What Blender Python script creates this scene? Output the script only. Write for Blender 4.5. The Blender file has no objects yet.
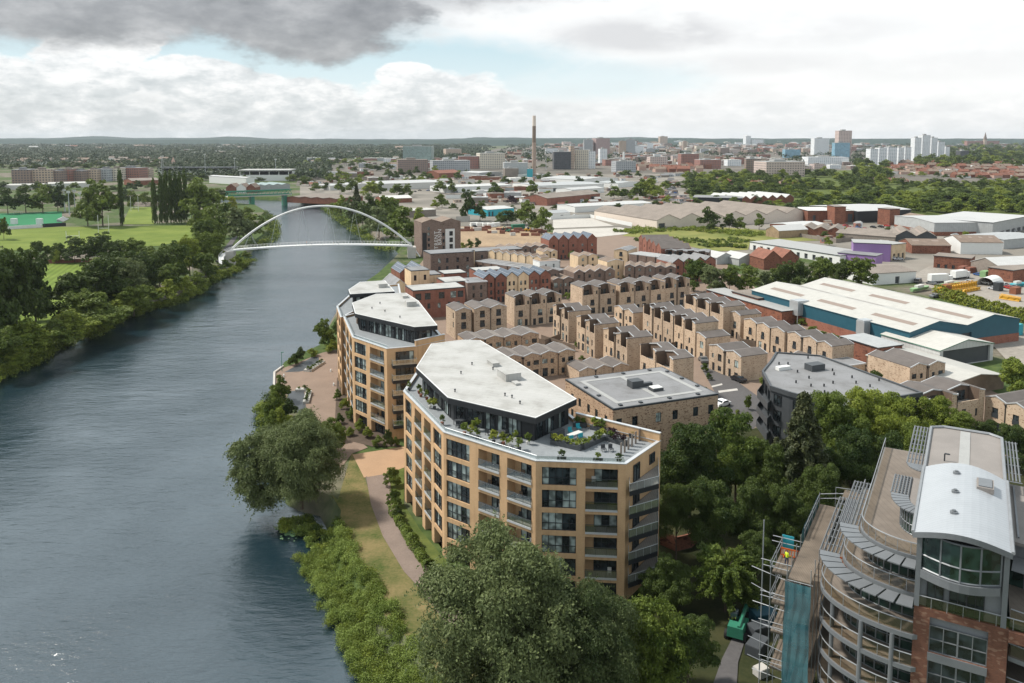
import bpy, bmesh, math, random
import numpy as np
from mathutils import Vector, Matrix
R = math.radians
random.seed(7)
C = bpy.context.scene.collection
SC = bpy.context.scene
# ------------------------------------------------------------------ camera
F, CX, CY, HZ = 805.0, 512.0, 217.0, 137.0
CAMZ = 60.0
PITCH = math.atan((CY - HZ) / F)
cam = bpy.data.cameras.new('camera'); camo = bpy.data.objects.new('camera', cam); C.objects.link(camo)
camo.location = (0, 0, CAMZ); camo.rotation_euler = (math.pi/2 - PITCH, 0, 0)
cam.sensor_width = 36; cam.lens = F * 36 / 1024
cam.shift_y = -(341.5 - CY) / 1024
cam.clip_end = 60000; cam.clip_start = 1
SC.camera = camo
sp, cp = math.sin(PITCH), math.cos(PITCH)
def G(px, py, z=0.0):
    """photo pixel -> point on the level z"""
    a = (px - CX) / F; b = -(py - CY) / F
    d = (a, cp + b * sp, -sp + b * cp)
    t = (z - CAMZ) / d[2]
    return Vector((a * t, d[1] * t, z))
def dist(px, py, z=0.0): return G(px, py, z).y
def P2(px, py, z=0.0):
    g = G(px, py, z); return (g.x, g.y)
# ------------------------------------------------------------------ object helpers
def tag(o, label=None, cat=None, group=None, kind=None):
    if label: o['label'] = label
    if cat: o['category'] = cat
    if group: o['group'] = group
    if kind: o['kind'] = kind
    return o
def empty(name, loc=(0,0,0), rz=0):
    o = bpy.data.objects.new(name, None); C.objects.link(o); o.location = loc; o.rotation_euler = (0,0,rz)
    o.empty_display_size = 0.5
    return o
def link(name, me, parent=None, loc=None, rz=None, scale=None):
    o = bpy.data.objects.new(name, me); C.objects.link(o)
    if parent: o.parent = parent
    if loc is not None: o.location = loc
    if rz is not None: o.rotation_euler = (0,0,rz)
    if scale is not None: o.scale = scale
    return o
class MB:
    def __init__(s): s.v = []; s.f = []; s.m = []
    def poly(s, pts, m=0):
        n = len(s.v); s.v += [tuple(p) for p in pts]; s.f.append(tuple(range(n, n+len(pts)))); s.m.append(m)
    def box(s, x0, x1, y0, y1, z0, z1, m=0, mt=None):
        s.prism([(x0,y0),(x1,y0),(x1,y1),(x0,y1)], z0, z1, m, mt)
    def prism(s, pl, z0, z1, m=0, mt=None, bottom=True):
        n = len(s.v); k = len(pl)
        ar = sum(pl[i][0]*pl[(i+1)%k][1]-pl[(i+1)%k][0]*pl[i][1] for i in range(k))
        if ar < 0: pl = list(pl)[::-1]
        s.v += [(p[0],p[1],z0) for p in pl] + [(p[0],p[1],z1) for p in pl]
        for i in range(k):
            j = (i+1) % k; s.f.append((n+i, n+j, n+k+j, n+k+i)); s.m.append(m)
        s.f.append(tuple(range(n+k, n+2*k))); s.m.append(m if mt is None else mt)
        if bottom: s.f.append(tuple(range(n+k-1, n-1, -1))); s.m.append(m)
    def obox(s, o, u, w, l, d, z0, z1, m=0, mt=None):
        """box from o along unit u (length l) and unit w (depth d)"""
        a = (o[0], o[1]); b = (o[0]+u[0]*l, o[1]+u[1]*l)
        s.prism([a, b, (b[0]+w[0]*d, b[1]+w[1]*d), (a[0]+w[0]*d, a[1]+w[1]*d)], z0, z1, m, mt)
    def tube(s, path, r, n=6, m=0, cap=True):
        path = [Vector(p) for p in path]; rs = r if isinstance(r, (list, tuple)) else [r]*len(path)
        rings = []
        for i, p in enumerate(path):
            t = (path[min(i+1, len(path)-1)] - path[max(i-1, 0)]).normalized()
            a = t.cross(Vector((0,0,1)));
            if a.length < 1e-3: a = Vector((1,0,0))
            a.normalize(); b = t.cross(a)
            k = len(s.v); rings.append(k)
            for j in range(n):
                an = 2*math.pi*j/n
                s.v.append(tuple(p + a*math.cos(an)*rs[i] + b*math.sin(an)*rs[i]))
        for i in range(len(path)-1):
            for j in range(n):
                j2 = (j+1) % n
                s.f.append((rings[i]+j, rings[i]+j2, rings[i+1]+j2, rings[i+1]+j)); s.m.append(m)
        if cap:
            s.f.append(tuple(range(rings[-1], rings[-1]+n))); s.m.append(m)
            s.f.append(tuple(range(rings[0]+n-1, rings[0]-1, -1))); s.m.append(m)
    def mesh(s, name, mats, smooth=False, uv=True):
        me = bpy.data.meshes.new(name)
        me.from_pydata(s.v, [], s.f)
        if not isinstance(mats, (list, tuple)): mats = [mats]
        for mm in mats: me.materials.append(mm)
        if len(mats) > 1: me.polygons.foreach_set('material_index', s.m)
        if smooth: me.polygons.foreach_set('use_smooth', [True]*len(s.f))
        if uv:
            ul = me.uv_layers.new(name='UVMap'); vs = s.v; data = []
            for p in me.polygons:
                n = p.normal
                if abs(n.z) > 0.75:
                    for vi in p.vertices: data += [vs[vi][0], vs[vi][1]]
                else:
                    h = math.hypot(n.x, n.y) or 1; tx, ty = -n.y/h, n.x/h
                    for vi in p.vertices: data += [vs[vi][0]*tx + vs[vi][1]*ty, vs[vi][2]]
            ul.data.foreach_set('uv', data)
        me.update()
        return me
    def build(s, name, mats, parent=None, smooth=False, uv=True):
        return link(name, s.mesh(name, mats, smooth, uv), parent)
def norm2(a, b):
    d = (b[0]-a[0], b[1]-a[1]); l = math.hypot(*d); return (d[0]/l, d[1]/l), l
# ------------------------------------------------------------------ materials
def newmat(name):
    m = bpy.data.materials.new(name); m.use_nodes = True
    nt = m.node_tree; b = nt.nodes['Principled BSDF']; return m, nt, b
def lk(nt, a, b): nt.links.new(a, b)
def c4(c): return (c[0], c[1], c[2], 1)
def node(nt, t, **kw):
    n = nt.nodes.new(t)
    for k, v in kw.items():
        if k in n.inputs: n.inputs[k].default_value = v
        else: setattr(n, k, v)
    return n
def mixc(nt, fac, a, b, mode='MIX'):
    n = nt.nodes.new('ShaderNodeMix'); n.data_type = 'RGBA'; n.blend_type = mode
    for idx, val in ((0, fac), (6, a), (7, b)):
        if hasattr(val, 'links'): lk(nt, val, n.inputs[idx])
        elif idx == 0: n.inputs[0].default_value = val
        else: n.inputs[idx].default_value = c4(val) if len(val) == 3 else val
    return n.outputs[2]
def ramp(nt, src, stops, interp='LINEAR'):
    r = nt.nodes.new('ShaderNodeValToRGB'); r.color_ramp.interpolation = interp
    els = r.color_ramp.elements
    while len(els) < len(stops): els.new(0.5)
    for e, (p, c) in zip(els, stops): e.position = p; e.color = c4(c) if len(c) == 3 else c
    lk(nt, src, r.inputs[0]); return r.outputs[0]
def pos(nt): return node(nt, 'ShaderNodeNewGeometry').outputs['Position']
def noise(nt, vec, scale, detail=3, rough=0.55):
    n = node(nt, 'ShaderNodeTexNoise', Scale=scale, Detail=detail, Roughness=rough); lk(nt, vec, n.inputs['Vector']); return n.outputs['Fac']
def bump(nt, b, h, dist=0.02, strength=0.5):
    n = node(nt, 'ShaderNodeBump', Strength=strength, Distance=dist); lk(nt, h, n.inputs['Height']); lk(nt, n.outputs[0], b.inputs['Normal'])
def plain(name, col, rough=0.7, metal=0.0, var=0.18, scale=0.8, fine=9.0, spec=0.3):
    """base colour with soft stains and fine grain"""
    m, nt, b = newmat(name); p = pos(nt)
    n1 = noise(nt, p, scale, 4); n2 = noise(nt, p, fine, 2)
    f = node(nt, 'ShaderNodeMath', operation='ADD'); lk(nt, n1, f.inputs[0]); lk(nt, n2, f.inputs[1])
    lo = tuple(x*(1-var) for x in col); hi = tuple(min(1, x*(1+var)) for x in col)
    s = node(nt, 'ShaderNodeMath', operation='MULTIPLY'); lk(nt, f.outputs[0], s.inputs[0]); s.inputs[1].default_value = 0.5
    lk(nt, ramp(nt, s.outputs[0], [(0.3, lo), (0.7, hi)]), b.inputs['Base Color'])
    b.inputs['Roughness'].default_value = rough; b.inputs['Metallic'].default_value = metal
    b.inputs['Specular IOR Level'].default_value = spec
    return m
def brick(name, c1, c2, mort, bw=0.23, bh=0.075, mot=0.0, c3=None, mscale=1.6):
    m, nt, b = newmat(name)
    uv = node(nt, 'ShaderNodeUVMap'); p = pos(nt)
    t = node(nt, 'ShaderNodeTexBrick', Scale=1.0)
    t.inputs['Color1'].default_value = c4(c1); t.inputs['Color2'].default_value = c4(c2); t.inputs['Mortar'].default_value = c4(mort)
    t.inputs['Brick Width'].default_value = bw; t.inputs['Row Height'].default_value = bh
    t.inputs['Mortar Size'].default_value = 0.006; t.inputs['Bias'].default_value = -0.15
    lk(nt, uv.outputs[0], t.inputs['Vector'])
    col = t.outputs['Color']
    if c3:
        v = node(nt, 'ShaderNodeTexVoronoi', Scale=mscale); mp = node(nt, 'ShaderNodeMapping'); mp.inputs['Scale'].default_value = (1, 2.2, 1)
        lk(nt, uv.outputs[0], mp.inputs['Vector']); lk(nt, mp.outputs[0], v.inputs['Vector'])
        sx = node(nt, 'ShaderNodeSeparateColor'); lk(nt, v.outputs['Color'], sx.inputs[0])
        f = ramp(nt, sx.outputs[0], [(1-mot, (0,0,0)), (min(1, 1-mot+0.12), (1,1,1))])
        col = mixc(nt, f, col, c3)
    n = noise(nt, p, 0.35, 4)
    mp2 = node(nt, 'ShaderNodeMapping'); mp2.inputs['Scale'].default_value = (1.6,1.6,0.16); lk(nt, p, mp2.inputs[0])
    n2 = noise(nt, mp2.outputs[0], 1.0, 4); av = node(nt, 'ShaderNodeMath', operation='ADD'); lk(nt, n, av.inputs[0]); lk(nt, n2, av.inputs[1])
    hf = node(nt, 'ShaderNodeMath', operation='MULTIPLY'); lk(nt, av.outputs[0], hf.inputs[0]); hf.inputs[1].default_value = 0.5
    sh = ramp(nt, hf.outputs[0], [(0.32, (0.74,0.72,0.7)), (0.5, (0.98,0.98,0.98)), (0.68, (1.1,1.1,1.1))])
    oi = node(nt, 'ShaderNodeObjectInfo'); col = mixc(nt, 1.0, col, ramp(nt, oi.outputs['Random'], [(0, (.86,.85,.84)), (.5, (1,1,1)), (1, (1.08,1.05,1.0))]), 'MULTIPLY')
    lk(nt, mixc(nt, 1.0, col, sh, 'MULTIPLY'), b.inputs['Base Color'])
    b.inputs['Roughness'].default_value = 0.85; b.inputs['Specular IOR Level'].default_value = 0.2
    return m
def striped(name, col, col2, step, axis='U', rough=0.5, duty=0.1, var=0.15, spec=0.3, metal=0.0):
    """sheet material with seams every step metres along u or v of the UV"""
    m, nt, b = newmat(name)
    uv = node(nt, 'ShaderNodeUVMap'); s = node(nt, 'ShaderNodeSeparateXYZ'); lk(nt, uv.outputs[0], s.inputs[0])
    d = node(nt, 'ShaderNodeMath', operation='DIVIDE'); lk(nt, s.outputs[0 if axis == 'U' else 1], d.inputs[0]); d.inputs[1].default_value = step
    fr = node(nt, 'ShaderNodeMath', operation='FRACT'); lk(nt, d.outputs[0], fr.inputs[0])
    lt = node(nt, 'ShaderNodeMath', operation='LESS_THAN'); lk(nt, fr.outputs[0], lt.inputs[0]); lt.inputs[1].default_value = duty
    n = noise(nt, pos(nt), 0.5, 4)
    base = ramp(nt, n, [(0.3, tuple(x*(1-var) for x in col)), (0.7, tuple(min(1, x*(1+var)) for x in col))])
    oi = node(nt, 'ShaderNodeObjectInfo'); base = mixc(nt, 1.0, base, ramp(nt, oi.outputs['Random'], [(0, (.88,.88,.88)), (1, (1.1,1.09,1.08))]), 'MULTIPLY')
    lk(nt, mixc(nt, lt.outputs[0], base, col2), b.inputs['Base Color'])
    b.inputs['Roughness'].default_value = rough; b.inputs['Specular IOR Level'].default_value = spec; b.inputs['Metallic'].default_value = metal
    return m
def glass(name, col=(0.012,0.016,0.018), rough=0.08):
    m, nt, b = newmat(name)
    o = node(nt, 'ShaderNodeNewGeometry'); n = noise(nt, o.outputs['Position'], 0.9, 1)
    lk(nt, ramp(nt, n, [(0.42, col), (0.62, tuple(x*3.2 for x in col))]), b.inputs['Base Color'])
    b.inputs['Roughness'].default_value = rough; b.inputs['Specular IOR Level'].default_value = 0.6
    return m
def clear_glass(name, tint=(0.75,0.82,0.82), mixf=0.72):
    m, nt, b = newmat(name)
    t = node(nt, 'ShaderNodeBsdfTransparent'); t.inputs[0].default_value = c4(tint)
    g = node(nt, 'ShaderNodeBsdfGlossy'); g.inputs['Color'].default_value = (0.9,0.95,0.95,1); g.inputs['Roughness'].default_value = 0.1
    x = node(nt, 'ShaderNodeMixShader'); x.inputs[0].default_value = 1-mixf
    lk(nt, t.outputs[0], x.inputs[1]); lk(nt, g.outputs[0], x.inputs[2]); lk(nt, x.outputs[0], nt.nodes['Material Output'].inputs[0])
    return m
def leafmat(name, c_lo, c_hi, trans=0.3):
    m, nt, b = newmat(name)
    oi = node(nt, 'ShaderNodeObjectInfo'); p = pos(nt)
    n = noise(nt, p, 0.45, 3); n2 = noise(nt, p, 3.0, 1)
    a = node(nt, 'ShaderNodeMath', operation='MULTIPLY_ADD'); lk(nt, n2, a.inputs[0]); a.inputs[1].default_value = 0.5; lk(nt, n, a.inputs[2])
    a2 = node(nt, 'ShaderNodeMath', operation='MULTIPLY_ADD'); lk(nt, oi.outputs['Random'], a2.inputs[0]); a2.inputs[1].default_value = 0.35; lk(nt, a.outputs[0], a2.inputs[2])
    col = ramp(nt, a2.outputs[0], [(0.6, c_lo), (1.15 if False else 1.0, c_hi)])
    lk(nt, col, b.inputs['Base Color']); b.inputs['Roughness'].default_value = 0.6; b.inputs['Specular IOR Level'].default_value = 0.25
    t = node(nt, 'ShaderNodeBsdfTranslucent'); lk(nt, col, t.inputs[0])
    x = node(nt, 'ShaderNodeMixShader'); x.inputs[0].default_value = trans
    lk(nt, b.outputs[0], x.inputs[1]); lk(nt, t.outputs[0], x.inputs[2]); lk(nt, x.outputs[0], nt.nodes['Material Output'].inputs[0])
    return m
M = {}
M['buff'] = brick('buff_brick', (0.5,0.315,0.17), (0.55,0.36,0.2), (0.48,0.345,0.225), bw=0.225, bh=0.075)
M['multi'] = brick('mottled_buff_brick', (0.49,0.375,0.275), (0.415,0.31,0.22), (0.44,0.365,0.285), mot=0.16, c3=(0.22,0.14,0.095), mscale=3.4)
M['multi_dark'] = brick('mottled_brown_buff_brick', (0.47,0.335,0.23), (0.38,0.265,0.175), (0.41,0.32,0.25), mot=0.22, c3=(0.19,0.115,0.075), mscale=3.4)
M['brown'] = brick('grey_brown_brick', (0.2,0.145,0.12), (0.16,0.115,0.095), (0.19,0.15,0.13), mot=0.2, c3=(0.12,0.085,0.07), mscale=2.0)
M['red'] = brick('red_brick', (0.245,0.1,0.07), (0.2,0.082,0.058), (0.22,0.13,0.105), mot=0.15, c3=(0.17,0.065,0.045), mscale=2.0)
M['redold'] = brick('old_red_brick', (0.23,0.09,0.055), (0.17,0.065,0.042), (0.2,0.12,0.09), mot=0.2, c3=(0.1,0.045,0.035), mscale=1.6)
M['cream'] = brick('cream_brick', (0.6,0.45,0.29), (0.66,0.51,0.34), (0.57,0.46,0.34))
M['white'] = plain('white_render', (0.62,0.62,0.6), 0.6, var=0.06)
M['offwhite'] = plain('offwhite_sheet', (0.5,0.49,0.46), 0.6, var=0.1)
M['concrete'] = plain('pale_concrete', (0.42,0.4,0.37), 0.85, var=0.15)
def membrane(name, col):
    m, nt, b = newmat(name); p = pos(nt); mp = node(nt, 'ShaderNodeMapping'); mp.inputs['Rotation'].default_value = (0,0,0.39); lk(nt, p, mp.inputs[0])
    t = node(nt, 'ShaderNodeTexBrick', Scale=1.0, offset=.37); t.inputs['Brick Width'].default_value = 9; t.inputs['Row Height'].default_value = 1.05; t.inputs['Mortar Size'].default_value = .03; t.inputs['Bias'].default_value = -.4
    t.inputs['Color1'].default_value = c4(col); t.inputs['Color2'].default_value = c4(tuple(x*.93 for x in col)); t.inputs['Mortar'].default_value = c4(tuple(x*.8 for x in col)); lk(nt, mp.outputs[0], t.inputs['Vector'])
    n = noise(nt, p, .22, 5, .6); n3 = noise(nt, p, 1.7, 4, .65)
    c = mixc(nt, 1.0, t.outputs['Color'], ramp(nt, n, [(.34,(.78,.77,.75)),(.46,(.95,.95,.94)),(.6,(1.05,1.05,1.05))]), 'MULTIPLY')
    c = mixc(nt, 1.0, c, ramp(nt, n3, [(.25,(.8,.79,.77)),(.42,(1,1,1))]), 'MULTIPLY')
    lk(nt, c, b.inputs['Base Color']); b.inputs['Roughness'].default_value = .65; b.inputs['Specular IOR Level'].default_value = .25; return m
M['membrane'] = membrane('white_roof_membrane', (0.37,0.365,0.35))
M['membrane_grey'] = membrane('grey_roof_membrane', (0.2,0.2,0.205))
M['membrane_pale'] = plain('pale_grey_membrane', (0.3,0.3,0.29), 0.6, var=0.12)
M['deck'] = striped('terrace_decking', (0.24,0.22,0.2), (0.13,0.12,0.11), 0.3, 'U', 0.8, 0.08)
M['paver_grey'] = plain('grey_paving_slab', (0.21,0.225,0.235), 0.7, var=0.15, fine=3)
M['charcoal'] = plain('charcoal_cladding', (0.02,0.022,0.025), 0.5, var=0.2)
M['darkmetal'] = plain('dark_grey_metal', (0.035,0.04,0.045), 0.45, metal=0.0, var=0.15)
M['anthracite'] = plain('anthracite_panel', (0.055,0.06,0.065), 0.5, var=0.15)
M['galv'] = plain('galvanised_steel', (0.42,0.44,0.45), 0.4, metal=0.5, var=0.12)
M['steel_white'] = plain('white_painted_steel', (0.6,0.6,0.59), 0.45, var=0.12)
M['coping'] = plain('pale_metal_coping', (0.5,0.51,0.52), 0.4, metal=0.3, var=0.08)
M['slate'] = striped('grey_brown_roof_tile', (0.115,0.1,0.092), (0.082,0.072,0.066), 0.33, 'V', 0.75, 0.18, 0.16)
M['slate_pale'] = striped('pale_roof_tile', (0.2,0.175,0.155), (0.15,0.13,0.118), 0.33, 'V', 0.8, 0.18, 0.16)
M['tile_red'] = striped('red_clay_tile', (0.2,0.085,0.055), (0.14,0.06,0.045), 0.4, 'V', 0.8, 0.2, 0.25)
M['tile_brown'] = striped('brown_tile', (0.2,0.15,0.115), (0.14,0.105,0.085), 0.4, 'V', 0.8, 0.2, 0.2)
M['solar'] = striped('solar_panel', (0.05,0.062,0.085), (0.3,0.31,0.33), 1.1, 'U', 0.2, 0.06, 0.1, 0.5)
M['glass'] = glass('window_glass')
M['glass_green'] = glass('green_tinted_glass', (0.008,0.016,0.013), 0.05)
M['glass_pale'] = glass('curtained_glass', (0.11,0.13,0.125), 0.15)
M['railglass'] = clear_glass('balcony_glass')
M['timber'] = striped('brown_timber_cladding', (0.13,0.09,0.065), (0.06,0.04,0.03), 0.15, 'U', 0.8, 0.12, 0.2)
M['fence'] = striped('weathered_timber_fence', (0.16,0.12,0.09), (0.08,0.06,0.045), 0.14, 'U', 0.85, 0.14, 0.25)
M['bark'] = plain('tree_bark', (0.085,0.065,0.05), 0.9, var=0.3, scale=2)
M['soil'] = plain('planting_soil', (0.075,0.055,0.04), 0.95, var=0.3)
M['asphalt'] = plain('asphalt', (0.085,0.08,0.08), 0.9, var=0.2, scale=0.15, fine=2)
M['paving'] = plain('brown_block_paving', (0.2,0.145,0.11), 0.85, var=0.16, scale=0.25, fine=4)
M['gravelpath'] = plain('pinkish_gravel_path', (0.185,0.142,0.117), 0.9, var=0.18, scale=0.3, fine=4)
M['resin'] = plain('tan_resin_paving', (0.33,0.215,0.13), 0.85, var=0.12, scale=0.3, fine=5)
M['yard'] = plain('dusty_yard', (0.25,0.225,0.195), 0.95, var=0.25, scale=0.06, fine=0.7)
M['slab_pale'] = plain('pale_concrete_slab', (0.4,0.375,0.34), 0.9, var=0.16, scale=0.04, fine=0.4)
M['dirt'] = plain('bare_earth', (0.28,0.2,0.125), 0.95, var=0.3, scale=0.05, fine=0.6)
M['tarpaper'] = plain('fibre_cement_roof', (0.2,0.17,0.145), 0.85, var=0.3, scale=0.12, fine=1.5)
M['sheet_cream'] = striped('cream_profiled_sheet', (0.4,0.39,0.36), (0.33,0.32,0.295), 1.0, 'U', 0.5, 0.06, 0.07)
M['sheet_white'] = striped('white_profiled_sheet', (0.42,0.42,0.41), (0.34,0.34,0.33), 1.2, 'U', 0.5, 0.08, 0.06)
M['sheet_grey'] = striped('grey_profiled_sheet', (0.33,0.34,0.34), (0.25,0.26,0.26), 1.2, 'U', 0.5, 0.08, 0.1)
M['petrol'] = striped('petrol_blue_cladding', (0.02,0.085,0.12), (0.015,0.06,0.085), 0.5, 'U', 0.45, 0.1, 0.08)
M['teal'] = plain('turquoise_cladding', (0.03,0.3,0.36), 0.5, var=0.08)
M['green_paint'] = plain('green_paint', (0.03,0.16,0.1), 0.5, var=0.15)
M['purple'] = plain('purple_render', (0.25,0.15,0.33), 0.6, var=0.06)
M['pink_brick'] = plain('pale_pink_brick', (0.4,0.27,0.22), 0.85, var=0.12)
M['grassy'] = None
# ------------------------------------------------------------------ sky, sun
SUN_EL, SUN_AZ = R(52), R(-75)      # azimuth measured from +Y (view direction), negative = left
W = bpy.data.worlds.new('World'); SC.world = W; W.use_nodes = True
def build_sky():
    nt = W.node_tree; nt.nodes.clear()
    out = node(nt, 'ShaderNodeOutputWorld'); bg = node(nt, 'ShaderNodeBackground'); bg2 = node(nt, 'ShaderNodeBackground')
    sky = node(nt, 'ShaderNodeTexSky'); sky.sky_type = 'NISHITA'; sky.sun_disc = False
    sky.sun_elevation = SUN_EL; sky.sun_rotation = SUN_AZ; sky.altitude = 60; sky.air_density = 1.0; sky.dust_density = 1.2; sky.ozone_density = 1.0
    lk(nt, sky.outputs[0], bg.inputs[0]); bg.inputs[1].default_value = 0.12
    tc = node(nt, 'ShaderNodeTexCoord'); sep = node(nt, 'ShaderNodeSeparateXYZ'); lk(nt, tc.outputs['Generated'], sep.inputs[0])
    def mth(op, a, b=None, c=None):
        n = nt.nodes.new('ShaderNodeMath'); n.operation = op
        for i, v in enumerate((a, b, c)):
            if v is None: continue
            if hasattr(v, 'links'): lk(nt, v, n.inputs[i])
            else: n.inputs[i].default_value = v
        return n.outputs[0]
    x, y, z = sep.outputs
    az = mth('MULTIPLY', mth('ARCTAN2', x, y), 57.29578)         # degrees, 0 straight along +Y
    el = mth('MULTIPLY', mth('ARCSINE', z), 57.29578)
    def vec(sx, sy, oz=0.0):
        n = nt.nodes.new('ShaderNodeCombineXYZ'); lk(nt, mth('MULTIPLY', az, sx), n.inputs[0]); lk(nt, mth('MULTIPLY', el, sy), n.inputs[1]); n.inputs[2].default_value = oz
        return n.outputs[0]
    def nz(sx, sy, sc=1.0, det=6, ro=0.6, oz=0.0):
        return noise(nt, vec(sx, sy, oz), sc, det, ro)
    fine = nz(0.28, 0.62, 1.0, 7, 0.62, 3.1)       # puffy detail
    mid = nz(0.11, 0.3, 1.0, 5, 0.55, 9.7)
    def blob(a0, e0, ra, re, wob=0.9, soft=0.25):
        """noisy-edged ellipse in the sky: 1 inside, 0 outside"""
        da = mth('DIVIDE', mth('SUBTRACT', az, a0), ra); de = mth('DIVIDE', mth('SUBTRACT', el, e0), re)
        d = mth('SQRT', mth('ADD', mth('MULTIPLY', da, da), mth('MULTIPLY', de, de)))
        w = mth('MULTIPLY', mth('SUBTRACT', fine, 0.5), -wob*1.6)
        d2 = mth('ADD', d, w)
        n = nt.nodes.new('ShaderNodeMapRange'); n.interpolation_type = 'SMOOTHSTEP'
        lk(nt, d2, n.inputs[0]); n.inputs[1].default_value = 1+soft; n.inputs[2].default_value = 1-soft; n.inputs[3].default_value = 0; n.inputs[4].default_value = 1
        return n.outputs[0]
    mx = lambda *a: a[0] if len(a) == 1 else mth('MAXIMUM', a[0], mx(*a[1:]))
    def ss(v, lo, hi):
        n = nt.nodes.new('ShaderNodeMapRange'); n.interpolation_type = 'SMOOTHSTEP'
        lk(nt, v, n.inputs[0]); n.inputs[1].default_value = lo; n.inputs[2].default_value = hi
        return n.outputs[0]
    blue = (0.6, 0.84, 0.9)
    # ---- overall bright cloud sheet with shade, over thin blue
    shade = ramp(nt, mth('ADD', mth('MULTIPLY', fine, 0.6), mth('MULTIPLY', mid, 0.4)), [(0.36, (0.72,0.745,0.755)), (0.5, (0.93,0.935,0.935)), (0.62, (1.0,1.0,1.0))])
    right = ss(az, -12, 12)
    white = mixc(nt, right, shade, mixc(nt, 0.65, shade, (1.04,1.04,1.03)))
    col = white
    # blue gap
    gap = mx(blob(-21, 6.6, 15, 2.7, 0.5, 0.3), blob(-8, 5.0, 14, 1.9, 0.5, 0.35), blob(-30, 6.0, 10, 2.2, 0.5, 0.3), mth('MULTIPLY', blob(4, 3.9, 9, 1.5, 0.6, 0.5), 0.75))
    bluec = mixc(nt, ss(el, 2, 9), (0.76,0.88,0.91), (0.52,0.72,0.8))
    col = mixc(nt, gap, col, bluec)
    # cumulus towers standing in the gap
    tow = mx(blob(-27.3, 4.4, 3.2, 2.7, 0.9, 0.1), blob(-25.2, 6.2, 2.2, 1.5, 0.9, 0.1), blob(-21.5, 3.9, 3.4, 1.5, 0.9, 0.1), blob(-16, 3.0, 5, 1.2, 0.9, 0.12), blob(-33, 3.0, 5, 1.9, 0.9, 0.12), blob(-7.5, 4.3, 2.2, 0.9, 0.9, 0.12), blob(-5.2, 3.2, 5, 1.5, 0.9, 0.14))
    low = ss(mth('ADD', el, mth('MULTIPLY', mth('SUBTRACT', fine, 0.5), -3.2)), 3.1, 2.1)
    cum = mx(tow, low)
    cumc = ramp(nt, mth('ADD', mth('MULTIPLY', nz(0.42, 0.95, 1.0, 8, 0.62, 5.5), 0.8), mth('MULTIPLY', el, 0.035)), [(0.36, (0.6,0.64,0.66)), (0.47, (0.74,0.77,0.785)), (0.55, (0.9,0.91,0.915)), (0.64, (1.03,1.03,1.02))])
    cumc = mixc(nt, mth('MULTIPLY', right, 0.6), cumc, (1.0,1.0,1.0))
    col = mixc(nt, cum, col, cumc)
    # dark cloud bases, upper left
    dark = mx(blob(-30, 9.3, 15, 3.7, 0.5, 0.22), blob(-14.5, 8.7, 8.5, 3.6, 0.65, 0.2), blob(-12.5, 12.5, 24, 3.5, 0.5, 0.25))
    dn = ramp(nt, nz(0.22, 0.5, 1.0, 6, 0.6, 1.2), [(0.32, (0.27,0.275,0.285)), (0.52, (0.39,0.395,0.405)), (0.7, (0.56,0.56,0.565))])
    col = mixc(nt, dark, col, dn)
    # soft grey patches on the right
    gp = mth('MULTIPLY', ss(mid, .38, .56), mx(blob(9.5, 6.9, 6.0, 1.2, 0.8, 0.5), mth('MULTIPLY', blob(20, 6.8, 6.0, 1.0, 0.9, 0.6), 0.45), mth('MULTIPLY', blob(13, 2.9, 9, 0.8, 0.9, 0.6), 0.4), mth('MULTIPLY', blob(28, 4.6, 8, 1.2, 0.9, 0.6), 0.35), mth('MULTIPLY', blob(16, 4.9, 7, 0.8, 0.9, 0.6), 0.5)))
    col = mixc(nt, mth('MULTIPLY', gp, 0.8), col, (0.68,0.68,0.69))
    # above the frame: broken cloud to light the place
    hi = nz(0.03, 0.06, 1.0, 5, 0.55, 2.2)
    hic = ramp(nt, hi, [(0.4, (0.42,0.53,0.62)), (0.55, (0.68,0.7,0.71)), (0.7, (0.9,0.9,0.88))])
    col = mixc(nt, ss(el, 14, 24), col, hic)
    bandc = ramp(nt, noise(nt, vec(.05,.1,4.4), 1.0, 4), [(.4,(.8,1.0,1.1)),(.6,(1.38,1.48,1.53))])
    band = mth('MULTIPLY', ss(el, 11, 17), ss(el, 48, 34))
    col = mixc(nt, band, col, bandc)
    # below the horizon
    col = mixc(nt, ss(el, -0.3, -2.0), col, (0.3,0.3,0.28))
    lk(nt, col, bg2.inputs[0]); bg2.inputs[1].default_value = CLOUD
    # thin blue from the sky texture shines through where the cloud is thin
    add = node(nt, 'ShaderNodeMixShader'); add.inputs[0].default_value = 0.93
    lk(nt, bg.outputs[0], add.inputs[1]); lk(nt, bg2.outputs[0], add.inputs[2]); lk(nt, add.outputs[0], out.inputs[0])
CLOUD = 0.84
build_sky()
sun = bpy.data.lights.new('sun', 'SUN'); suno = bpy.data.objects.new('sun', sun); C.objects.link(suno)
sun.energy = 4.4; sun.angle = R(6); sun.color = (1.0, 0.95, 0.87)
sd = Vector((math.sin(SUN_AZ)*math.cos(SUN_EL), math.cos(SUN_AZ)*math.cos(SUN_EL), math.sin(SUN_EL)))
suno.rotation_euler = (-sd).to_track_quat('-Z', 'Y').to_euler()
suno.location = (0, 0, 500)
vs = SC.view_settings; vs.view_transform = 'Standard'; vs.look = 'None'; vs.exposure = 0.34; vs.gamma = 1.0; vs.use_curve_mapping = False
SC.cycles.max_bounces = 6; SC.cycles.transparent_max_bounces = 16; SC.cycles.use_denoising = True
SC.cycles.volume_bounces = 0
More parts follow.
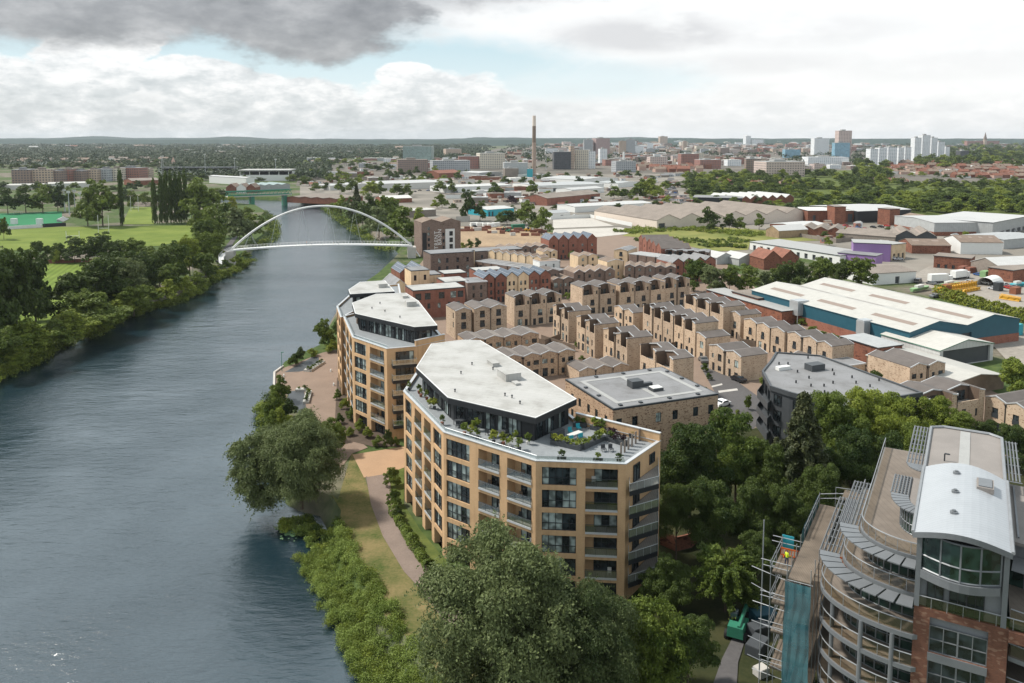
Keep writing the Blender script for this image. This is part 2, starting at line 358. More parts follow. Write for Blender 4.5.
# ------------------------------------------------------------------ ground, river
WZ = -3.0
rb = [(396,683),(383,663),(364,643),(348,608),(327,571),(322,548),(325,531),(318,517),(300,513),(284,505),(274,470),(270,440),(268,412),(267,392),(274,381),(275,373),(284,367),(300,360),(313,354),(322,338),(330,321),(337,309),(352,294),(372,280),(389,264),(398,254),(392,248),(380,244),(366,235),(357,229),(345,221),(333,215),(324,208),(316,204)]
lb = [(-40,388),(0,371),(28,356),(56,341),(94,330),(112,317),(150,304),(187,294),(210,277),(232,268),(249,257),(258,246),(271,236),(274,225),(268,214),(258,208),(240,206),(215,205.5)]
RB = [G(x, y, WZ) for x, y in rb]; LB = [G(x, y, WZ) for x, y in lb]
# river leaves the picture below: carry the banks on towards and past the camera
RB = [Vector((8, -60, WZ)), Vector((-4, 40, WZ))] + RB
LB = [Vector((-130, -60, WZ)), Vector((-138, 60, WZ)), Vector((-146,130,WZ))] + LB
# top of the river bends off to the left behind the bridge
top = [G(290, 201, WZ), G(250, 199.5, WZ), G(150, 199, WZ)]
ring = RB + top                      # right bank, up and round
ringL = LB + [G(150, 204.5, WZ)]
def offset(line, d):
    out = []
    for i, p in enumerate(line):
        a = line[max(0, i-1)]; b = line[min(len(line)-1, i+1)]
        t = (b-a).normalized(); n = Vector((t.y, -t.x, 0)); out.append(Vector((p.x+n.x*d, p.y+n.y*d, 0)))
    return out
gr = offset(ring, 2.6); gl = offset(ringL, -2.6)
SIDE, FAR = 16000, 15000
gm = MB()
gm.poly([(p.x, p.y, 0) for p in gr] + [(p.x, p.y, 0) for p in reversed(gl)] + [(-SIDE, gl[0].y, 0), (-SIDE, FAR, 0), (SIDE, FAR, 0), (SIDE, gr[0].y, 0)])
for a, b in ((ring, gr), (ringL, gl)):
    for i in range(len(a)-1):
        gm.poly([(a[i].x,a[i].y,WZ-0.6), (a[i+1].x,a[i+1].y,WZ-0.6), (b[i+1].x,b[i+1].y,0), (b[i].x,b[i].y,0)])
def ground_mat():
    m, nt, b = newmat('ground_cover'); p = pos(nt)
    n1 = noise(nt, p, 0.02, 5); n2 = noise(nt, p, 0.4, 4); n3 = noise(nt, p, 0.004, 4)
    g = ramp(nt, n2, [(0.3, (0.03,0.055,0.018)), (0.7, (0.085,0.115,0.035))])
    d = ramp(nt, n2, [(0.3, (0.11,0.095,0.075)), (0.7, (0.2,0.17,0.14))])
    f = ramp(nt, n1, [(0.48, (0,0,0)), (0.6, (1,1,1))])
    lk(nt, mixc(nt, f, g, d), b.inputs['Base Color']); b.inputs['Roughness'].default_value = 0.95; b.inputs['Specular IOR Level'].default_value = 0.1
    return m
M['ground'] = ground_mat()
go = gm.build('ground', M['ground'], uv=False); tag(go, kind='structure')
def water_mat():
    m, nt, b = newmat('river_water'); p = pos(nt)
    mp = node(nt, 'ShaderNodeMapping'); mp.inputs['Rotation'].default_value = (0,0,R(-15)); mp.inputs['Scale'].default_value = (0.55,1.5,1)
    lk(nt, p, mp.inputs[0])
    a = noise(nt, mp.outputs[0], 0.75, 5, 0.65); c = noise(nt, p, 0.035, 3); d = noise(nt, mp.outputs[0], 0.16, 3)
    s = node(nt, 'ShaderNodeMath', operation='MULTIPLY'); lk(nt, a, s.inputs[0]); lk(nt, ramp(nt, c, [(0.35,(0.35,)*3),(0.65,(1,1,1))]), s.inputs[1])
    s2 = node(nt, 'ShaderNodeMath', operation='MULTIPLY_ADD'); lk(nt, d, s2.inputs[0]); s2.inputs[1].default_value = 1.2; lk(nt, s.outputs[0], s2.inputs[2])
    bump(nt, b, s2.outputs[0], 0.42, 0.55)
    b.inputs['Base Color'].default_value = (0.008,0.022,0.031,1); b.inputs['Roughness'].default_value = 0.16
    b.inputs['IOR'].default_value = 1.68; b.inputs['Specular IOR Level'].default_value = 1.0
    return m
wm = MB(); wr = offset(ring, 0.4); wl = offset(ringL, -0.4)
wm.poly([(p.x, p.y, WZ) for p in wr] + [(p.x, p.y, WZ) for p in reversed(wl)])
wo = wm.build('river', water_mat(), uv=False); tag(wo, kind='structure')
def in_poly(x, y, pl):
    c = False
    for i in range(len(pl)):
        (x0, y0), (x1, y1) = pl[i-1], pl[i]
        if (y0 > y) != (y1 > y) and x < (x1-x0)*(y-y0)/(y1-y0)+x0: c = not c
    return c
RIVER = [(p.x, p.y) for p in ring] + [(p.x, p.y) for p in reversed(ringL)]
def ground_z(x, y):
    if in_poly(x, y, RIVER): return WZ
    d = 1e9
    for i in range(len(RIVER)):
        (x0, y0), (x1, y1) = RIVER[i-1], RIVER[i]; dx, dy = x1-x0, y1-y0; L = dx*dx+dy*dy or 1
        t = max(0, min(1, ((x-x0)*dx+(y-y0)*dy)/L)); d = min(d, math.hypot(x-x0-t*dx, y-y0-t*dy))
    return min(0.0, WZ-.6+(-WZ+.6)*d/2.6)
LAYER = [0.0]
def sheet(name, pts, mat, z=None, world=False):
    """flat ground sheet from photo pixels (or world points) a few millimetres above the last"""
    if z is None: LAYER[0] += 0.006; z = LAYER[0] + 0.01
    b = MB(); b.poly([(p[0], p[1], z) for p in (pts if world else [G(x, y) for x, y in pts])])
    o = b.build(name, mat, uv=True); tag(o, kind='structure')
    if o.data.polygons[0].normal.z < 0: o.data.flip_normals()
    return o
# ------------------------------------------------------------------ polygon tools
def inset(pl, d):
    """offset a closed polygon inwards by d (mitred)"""
    k = len(pl); ar = sum(pl[i][0]*pl[(i+1)%k][1]-pl[(i+1)%k][0]*pl[i][1] for i in range(k)); sg = 1 if ar > 0 else -1
    out = []
    for i in range(k):
        p0, p1, p2 = pl[i-1], pl[i], pl[(i+1)%k]
        (ux,uy), _ = norm2(p0, p1); (vx,vy), _ = norm2(p1, p2)
        n1 = (-uy*sg, ux*sg); n2 = (-vy*sg, vx*sg)
        mx_, my_ = n1[0]+n2[0], n1[1]+n2[1]; q = mx_*n1[0]+my_*n1[1]
        q = max(q, 0.35)
        out.append((p1[0]+mx_*d/q, p1[1]+my_*d/q))
    return out
def ring_prism(b, pl, t, z0, z1, m=0, mt=None):
    q = inset(pl, t); k = len(pl)
    for i in range(k):
        j = (i+1) % k
        A, B, Cc, D = pl[i], pl[j], q[j], q[i]
        b.poly([(A[0],A[1],z0),(B[0],B[1],z0),(B[0],B[1],z1),(A[0],A[1],z1)], m)
        b.poly([(D[0],D[1],z1),(Cc[0],Cc[1],z1),(Cc[0],Cc[1],z0),(D[0],D[1],z0)], m)
        b.poly([(A[0],A[1],z1),(B[0],B[1],z1),(Cc[0],Cc[1],z1),(D[0],D[1],z1)], m if mt is None else mt)
        b.poly([(D[0],D[1],z0),(Cc[0],Cc[1],z0),(B[0],B[1],z0),(A[0],A[1],z0)], m)
def ccw(pl):
    ar = sum(pl[i][0]*pl[(i+1)%len(pl)][1]-pl[(i+1)%len(pl)][0]*pl[i][1] for i in range(len(pl)))
    return list(pl) if ar > 0 else list(pl)[::-1]
WINC = {}
def glazing(w, h, ndiv, tr=0.0, pale=0.0, seed=0, fmat='charcoal'):
    """frame of bars in the local XZ plane facing -Y, with panes 5 cm behind: two mesh datas"""
    key = (round(w,2), round(h,2), ndiv, tr, seed)
    if key in WINC: return WINC[key]
    f = MB(); t = 0.07
    f.box(0, w, -0.04, 0.08, 0, t); f.box(0, w, -0.04, 0.08, h-t, h); f.box(0, t, -0.04, 0.08, t, h-t); f.box(w-t, w, -0.04, 0.08, t, h-t)
    for i in range(1, ndiv): x = w*i/ndiv; f.box(x-t/2, x+t/2, -0.035, 0.075, t, h-t)
    if tr: f.box(t, w-t, -0.03, 0.07, tr-t/2, tr+t/2)
    g = MB(); rr = random.Random(seed*31+ndiv)
    for i in range(ndiv):
        g.poly([(w*i/ndiv,0.05,0.02),(w*(i+1)/ndiv,0.05,0.02),(w*(i+1)/ndiv,0.05,h-0.02),(w*i/ndiv,0.05,h-0.02)], 1 if rr.random() < pale else 0)
    WINC[key] = (f.mesh('window_frame', M[fmat]), g.mesh('window_pane', [M['glass'], M['glass_pale']]))
    return WINC[key]
def put_glazing(parent, p, u, z, w, h, ndiv, tr=0.0, pale=0.3, seed=0):
    rz = math.atan2(u[1], u[0])
    fm, gm_ = glazing(w, h, ndiv, tr, pale, seed)
    o = link('window', fm, parent, (p[0], p[1], z), rz)
    link('pane', gm_, o)
    return o
OPEN_H = 2.42
def facade(root, wall, p0, p1, bays, floors, T, ztop, gh=0.0, I0=None, I1=None):
    """brick grid between p0 and p1 (outside on the right when walking p0->p1 is -n); bays = (f0, f1, kind)"""
    u, L = norm2(p0, p1); n = (-u[1], u[0])          # n points inwards for a polygon walked counter-clockwise
    at = lambda s, d=0.0: (p0[0]+u[0]*s+n[0]*d, p0[1]+u[1]*s+n[1]*d)
    bays = [(a*L, b*L, k) for a, b, k in bays]
    xs = [0.0]
    for a, b, k in bays: xs += [a, b]
    xs.append(L)
    for i in range(0, len(xs), 2):                       # piers
        a, b = xs[i], xs[i+1]
        A, B = at(a), at(b)
        Bi = I1 if (i == len(xs)-2 and I1) else at(b, T); Ai = I0 if (i == 0 and I0) else at(a, T)
        wall.prism([A, B, Bi, Ai], 0, ztop, 0)
    for bi, (a, b, k) in enumerate(bays):
        for fi, zf in enumerate(floors):
            d = 0.32 if k == 'w' else T
            zb = zf-0.62 if zf > 1 else 0.0
            if zf > 1: wall.obox(at(a), u, n, b-a, d, zb, zf+0.02, 0)
            if k == 'w': wall.obox(at(a, 0.5), u, n, b-a, T-0.5, zb, zf, 0)
        if ztop - (floors[-1]+OPEN_H) > 0.02:
            wall.obox(at(a), u, n, b-a, T, floors[-1]+OPEN_H, ztop, 0)
        for fi, zf in enumerate(floors):
            if zf < 1:                                    # ground floor: dark recessed glazing
                nd = max(2, round((b-a)/1.2)); put_glazing(root, at(a, 1.0), u, 0.05, b-a, 2.45, nd, 0, 0.1, fi+bi); continue
            hh = OPEN_H-0.03
            if k == 'w':
                nd = max(2, round((b-a)/0.95))
                put_glazing(root, at(a, 0.22), u, zf+0.02, b-a, hh, nd, 0.95, 0.42, fi*5+bi)
            else:
                w = b-a; gw = w*0.72
                g0 = a + (w-gw if k in ('b', 'B') else 0.0)
                put_glazing(root, at(g0, T-0.12), u, zf+0.05, gw, hh-0.1, 3, 0, 0.3, fi*7+bi)
                bal = MB(); out = 0.12
                bal.obox(at(a+0.02, -out), u, n, w-0.04, out-0.01, zf-0.2, zf+0.06, 0)     # pale slab edge
                bal.obox(at(a+0.02, 0.02), u, n, w-0.04, T-0.2, zf+0.025, zf+0.05, 1)
                rl = MB()
                rl.poly([(*at(a+0.03, -out+0.05), zf+0.1), (*at(b-0.03, -out+0.05), zf+0.1), (*at(b-0.03, -out+0.05), zf+1.05), (*at(a+0.03, -out+0.05), zf+1.05)], 0)
                rl.tube([(*at(a+0.03, -out+0.05), zf+1.08), (*at(b-0.03, -out+0.05), zf+1.08)], 0.03, 5, 1)
                ns = max(1, round(w/1.3))
                for q in range(ns+1):
                    x = a+0.05+(w-0.1)*q/ns; rl.tube([(*at(x, -out+0.05), zf+0.05), (*at(x, -out+0.05), zf+1.08)], 0.022, 4, 1)
                bo = bal.build('balcony', [M['coping'], M['deck']], root)
                rl.build('railing', [M['railglass'], M['darkmetal']], bo)
                ds = MB(); r_ = random.Random(int(a*77)+fi*13+bi)
                if r_.random() < 0.65:
                    for q in range(1):
                        x = a+0.5+r_.random()*(w-1.2); y = 0.5+r_.random()*0.5
                        c = at(x, y); m = r_.choice([0, 1, 2])
                        ds.obox(c, u, n, 0.5, 0.5, zf+0.35, zf+0.45, m); ds.obox(at(x, y+0.45), u, n, 0.5, 0.06, zf+0.45, zf+0.9, m)
                        for lx in (0.03, 0.43):
                            for ly in (0.03, 0.4): ds.obox(at(x+lx, y+ly), u, n, 0.04, 0.04, zf+0.05, zf+0.35, m)
                    o = ds.build('chair', [M['darkmetal'], M['timber'], M['offwhite']], None)
                    BALCHAIRS.append((o, fi, bi, root))
BALCHAIRS = []
def penthouse(root, q, zfl, zr, doors=()):
    """set-back top storey: roof slab with deep dark fascia over glazed walls"""
    q = ccw(q)
    rf = MB(); rf.prism(q, zr-0.9, zr-0.03, 0)
    fas = rf.build('fascia', M['charcoal'], root)
    rt = MB(); rt.prism(inset(q, 0.16), zr-0.028, zr+0.02, 0); ring_prism(rt, q, 0.16, zr-0.026, zr+0.06, 1)
    roof = rt.build('roof', [M['membrane'], M['steel_white']], root)
    wl = inset(q, 1.0); wm_ = MB(); wm_.prism(wl, zfl, zr-0.9, 0)
    wm_.build('penthouse_wall', M['charcoal'], root)
    for i in range(len(wl)):
        a, b = wl[i], wl[(i+1)%len(wl)]; u, L = norm2(a, b); n = (-u[1], u[0])
        if L < 2 or u[0] < -0.15: continue              # only sides that can be seen from the terrace fronts
        s = 0.5; r_ = random.Random(i+int(L*9))
        while s + 1.6 < L:
            w = min(r_.choice([1.6, 2.2, 2.8]), L-s-0.3)
            put_glazing(root, (a[0]+u[0]*s-n[0]*0.06, a[1]+u[1]*s-n[1]*0.06), u, zfl+0.05, w, zr-0.95-zfl-0.05, 2 if w < 2 else 3, 0, 0.4, i*3+int(s))
            s += w + r_.choice([0.25, 0.5, 1.1])
    return roof
def roofbox(root, p, u, l, d, z, h, mat='membrane', name='plant_box'):
    n = (-u[1], u[0]); b = MB(); b.obox(p, u, n, l, d, z, z+h, 0); b.obox((p[0]-u[0]*.06-n[0]*.06, p[1]-u[1]*.06-n[1]*.06), u, n, l+.12, d+.12, z+h+0.002, z+h+0.08, 0)
    return b.build(name, M[mat], root)
def vents(root, pts, z):
    b = MB(); b.tube([(0,0,0),(0,0,0.35)], 0.09, 6); b.tube([(0,0,0.35),(0,0,0.48)], 0.15, 6); me = b.mesh('roof_vent', M['darkmetal'])
    for x, y in pts: link('roof_vent', me, root, (x, y, z))
FL = [0.0] + [3.2+3.05*k for k in range(5)]
HP = 18.55; ZT = FL[-1]+OPEN_H     # 17.82
def apartment(label, base, edges, poly, q, zr, T=1.7, high=()):
    """poly counter-clockwise; edges = {i: bays} for the facade poly[i]->poly[i+1]"""
    cx_ = sum(p[0] for p in poly)/len(poly); cy_ = sum(p[1] for p in poly)/len(poly)
    root = empty('apartment_block', (0,0,0)); tag(root, label, 'apartment block', 'curved riverside apartment blocks')
    I = inset(poly, T); wall = MB()
    wall.prism(inset(poly, T+0.004), 0, ZT-0.01, 0)
    for i in range(len(poly)):
        j = (i+1) % len(poly)
        if i in edges: facade(root, wall, poly[i], poly[j], edges[i], FL, T, ZT, 0, I[i], I[j])
        else: wall.prism([poly[i], poly[j], I[j], I[i]], 0, ZT, 0)
    ring_prism(wall, poly, 0.35, ZT+0.003, HP, 0)
    for i in high:                                        # taller parapet along some edges
        j = (i+1) % len(poly); u, L = norm2(poly[i], poly[j]); n = (-u[1], u[0])
        wall.obox(poly[i], u, n, L, 0.36, HP+0.003, HP+1.15, 0)
    wall.build('brick_wall', M['buff'], root)
    fl = MB(); fl.prism(inset(poly, 0.352), ZT+0.003, HP-0.42, 0)
    fl.build('terrace_floor', M['paver_grey'], root)
    cp = MB(); o = inset(poly, -0.06); ring_prism(cp, o, 0.47, HP+0.004, HP+0.1, 0)
    for i in high:
        j = (i+1) % len(poly); u, L = norm2(poly[i], poly[j]); n = (-u[1], u[0])
        cp.obox((poly[i][0]-n[0]*.07-u[0]*.07, poly[i][1]-n[1]*.07-u[1]*.07), u, n, L+.14, 0.5, HP+1.153, HP+1.25, 0)
    cp.build('coping', M['coping'], root)
    rl = MB(); g = inset(poly, 0.3)
    for i in sorted(edges):
        a, b = g[i], g[(i+1)%len(poly)]; u, L = norm2(a, b)
        rl.poly([(*a, HP+0.1), (*b, HP+0.1), (*b, HP+0.62), (*a, HP+0.62)], 0)
        rl.tube([(*a, HP+0.64), (*b, HP+0.64)], 0.025, 4, 1)
        for k in range(int(L/1.5)+1): rl.tube([(a[0]+u[0]*k*1.5, a[1]+u[1]*k*1.5, HP+0.1), (a[0]+u[0]*k*1.5, a[1]+u[1]*k*1.5, HP+0.64)], 0.02, 4, 1)
    rl.build('terrace_railing', [M['railglass'], M['galv']], root)
    penthouse(root, q, HP-0.42, zr)
    return root
def corner_balcony(root, pts, z, dark=True):
    """projecting balcony: dark deep edge, glass on the outer sides; pts world polygon, first two lie on the wall"""
    b = MB(); b.prism(pts, z-0.6, z+0.02, 0); b.prism(inset(ccw(pts), 0.12), z+0.021, z+0.05, 1)
    bo = b.build('balcony', [M['charcoal'] if dark else M['coping'], M['deck']], root)
    r = MB(); k = len(pts)
    for i in range(1, k):
        a, c = pts[i], pts[(i+1) % k]
        if i == k-1 and len(pts) < 4: pass
        if i == 0: continue
        r.poly([(*a, z+0.06), (*c, z+0.06), (*c, z+1.05), (*a, z+1.05)], 0); r.tube([(*a, z+1.08), (*c, z+1.08)], 0.03, 5, 1)
        u, L = norm2(a, c)
        for q in range(int(L/1.2)+1): r.tube([(a[0]+u[0]*q*1.2, a[1]+u[1]*q*1.2, z+0.03), (a[0]+u[0]*q*1.2, a[1]+u[1]*q*1.2, z+1.08)], 0.02, 4, 1)
    r.build('railing', [M['railglass'], M['galv']], bo)
    return bo
# ---- nearest block
P0, P1, P_2, P3 = (P2(403.4,391.5,HP), P2(443.5,432.5,HP), P2(535.7,461.2,HP), P2(626,464.4,HP))
P4 = P2(660.7,432.5,HP+1.2); B1 = P2(577,412.5,HP+1.2); B2 = P2(523,362.5,21.3); B3 = P2(481,338.6,21.3); B4 = P2(428,341,21.3)
polyA = [P0, P1, P_2, P3, P4, B1, B2, B3, B4]
qA = [P2(x, y, 21.9) for x, y in ((416,367.7),(447.6,397.6),(535.7,418),(576.7,399),(521.4,364.8),(480.4,340.5),(462,340),(431,344))]
blockA = apartment('buff brick apartment block nearest the camera, with planted roof terrace and white penthouse roof', None,
    {0: [(0.05,0.22,'w'),(0.31,0.48,'B'),(0.55,0.71,'B'),(0.77,0.95,'w')],
     1: [(0.03,0.3,'w'),(0.4,0.63,'B'),(0.71,0.96,'B')],
     2: [(0.07,0.455,'w'),(0.555,0.915,'B')]}, polyA, qA, 21.9, high=(4,))
# side wall windows and the stack of dark edged corner balconies on the right
u34, L34 = norm2(P3, P4); n34 = (u34[1], -u34[0])
for k, zf in enumerate(FL[1:]):
    s1 = 0.16*L34; s2 = 0.93*L34; o = 1.9
    pt = lambda s, d: (P3[0]+u34[0]*s+n34[0]*d, P3[1]+u34[1]*s+n34[1]*d)
    corner_balcony(blockA, [pt(0.93*L34, 0.01), pt(0.1*L34, 0.01), P2(629.5,492,15.4), P2(659,484,15.4)], zf)
    put_glazing(blockA, pt(0.2*L34, 0.1), u34, zf+0.05, 1.7, 2.3, 2, 0, 0.3, k)
    put_glazing(blockA, pt(0.66*L34, 0.1), u34, zf+0.9, 1.5, 1.4, 2, 0, 0.3, k+3)
ua, _ = norm2(qA[4], qA[3])
c = P2(489, 391, 21.95); roofbox(blockA, P2(497,375.5,21.95), ua, 3.6, 2.6, 21.93, 1.1); roofbox(blockA, P2(487,363,21.95), ua, 2.6, 1.2, 21.93, 0.55); roofbox(blockA, P2(512,383,21.95), ua, 1.4, 0.8, 21.93, 0.25)
vents(blockA, [P2(x, y, 21.92) for x, y in ((461,374),(493,370),(505,396),(512,398),(472,365),(520,404),(455,392))], 21.92)
# ---- second block
Q0, Q1, Q2, Q3, Q4 = P2(343,316,HP), P2(352.4,337.3,HP), P2(386.7,349,HP), P2(415.8,346.5,HP), P2(444.8,340,HP)
Q5 = P2(438,322,20.6); Q6 = P2(405,292.5,20.6); Q7 = P2(371,294,20.6)
polyB = [Q0, Q1, Q2, Q3, Q4, Q5, Q6, Q7]
qB = [P2(x, y, 21.9) for x, y in ((352,303),(355,313.5),(414.5,327),(437.5,325.5),(418.5,301),(406,293),(376,294))]
blockB = apartment('middle buff brick apartment block between the nearest block and the river, stepped white penthouse roof', None,
    {0: [(0.06,0.28,'B'),(0.38,0.62,'B'),(0.72,0.94,'B')], 1: [(0.05,0.4,'w'),(0.52,0.92,'B')]}, polyB, qB, 21.9, high=(3,))
u23, L23 = norm2(Q2, Q3); n23 = (u23[1], -u23[0])
for k, zf in enumerate(FL[1:]):
    pt = lambda s, d: (Q2[0]+u23[0]*s*L23+n23[0]*d, Q2[1]+u23[1]*s*L23+n23[1]*d)
    corner_balcony(blockB, [pt(0.98, 0.01), pt(0.16, 0.01), pt(0.16, 1.3), pt(0.98, 1.5)], zf)
    put_glazing(blockB, pt(0.3, 0.12), u23, zf+0.05, L23*0.62, 2.35, 4, 0, 0.15, k)
ub, _ = norm2(qB[4], qB[3]); roofbox(blockB, P2(405,304,21.93), ub, 3.2, 2.2, 21.93, 1.0); roofbox(blockB, P2(402,297,21.93), ub, 1.8, 1.2, 21.93, 0.5)
vents(blockB, [P2(x, y, 21.92) for x, y in ((380,304),(385,312),(400,318),(372,309))], 21.92)
# ---- third block, half behind the second
S = [P2(336.6,306.5,HP), P2(340.5,317.5,HP), P2(372,309,HP), P2(402,300,HP), P2(399,284,HP), P2(386,278,20.6), P2(352,285,20.6)]
qC = [P2(x, y, 21.9) for x, y in ((348.5,289.8),(350,294.2),(394.8,291.5),(385,280.5),(360,282))]
blockC = apartment('farthest of the three curved buff blocks, mostly hidden behind the middle one', None, {0: [(0.1,0.4,'w'),(0.55,0.9,'w')]}, S, qC, 21.9)
uc, _ = norm2(qC[1], qC[2]); roofbox(blockC, P2(379,288,21.93), uc, 2.2, 2, 21.93, 0.9)
# balcony chairs are things of their own: label them by where they stand
ORD = ['lowest','second','third','fourth','fifth','top']
words = {blockA: 'nearest block', blockB: 'middle block', blockC: 'farthest block'}
def number_word(n):
    w = ['first','second','third','fourth','fifth','sixth','seventh','eighth','ninth','tenth','eleventh','twelfth','thirteenth','fourteenth','fifteenth','sixteenth','seventeenth','eighteenth','nineteenth','twentieth']
    if n < 20: return w[n]
    tens = ['','','twenty','thirty','forty','fifty','sixty','seventy','eighty','ninety']
    t, r = divmod(n+1, 10)
    return (tens[t] + ('-' + w[r-1] if r else 'th')) if r else {20:'twentieth',30:'thirtieth',40:'fortieth',50:'fiftieth',60:'sixtieth',70:'seventieth',80:'eightieth',90:'ninetieth'}.get(n+1, tens[t]+'th')
seen = {}
for o, fi, bi, rt in BALCHAIRS:
    seen.setdefault((rt.name, fi), []).append((o, fi, bi, rt))
for key, lst in seen.items():
    lst.sort(key=lambda t: t[0].bound_box[0][0])
    for i, (o, fi, bi, rt) in enumerate(lst):
        tag(o, 'balcony chair on the %s balcony storey of the %s, %s chair from the left' % (ORD[fi-1], words[rt], number_word(i)), 'chair', 'chairs on the apartment balconies')
# ------------------------------------------------------------------ the rounded, stepped block with scaffolding, lower right
ES, ER = (0.5, 0.866), (0.866, -0.5)          # along the building (away) and across it (to the right)
OX, OY = 34.9, 66.2
def rc(s, t): return (OX + ER[0]*s + ES[0]*t, OY + ER[1]*s + ES[1]*t)
cres = empty('apartment_block', (0,0,0)); tag(cres, 'rounded glass and brick block with stepped curved terraces and a pale barrel roof', 'apartment block')
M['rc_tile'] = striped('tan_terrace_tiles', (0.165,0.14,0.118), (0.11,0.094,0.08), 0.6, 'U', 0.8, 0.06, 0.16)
M['rc_grey'] = plain('grey_coated_metal', (0.16,0.17,0.18), 0.45, metal=0.2, var=0.1)
M['rc_galv'] = plain('dull_galvanised_tube', (0.26,0.27,0.28), 0.5, metal=0.4, var=0.15)
M['rc_roof'] = striped('pale_grey_standing_seam_roof', (0.3,0.32,0.34), (0.21,0.225,0.245), 0.42, 'V', 0.4, 0.07, 0.05)
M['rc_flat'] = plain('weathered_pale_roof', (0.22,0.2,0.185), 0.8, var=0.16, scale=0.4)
M['rc_wall'] = plain('grey_curtain_wall', (0.17,0.18,0.19), 0.5, var=0.1)
M['rc_brick'] = brick('dark_red_brick', (0.15,0.068,0.044), (0.11,0.05,0.034), (0.12,0.075,0.058), mot=0.2, c3=(0.2,0.12,0.085), mscale=2.5)
M['mesh_panel'] = clear_glass('tan_mesh_panel', (0.72,0.67,0.58), 0.9)
def lobe(a, tc, b, tb, off=0.0, n=14, s_end=1.2):
    """outline: from the back along the left side, round the front to the facade"""
    pts = [(-a-off, tb)]
    for k in range(5): pts.append((-a-off, tb + (tc-tb)*(k+1)/5))
    for k in range(1, n+1):
        an = math.pi/2*k/n
        pts.append((-(a+off)*math.cos(an), tc - (b+off)*math.sin(an)))
    return pts
def deck(a, tc, b, tb, z, mat_top='rc_tile', rail=True, th=0.45):
    o = lobe(a, tc, b, tb); pl = [rc(*p) for p in o] + [rc(0.6, tc-b+0.4), rc(0.6, tb)]
    d = MB(); d.prism(pl, z-th, z-0.03, 0)
    d.prism(inset(ccw(pl), 0.15), z-0.028, z+0.01, 1)
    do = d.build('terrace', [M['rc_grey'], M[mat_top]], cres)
    if rail:
        r = MB(); g = [rc(*p) for p in lobe(a, tc, b, tb, -0.12)]
        for i in range(len(g)-1): r.poly([(*g[i], z+0.08), (*g[i+1], z+0.08), (*g[i+1], z+0.98), (*g[i], z+0.98)], 0)
        r.tube([(*p, z+1.1) for p in g], 0.055, 6, 1)
        for p in g[::2]: r.tube([(*p, z), (*p, z+1.1)], 0.03, 4, 1)
        r.build('railing', [M['mesh_panel'], M['rc_galv']], do)
    return do
def glasswall(a, tc, b, tb, z0, z1, mat='glass_green'):
    o = lobe(a, tc, b, tb, 0, 9); g = [rc(*p) for p in o]
    w = MB(); f = MB()
    for i in range(len(g)-1): w.poly([(*g[i], z0), (*g[i+1], z0), (*g[i+1], z1), (*g[i], z1)])
    wo = w.build('glazing', M[mat], cres)
    for p in g: f.tube([(*p, z0), (*p, z1)], 0.07, 4)
    for zz in (z0+0.06, z0+0.95, z1-0.1): f.tube([(*p, zz) for p in g], 0.05, 4)
    f.build('mullion', M['rc_grey'], wo)
def louvres(a, tc, b, tb, z, width, flat=True):
    """slatted sun shade running along the left side, closed panels round the front curve"""
    m = MB(); k = 6
    for j in range(k):
        off = width*j/(k-1)+0.15
        path = [(-(a+off), tb + (tc-tb)*q/4, z) for q in range(5)]
        path = [(*rc(p[0], p[1]), p[2]) for p in path]
        m.tube(path, 0.085, 4)
    for q in range(9):
        t = tb + (tc-tb)*q/8; m.tube([(*rc(-a-0.1, t), z-0.06), (*rc(-a-width-0.2, t), z-0.06)], 0.06, 4)
    m.build('sun_louvre', M['rc_grey'], cres)
    p = MB(); n = 9
    for q in range(n):
        a0 = math.pi/2*q/n+0.012; a1 = math.pi/2*(q+1)/n-0.012
        pt = lambda an, o: rc(-(a+o)*math.cos(an), tc-(b+o)*math.sin(an))
        pl = [pt(a0, 0.1), pt(a1, 0.1), pt(a1, width+0.15), pt(a0, width+0.15)]
        p.prism(pl, z-0.06, z+0.04)
    p.build('shade_panel', M['rc_grey'], cres)
# lower storeys, decks at 3 m
for z in (2, 5, 8, 11, 14): 
    deck(8.4, 5.2, 5.5, 19, z)
    glasswall(6.2, 5.6, 3.6, 19, z+0.012, z+2.53)
deck(8.4, 5.2, 5.5, 19.5, 17.0)
glasswall(6.0, 5.9, 3.4, 19.5, 17.012, 19.5)
louvres(6.7, 5.6, 4.6, 19, 19.75, 1.75)
deck(6.55, 5.7, 4.5, 22, 20.0)
glasswall(4.4, 6.2, 2.6, 22, 20.012, 22.5)
louvres(5.2, 6.1, 4.2, 17, 22.75, 1.6)
deck(5.15, 6.2, 4.1, 28.5, 23.0)
glasswall(1.9, 8.5, 2.6, 14.5, 23.012, 25.1)
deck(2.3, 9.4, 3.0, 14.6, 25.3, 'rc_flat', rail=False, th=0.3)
louvres(1.2, 9.4, 2.4, 14.2, 25.42, 1.5)
louvres(0.15, 17, 0.15, 29.5, 25.85, 1.7)
# columns under the decks
for i, (s, t) in enumerate([(-8.0,8),(-8.0,14),(-6.9,2.6),(-4.2,0.6),(-1.6,-0.05)]):
    c_ = MB(); c_.tube([(*rc(s, t), 0), (*rc(s, t), 16.55)], 0.2, 10); c_.build('column', M['rc_grey'], cres)
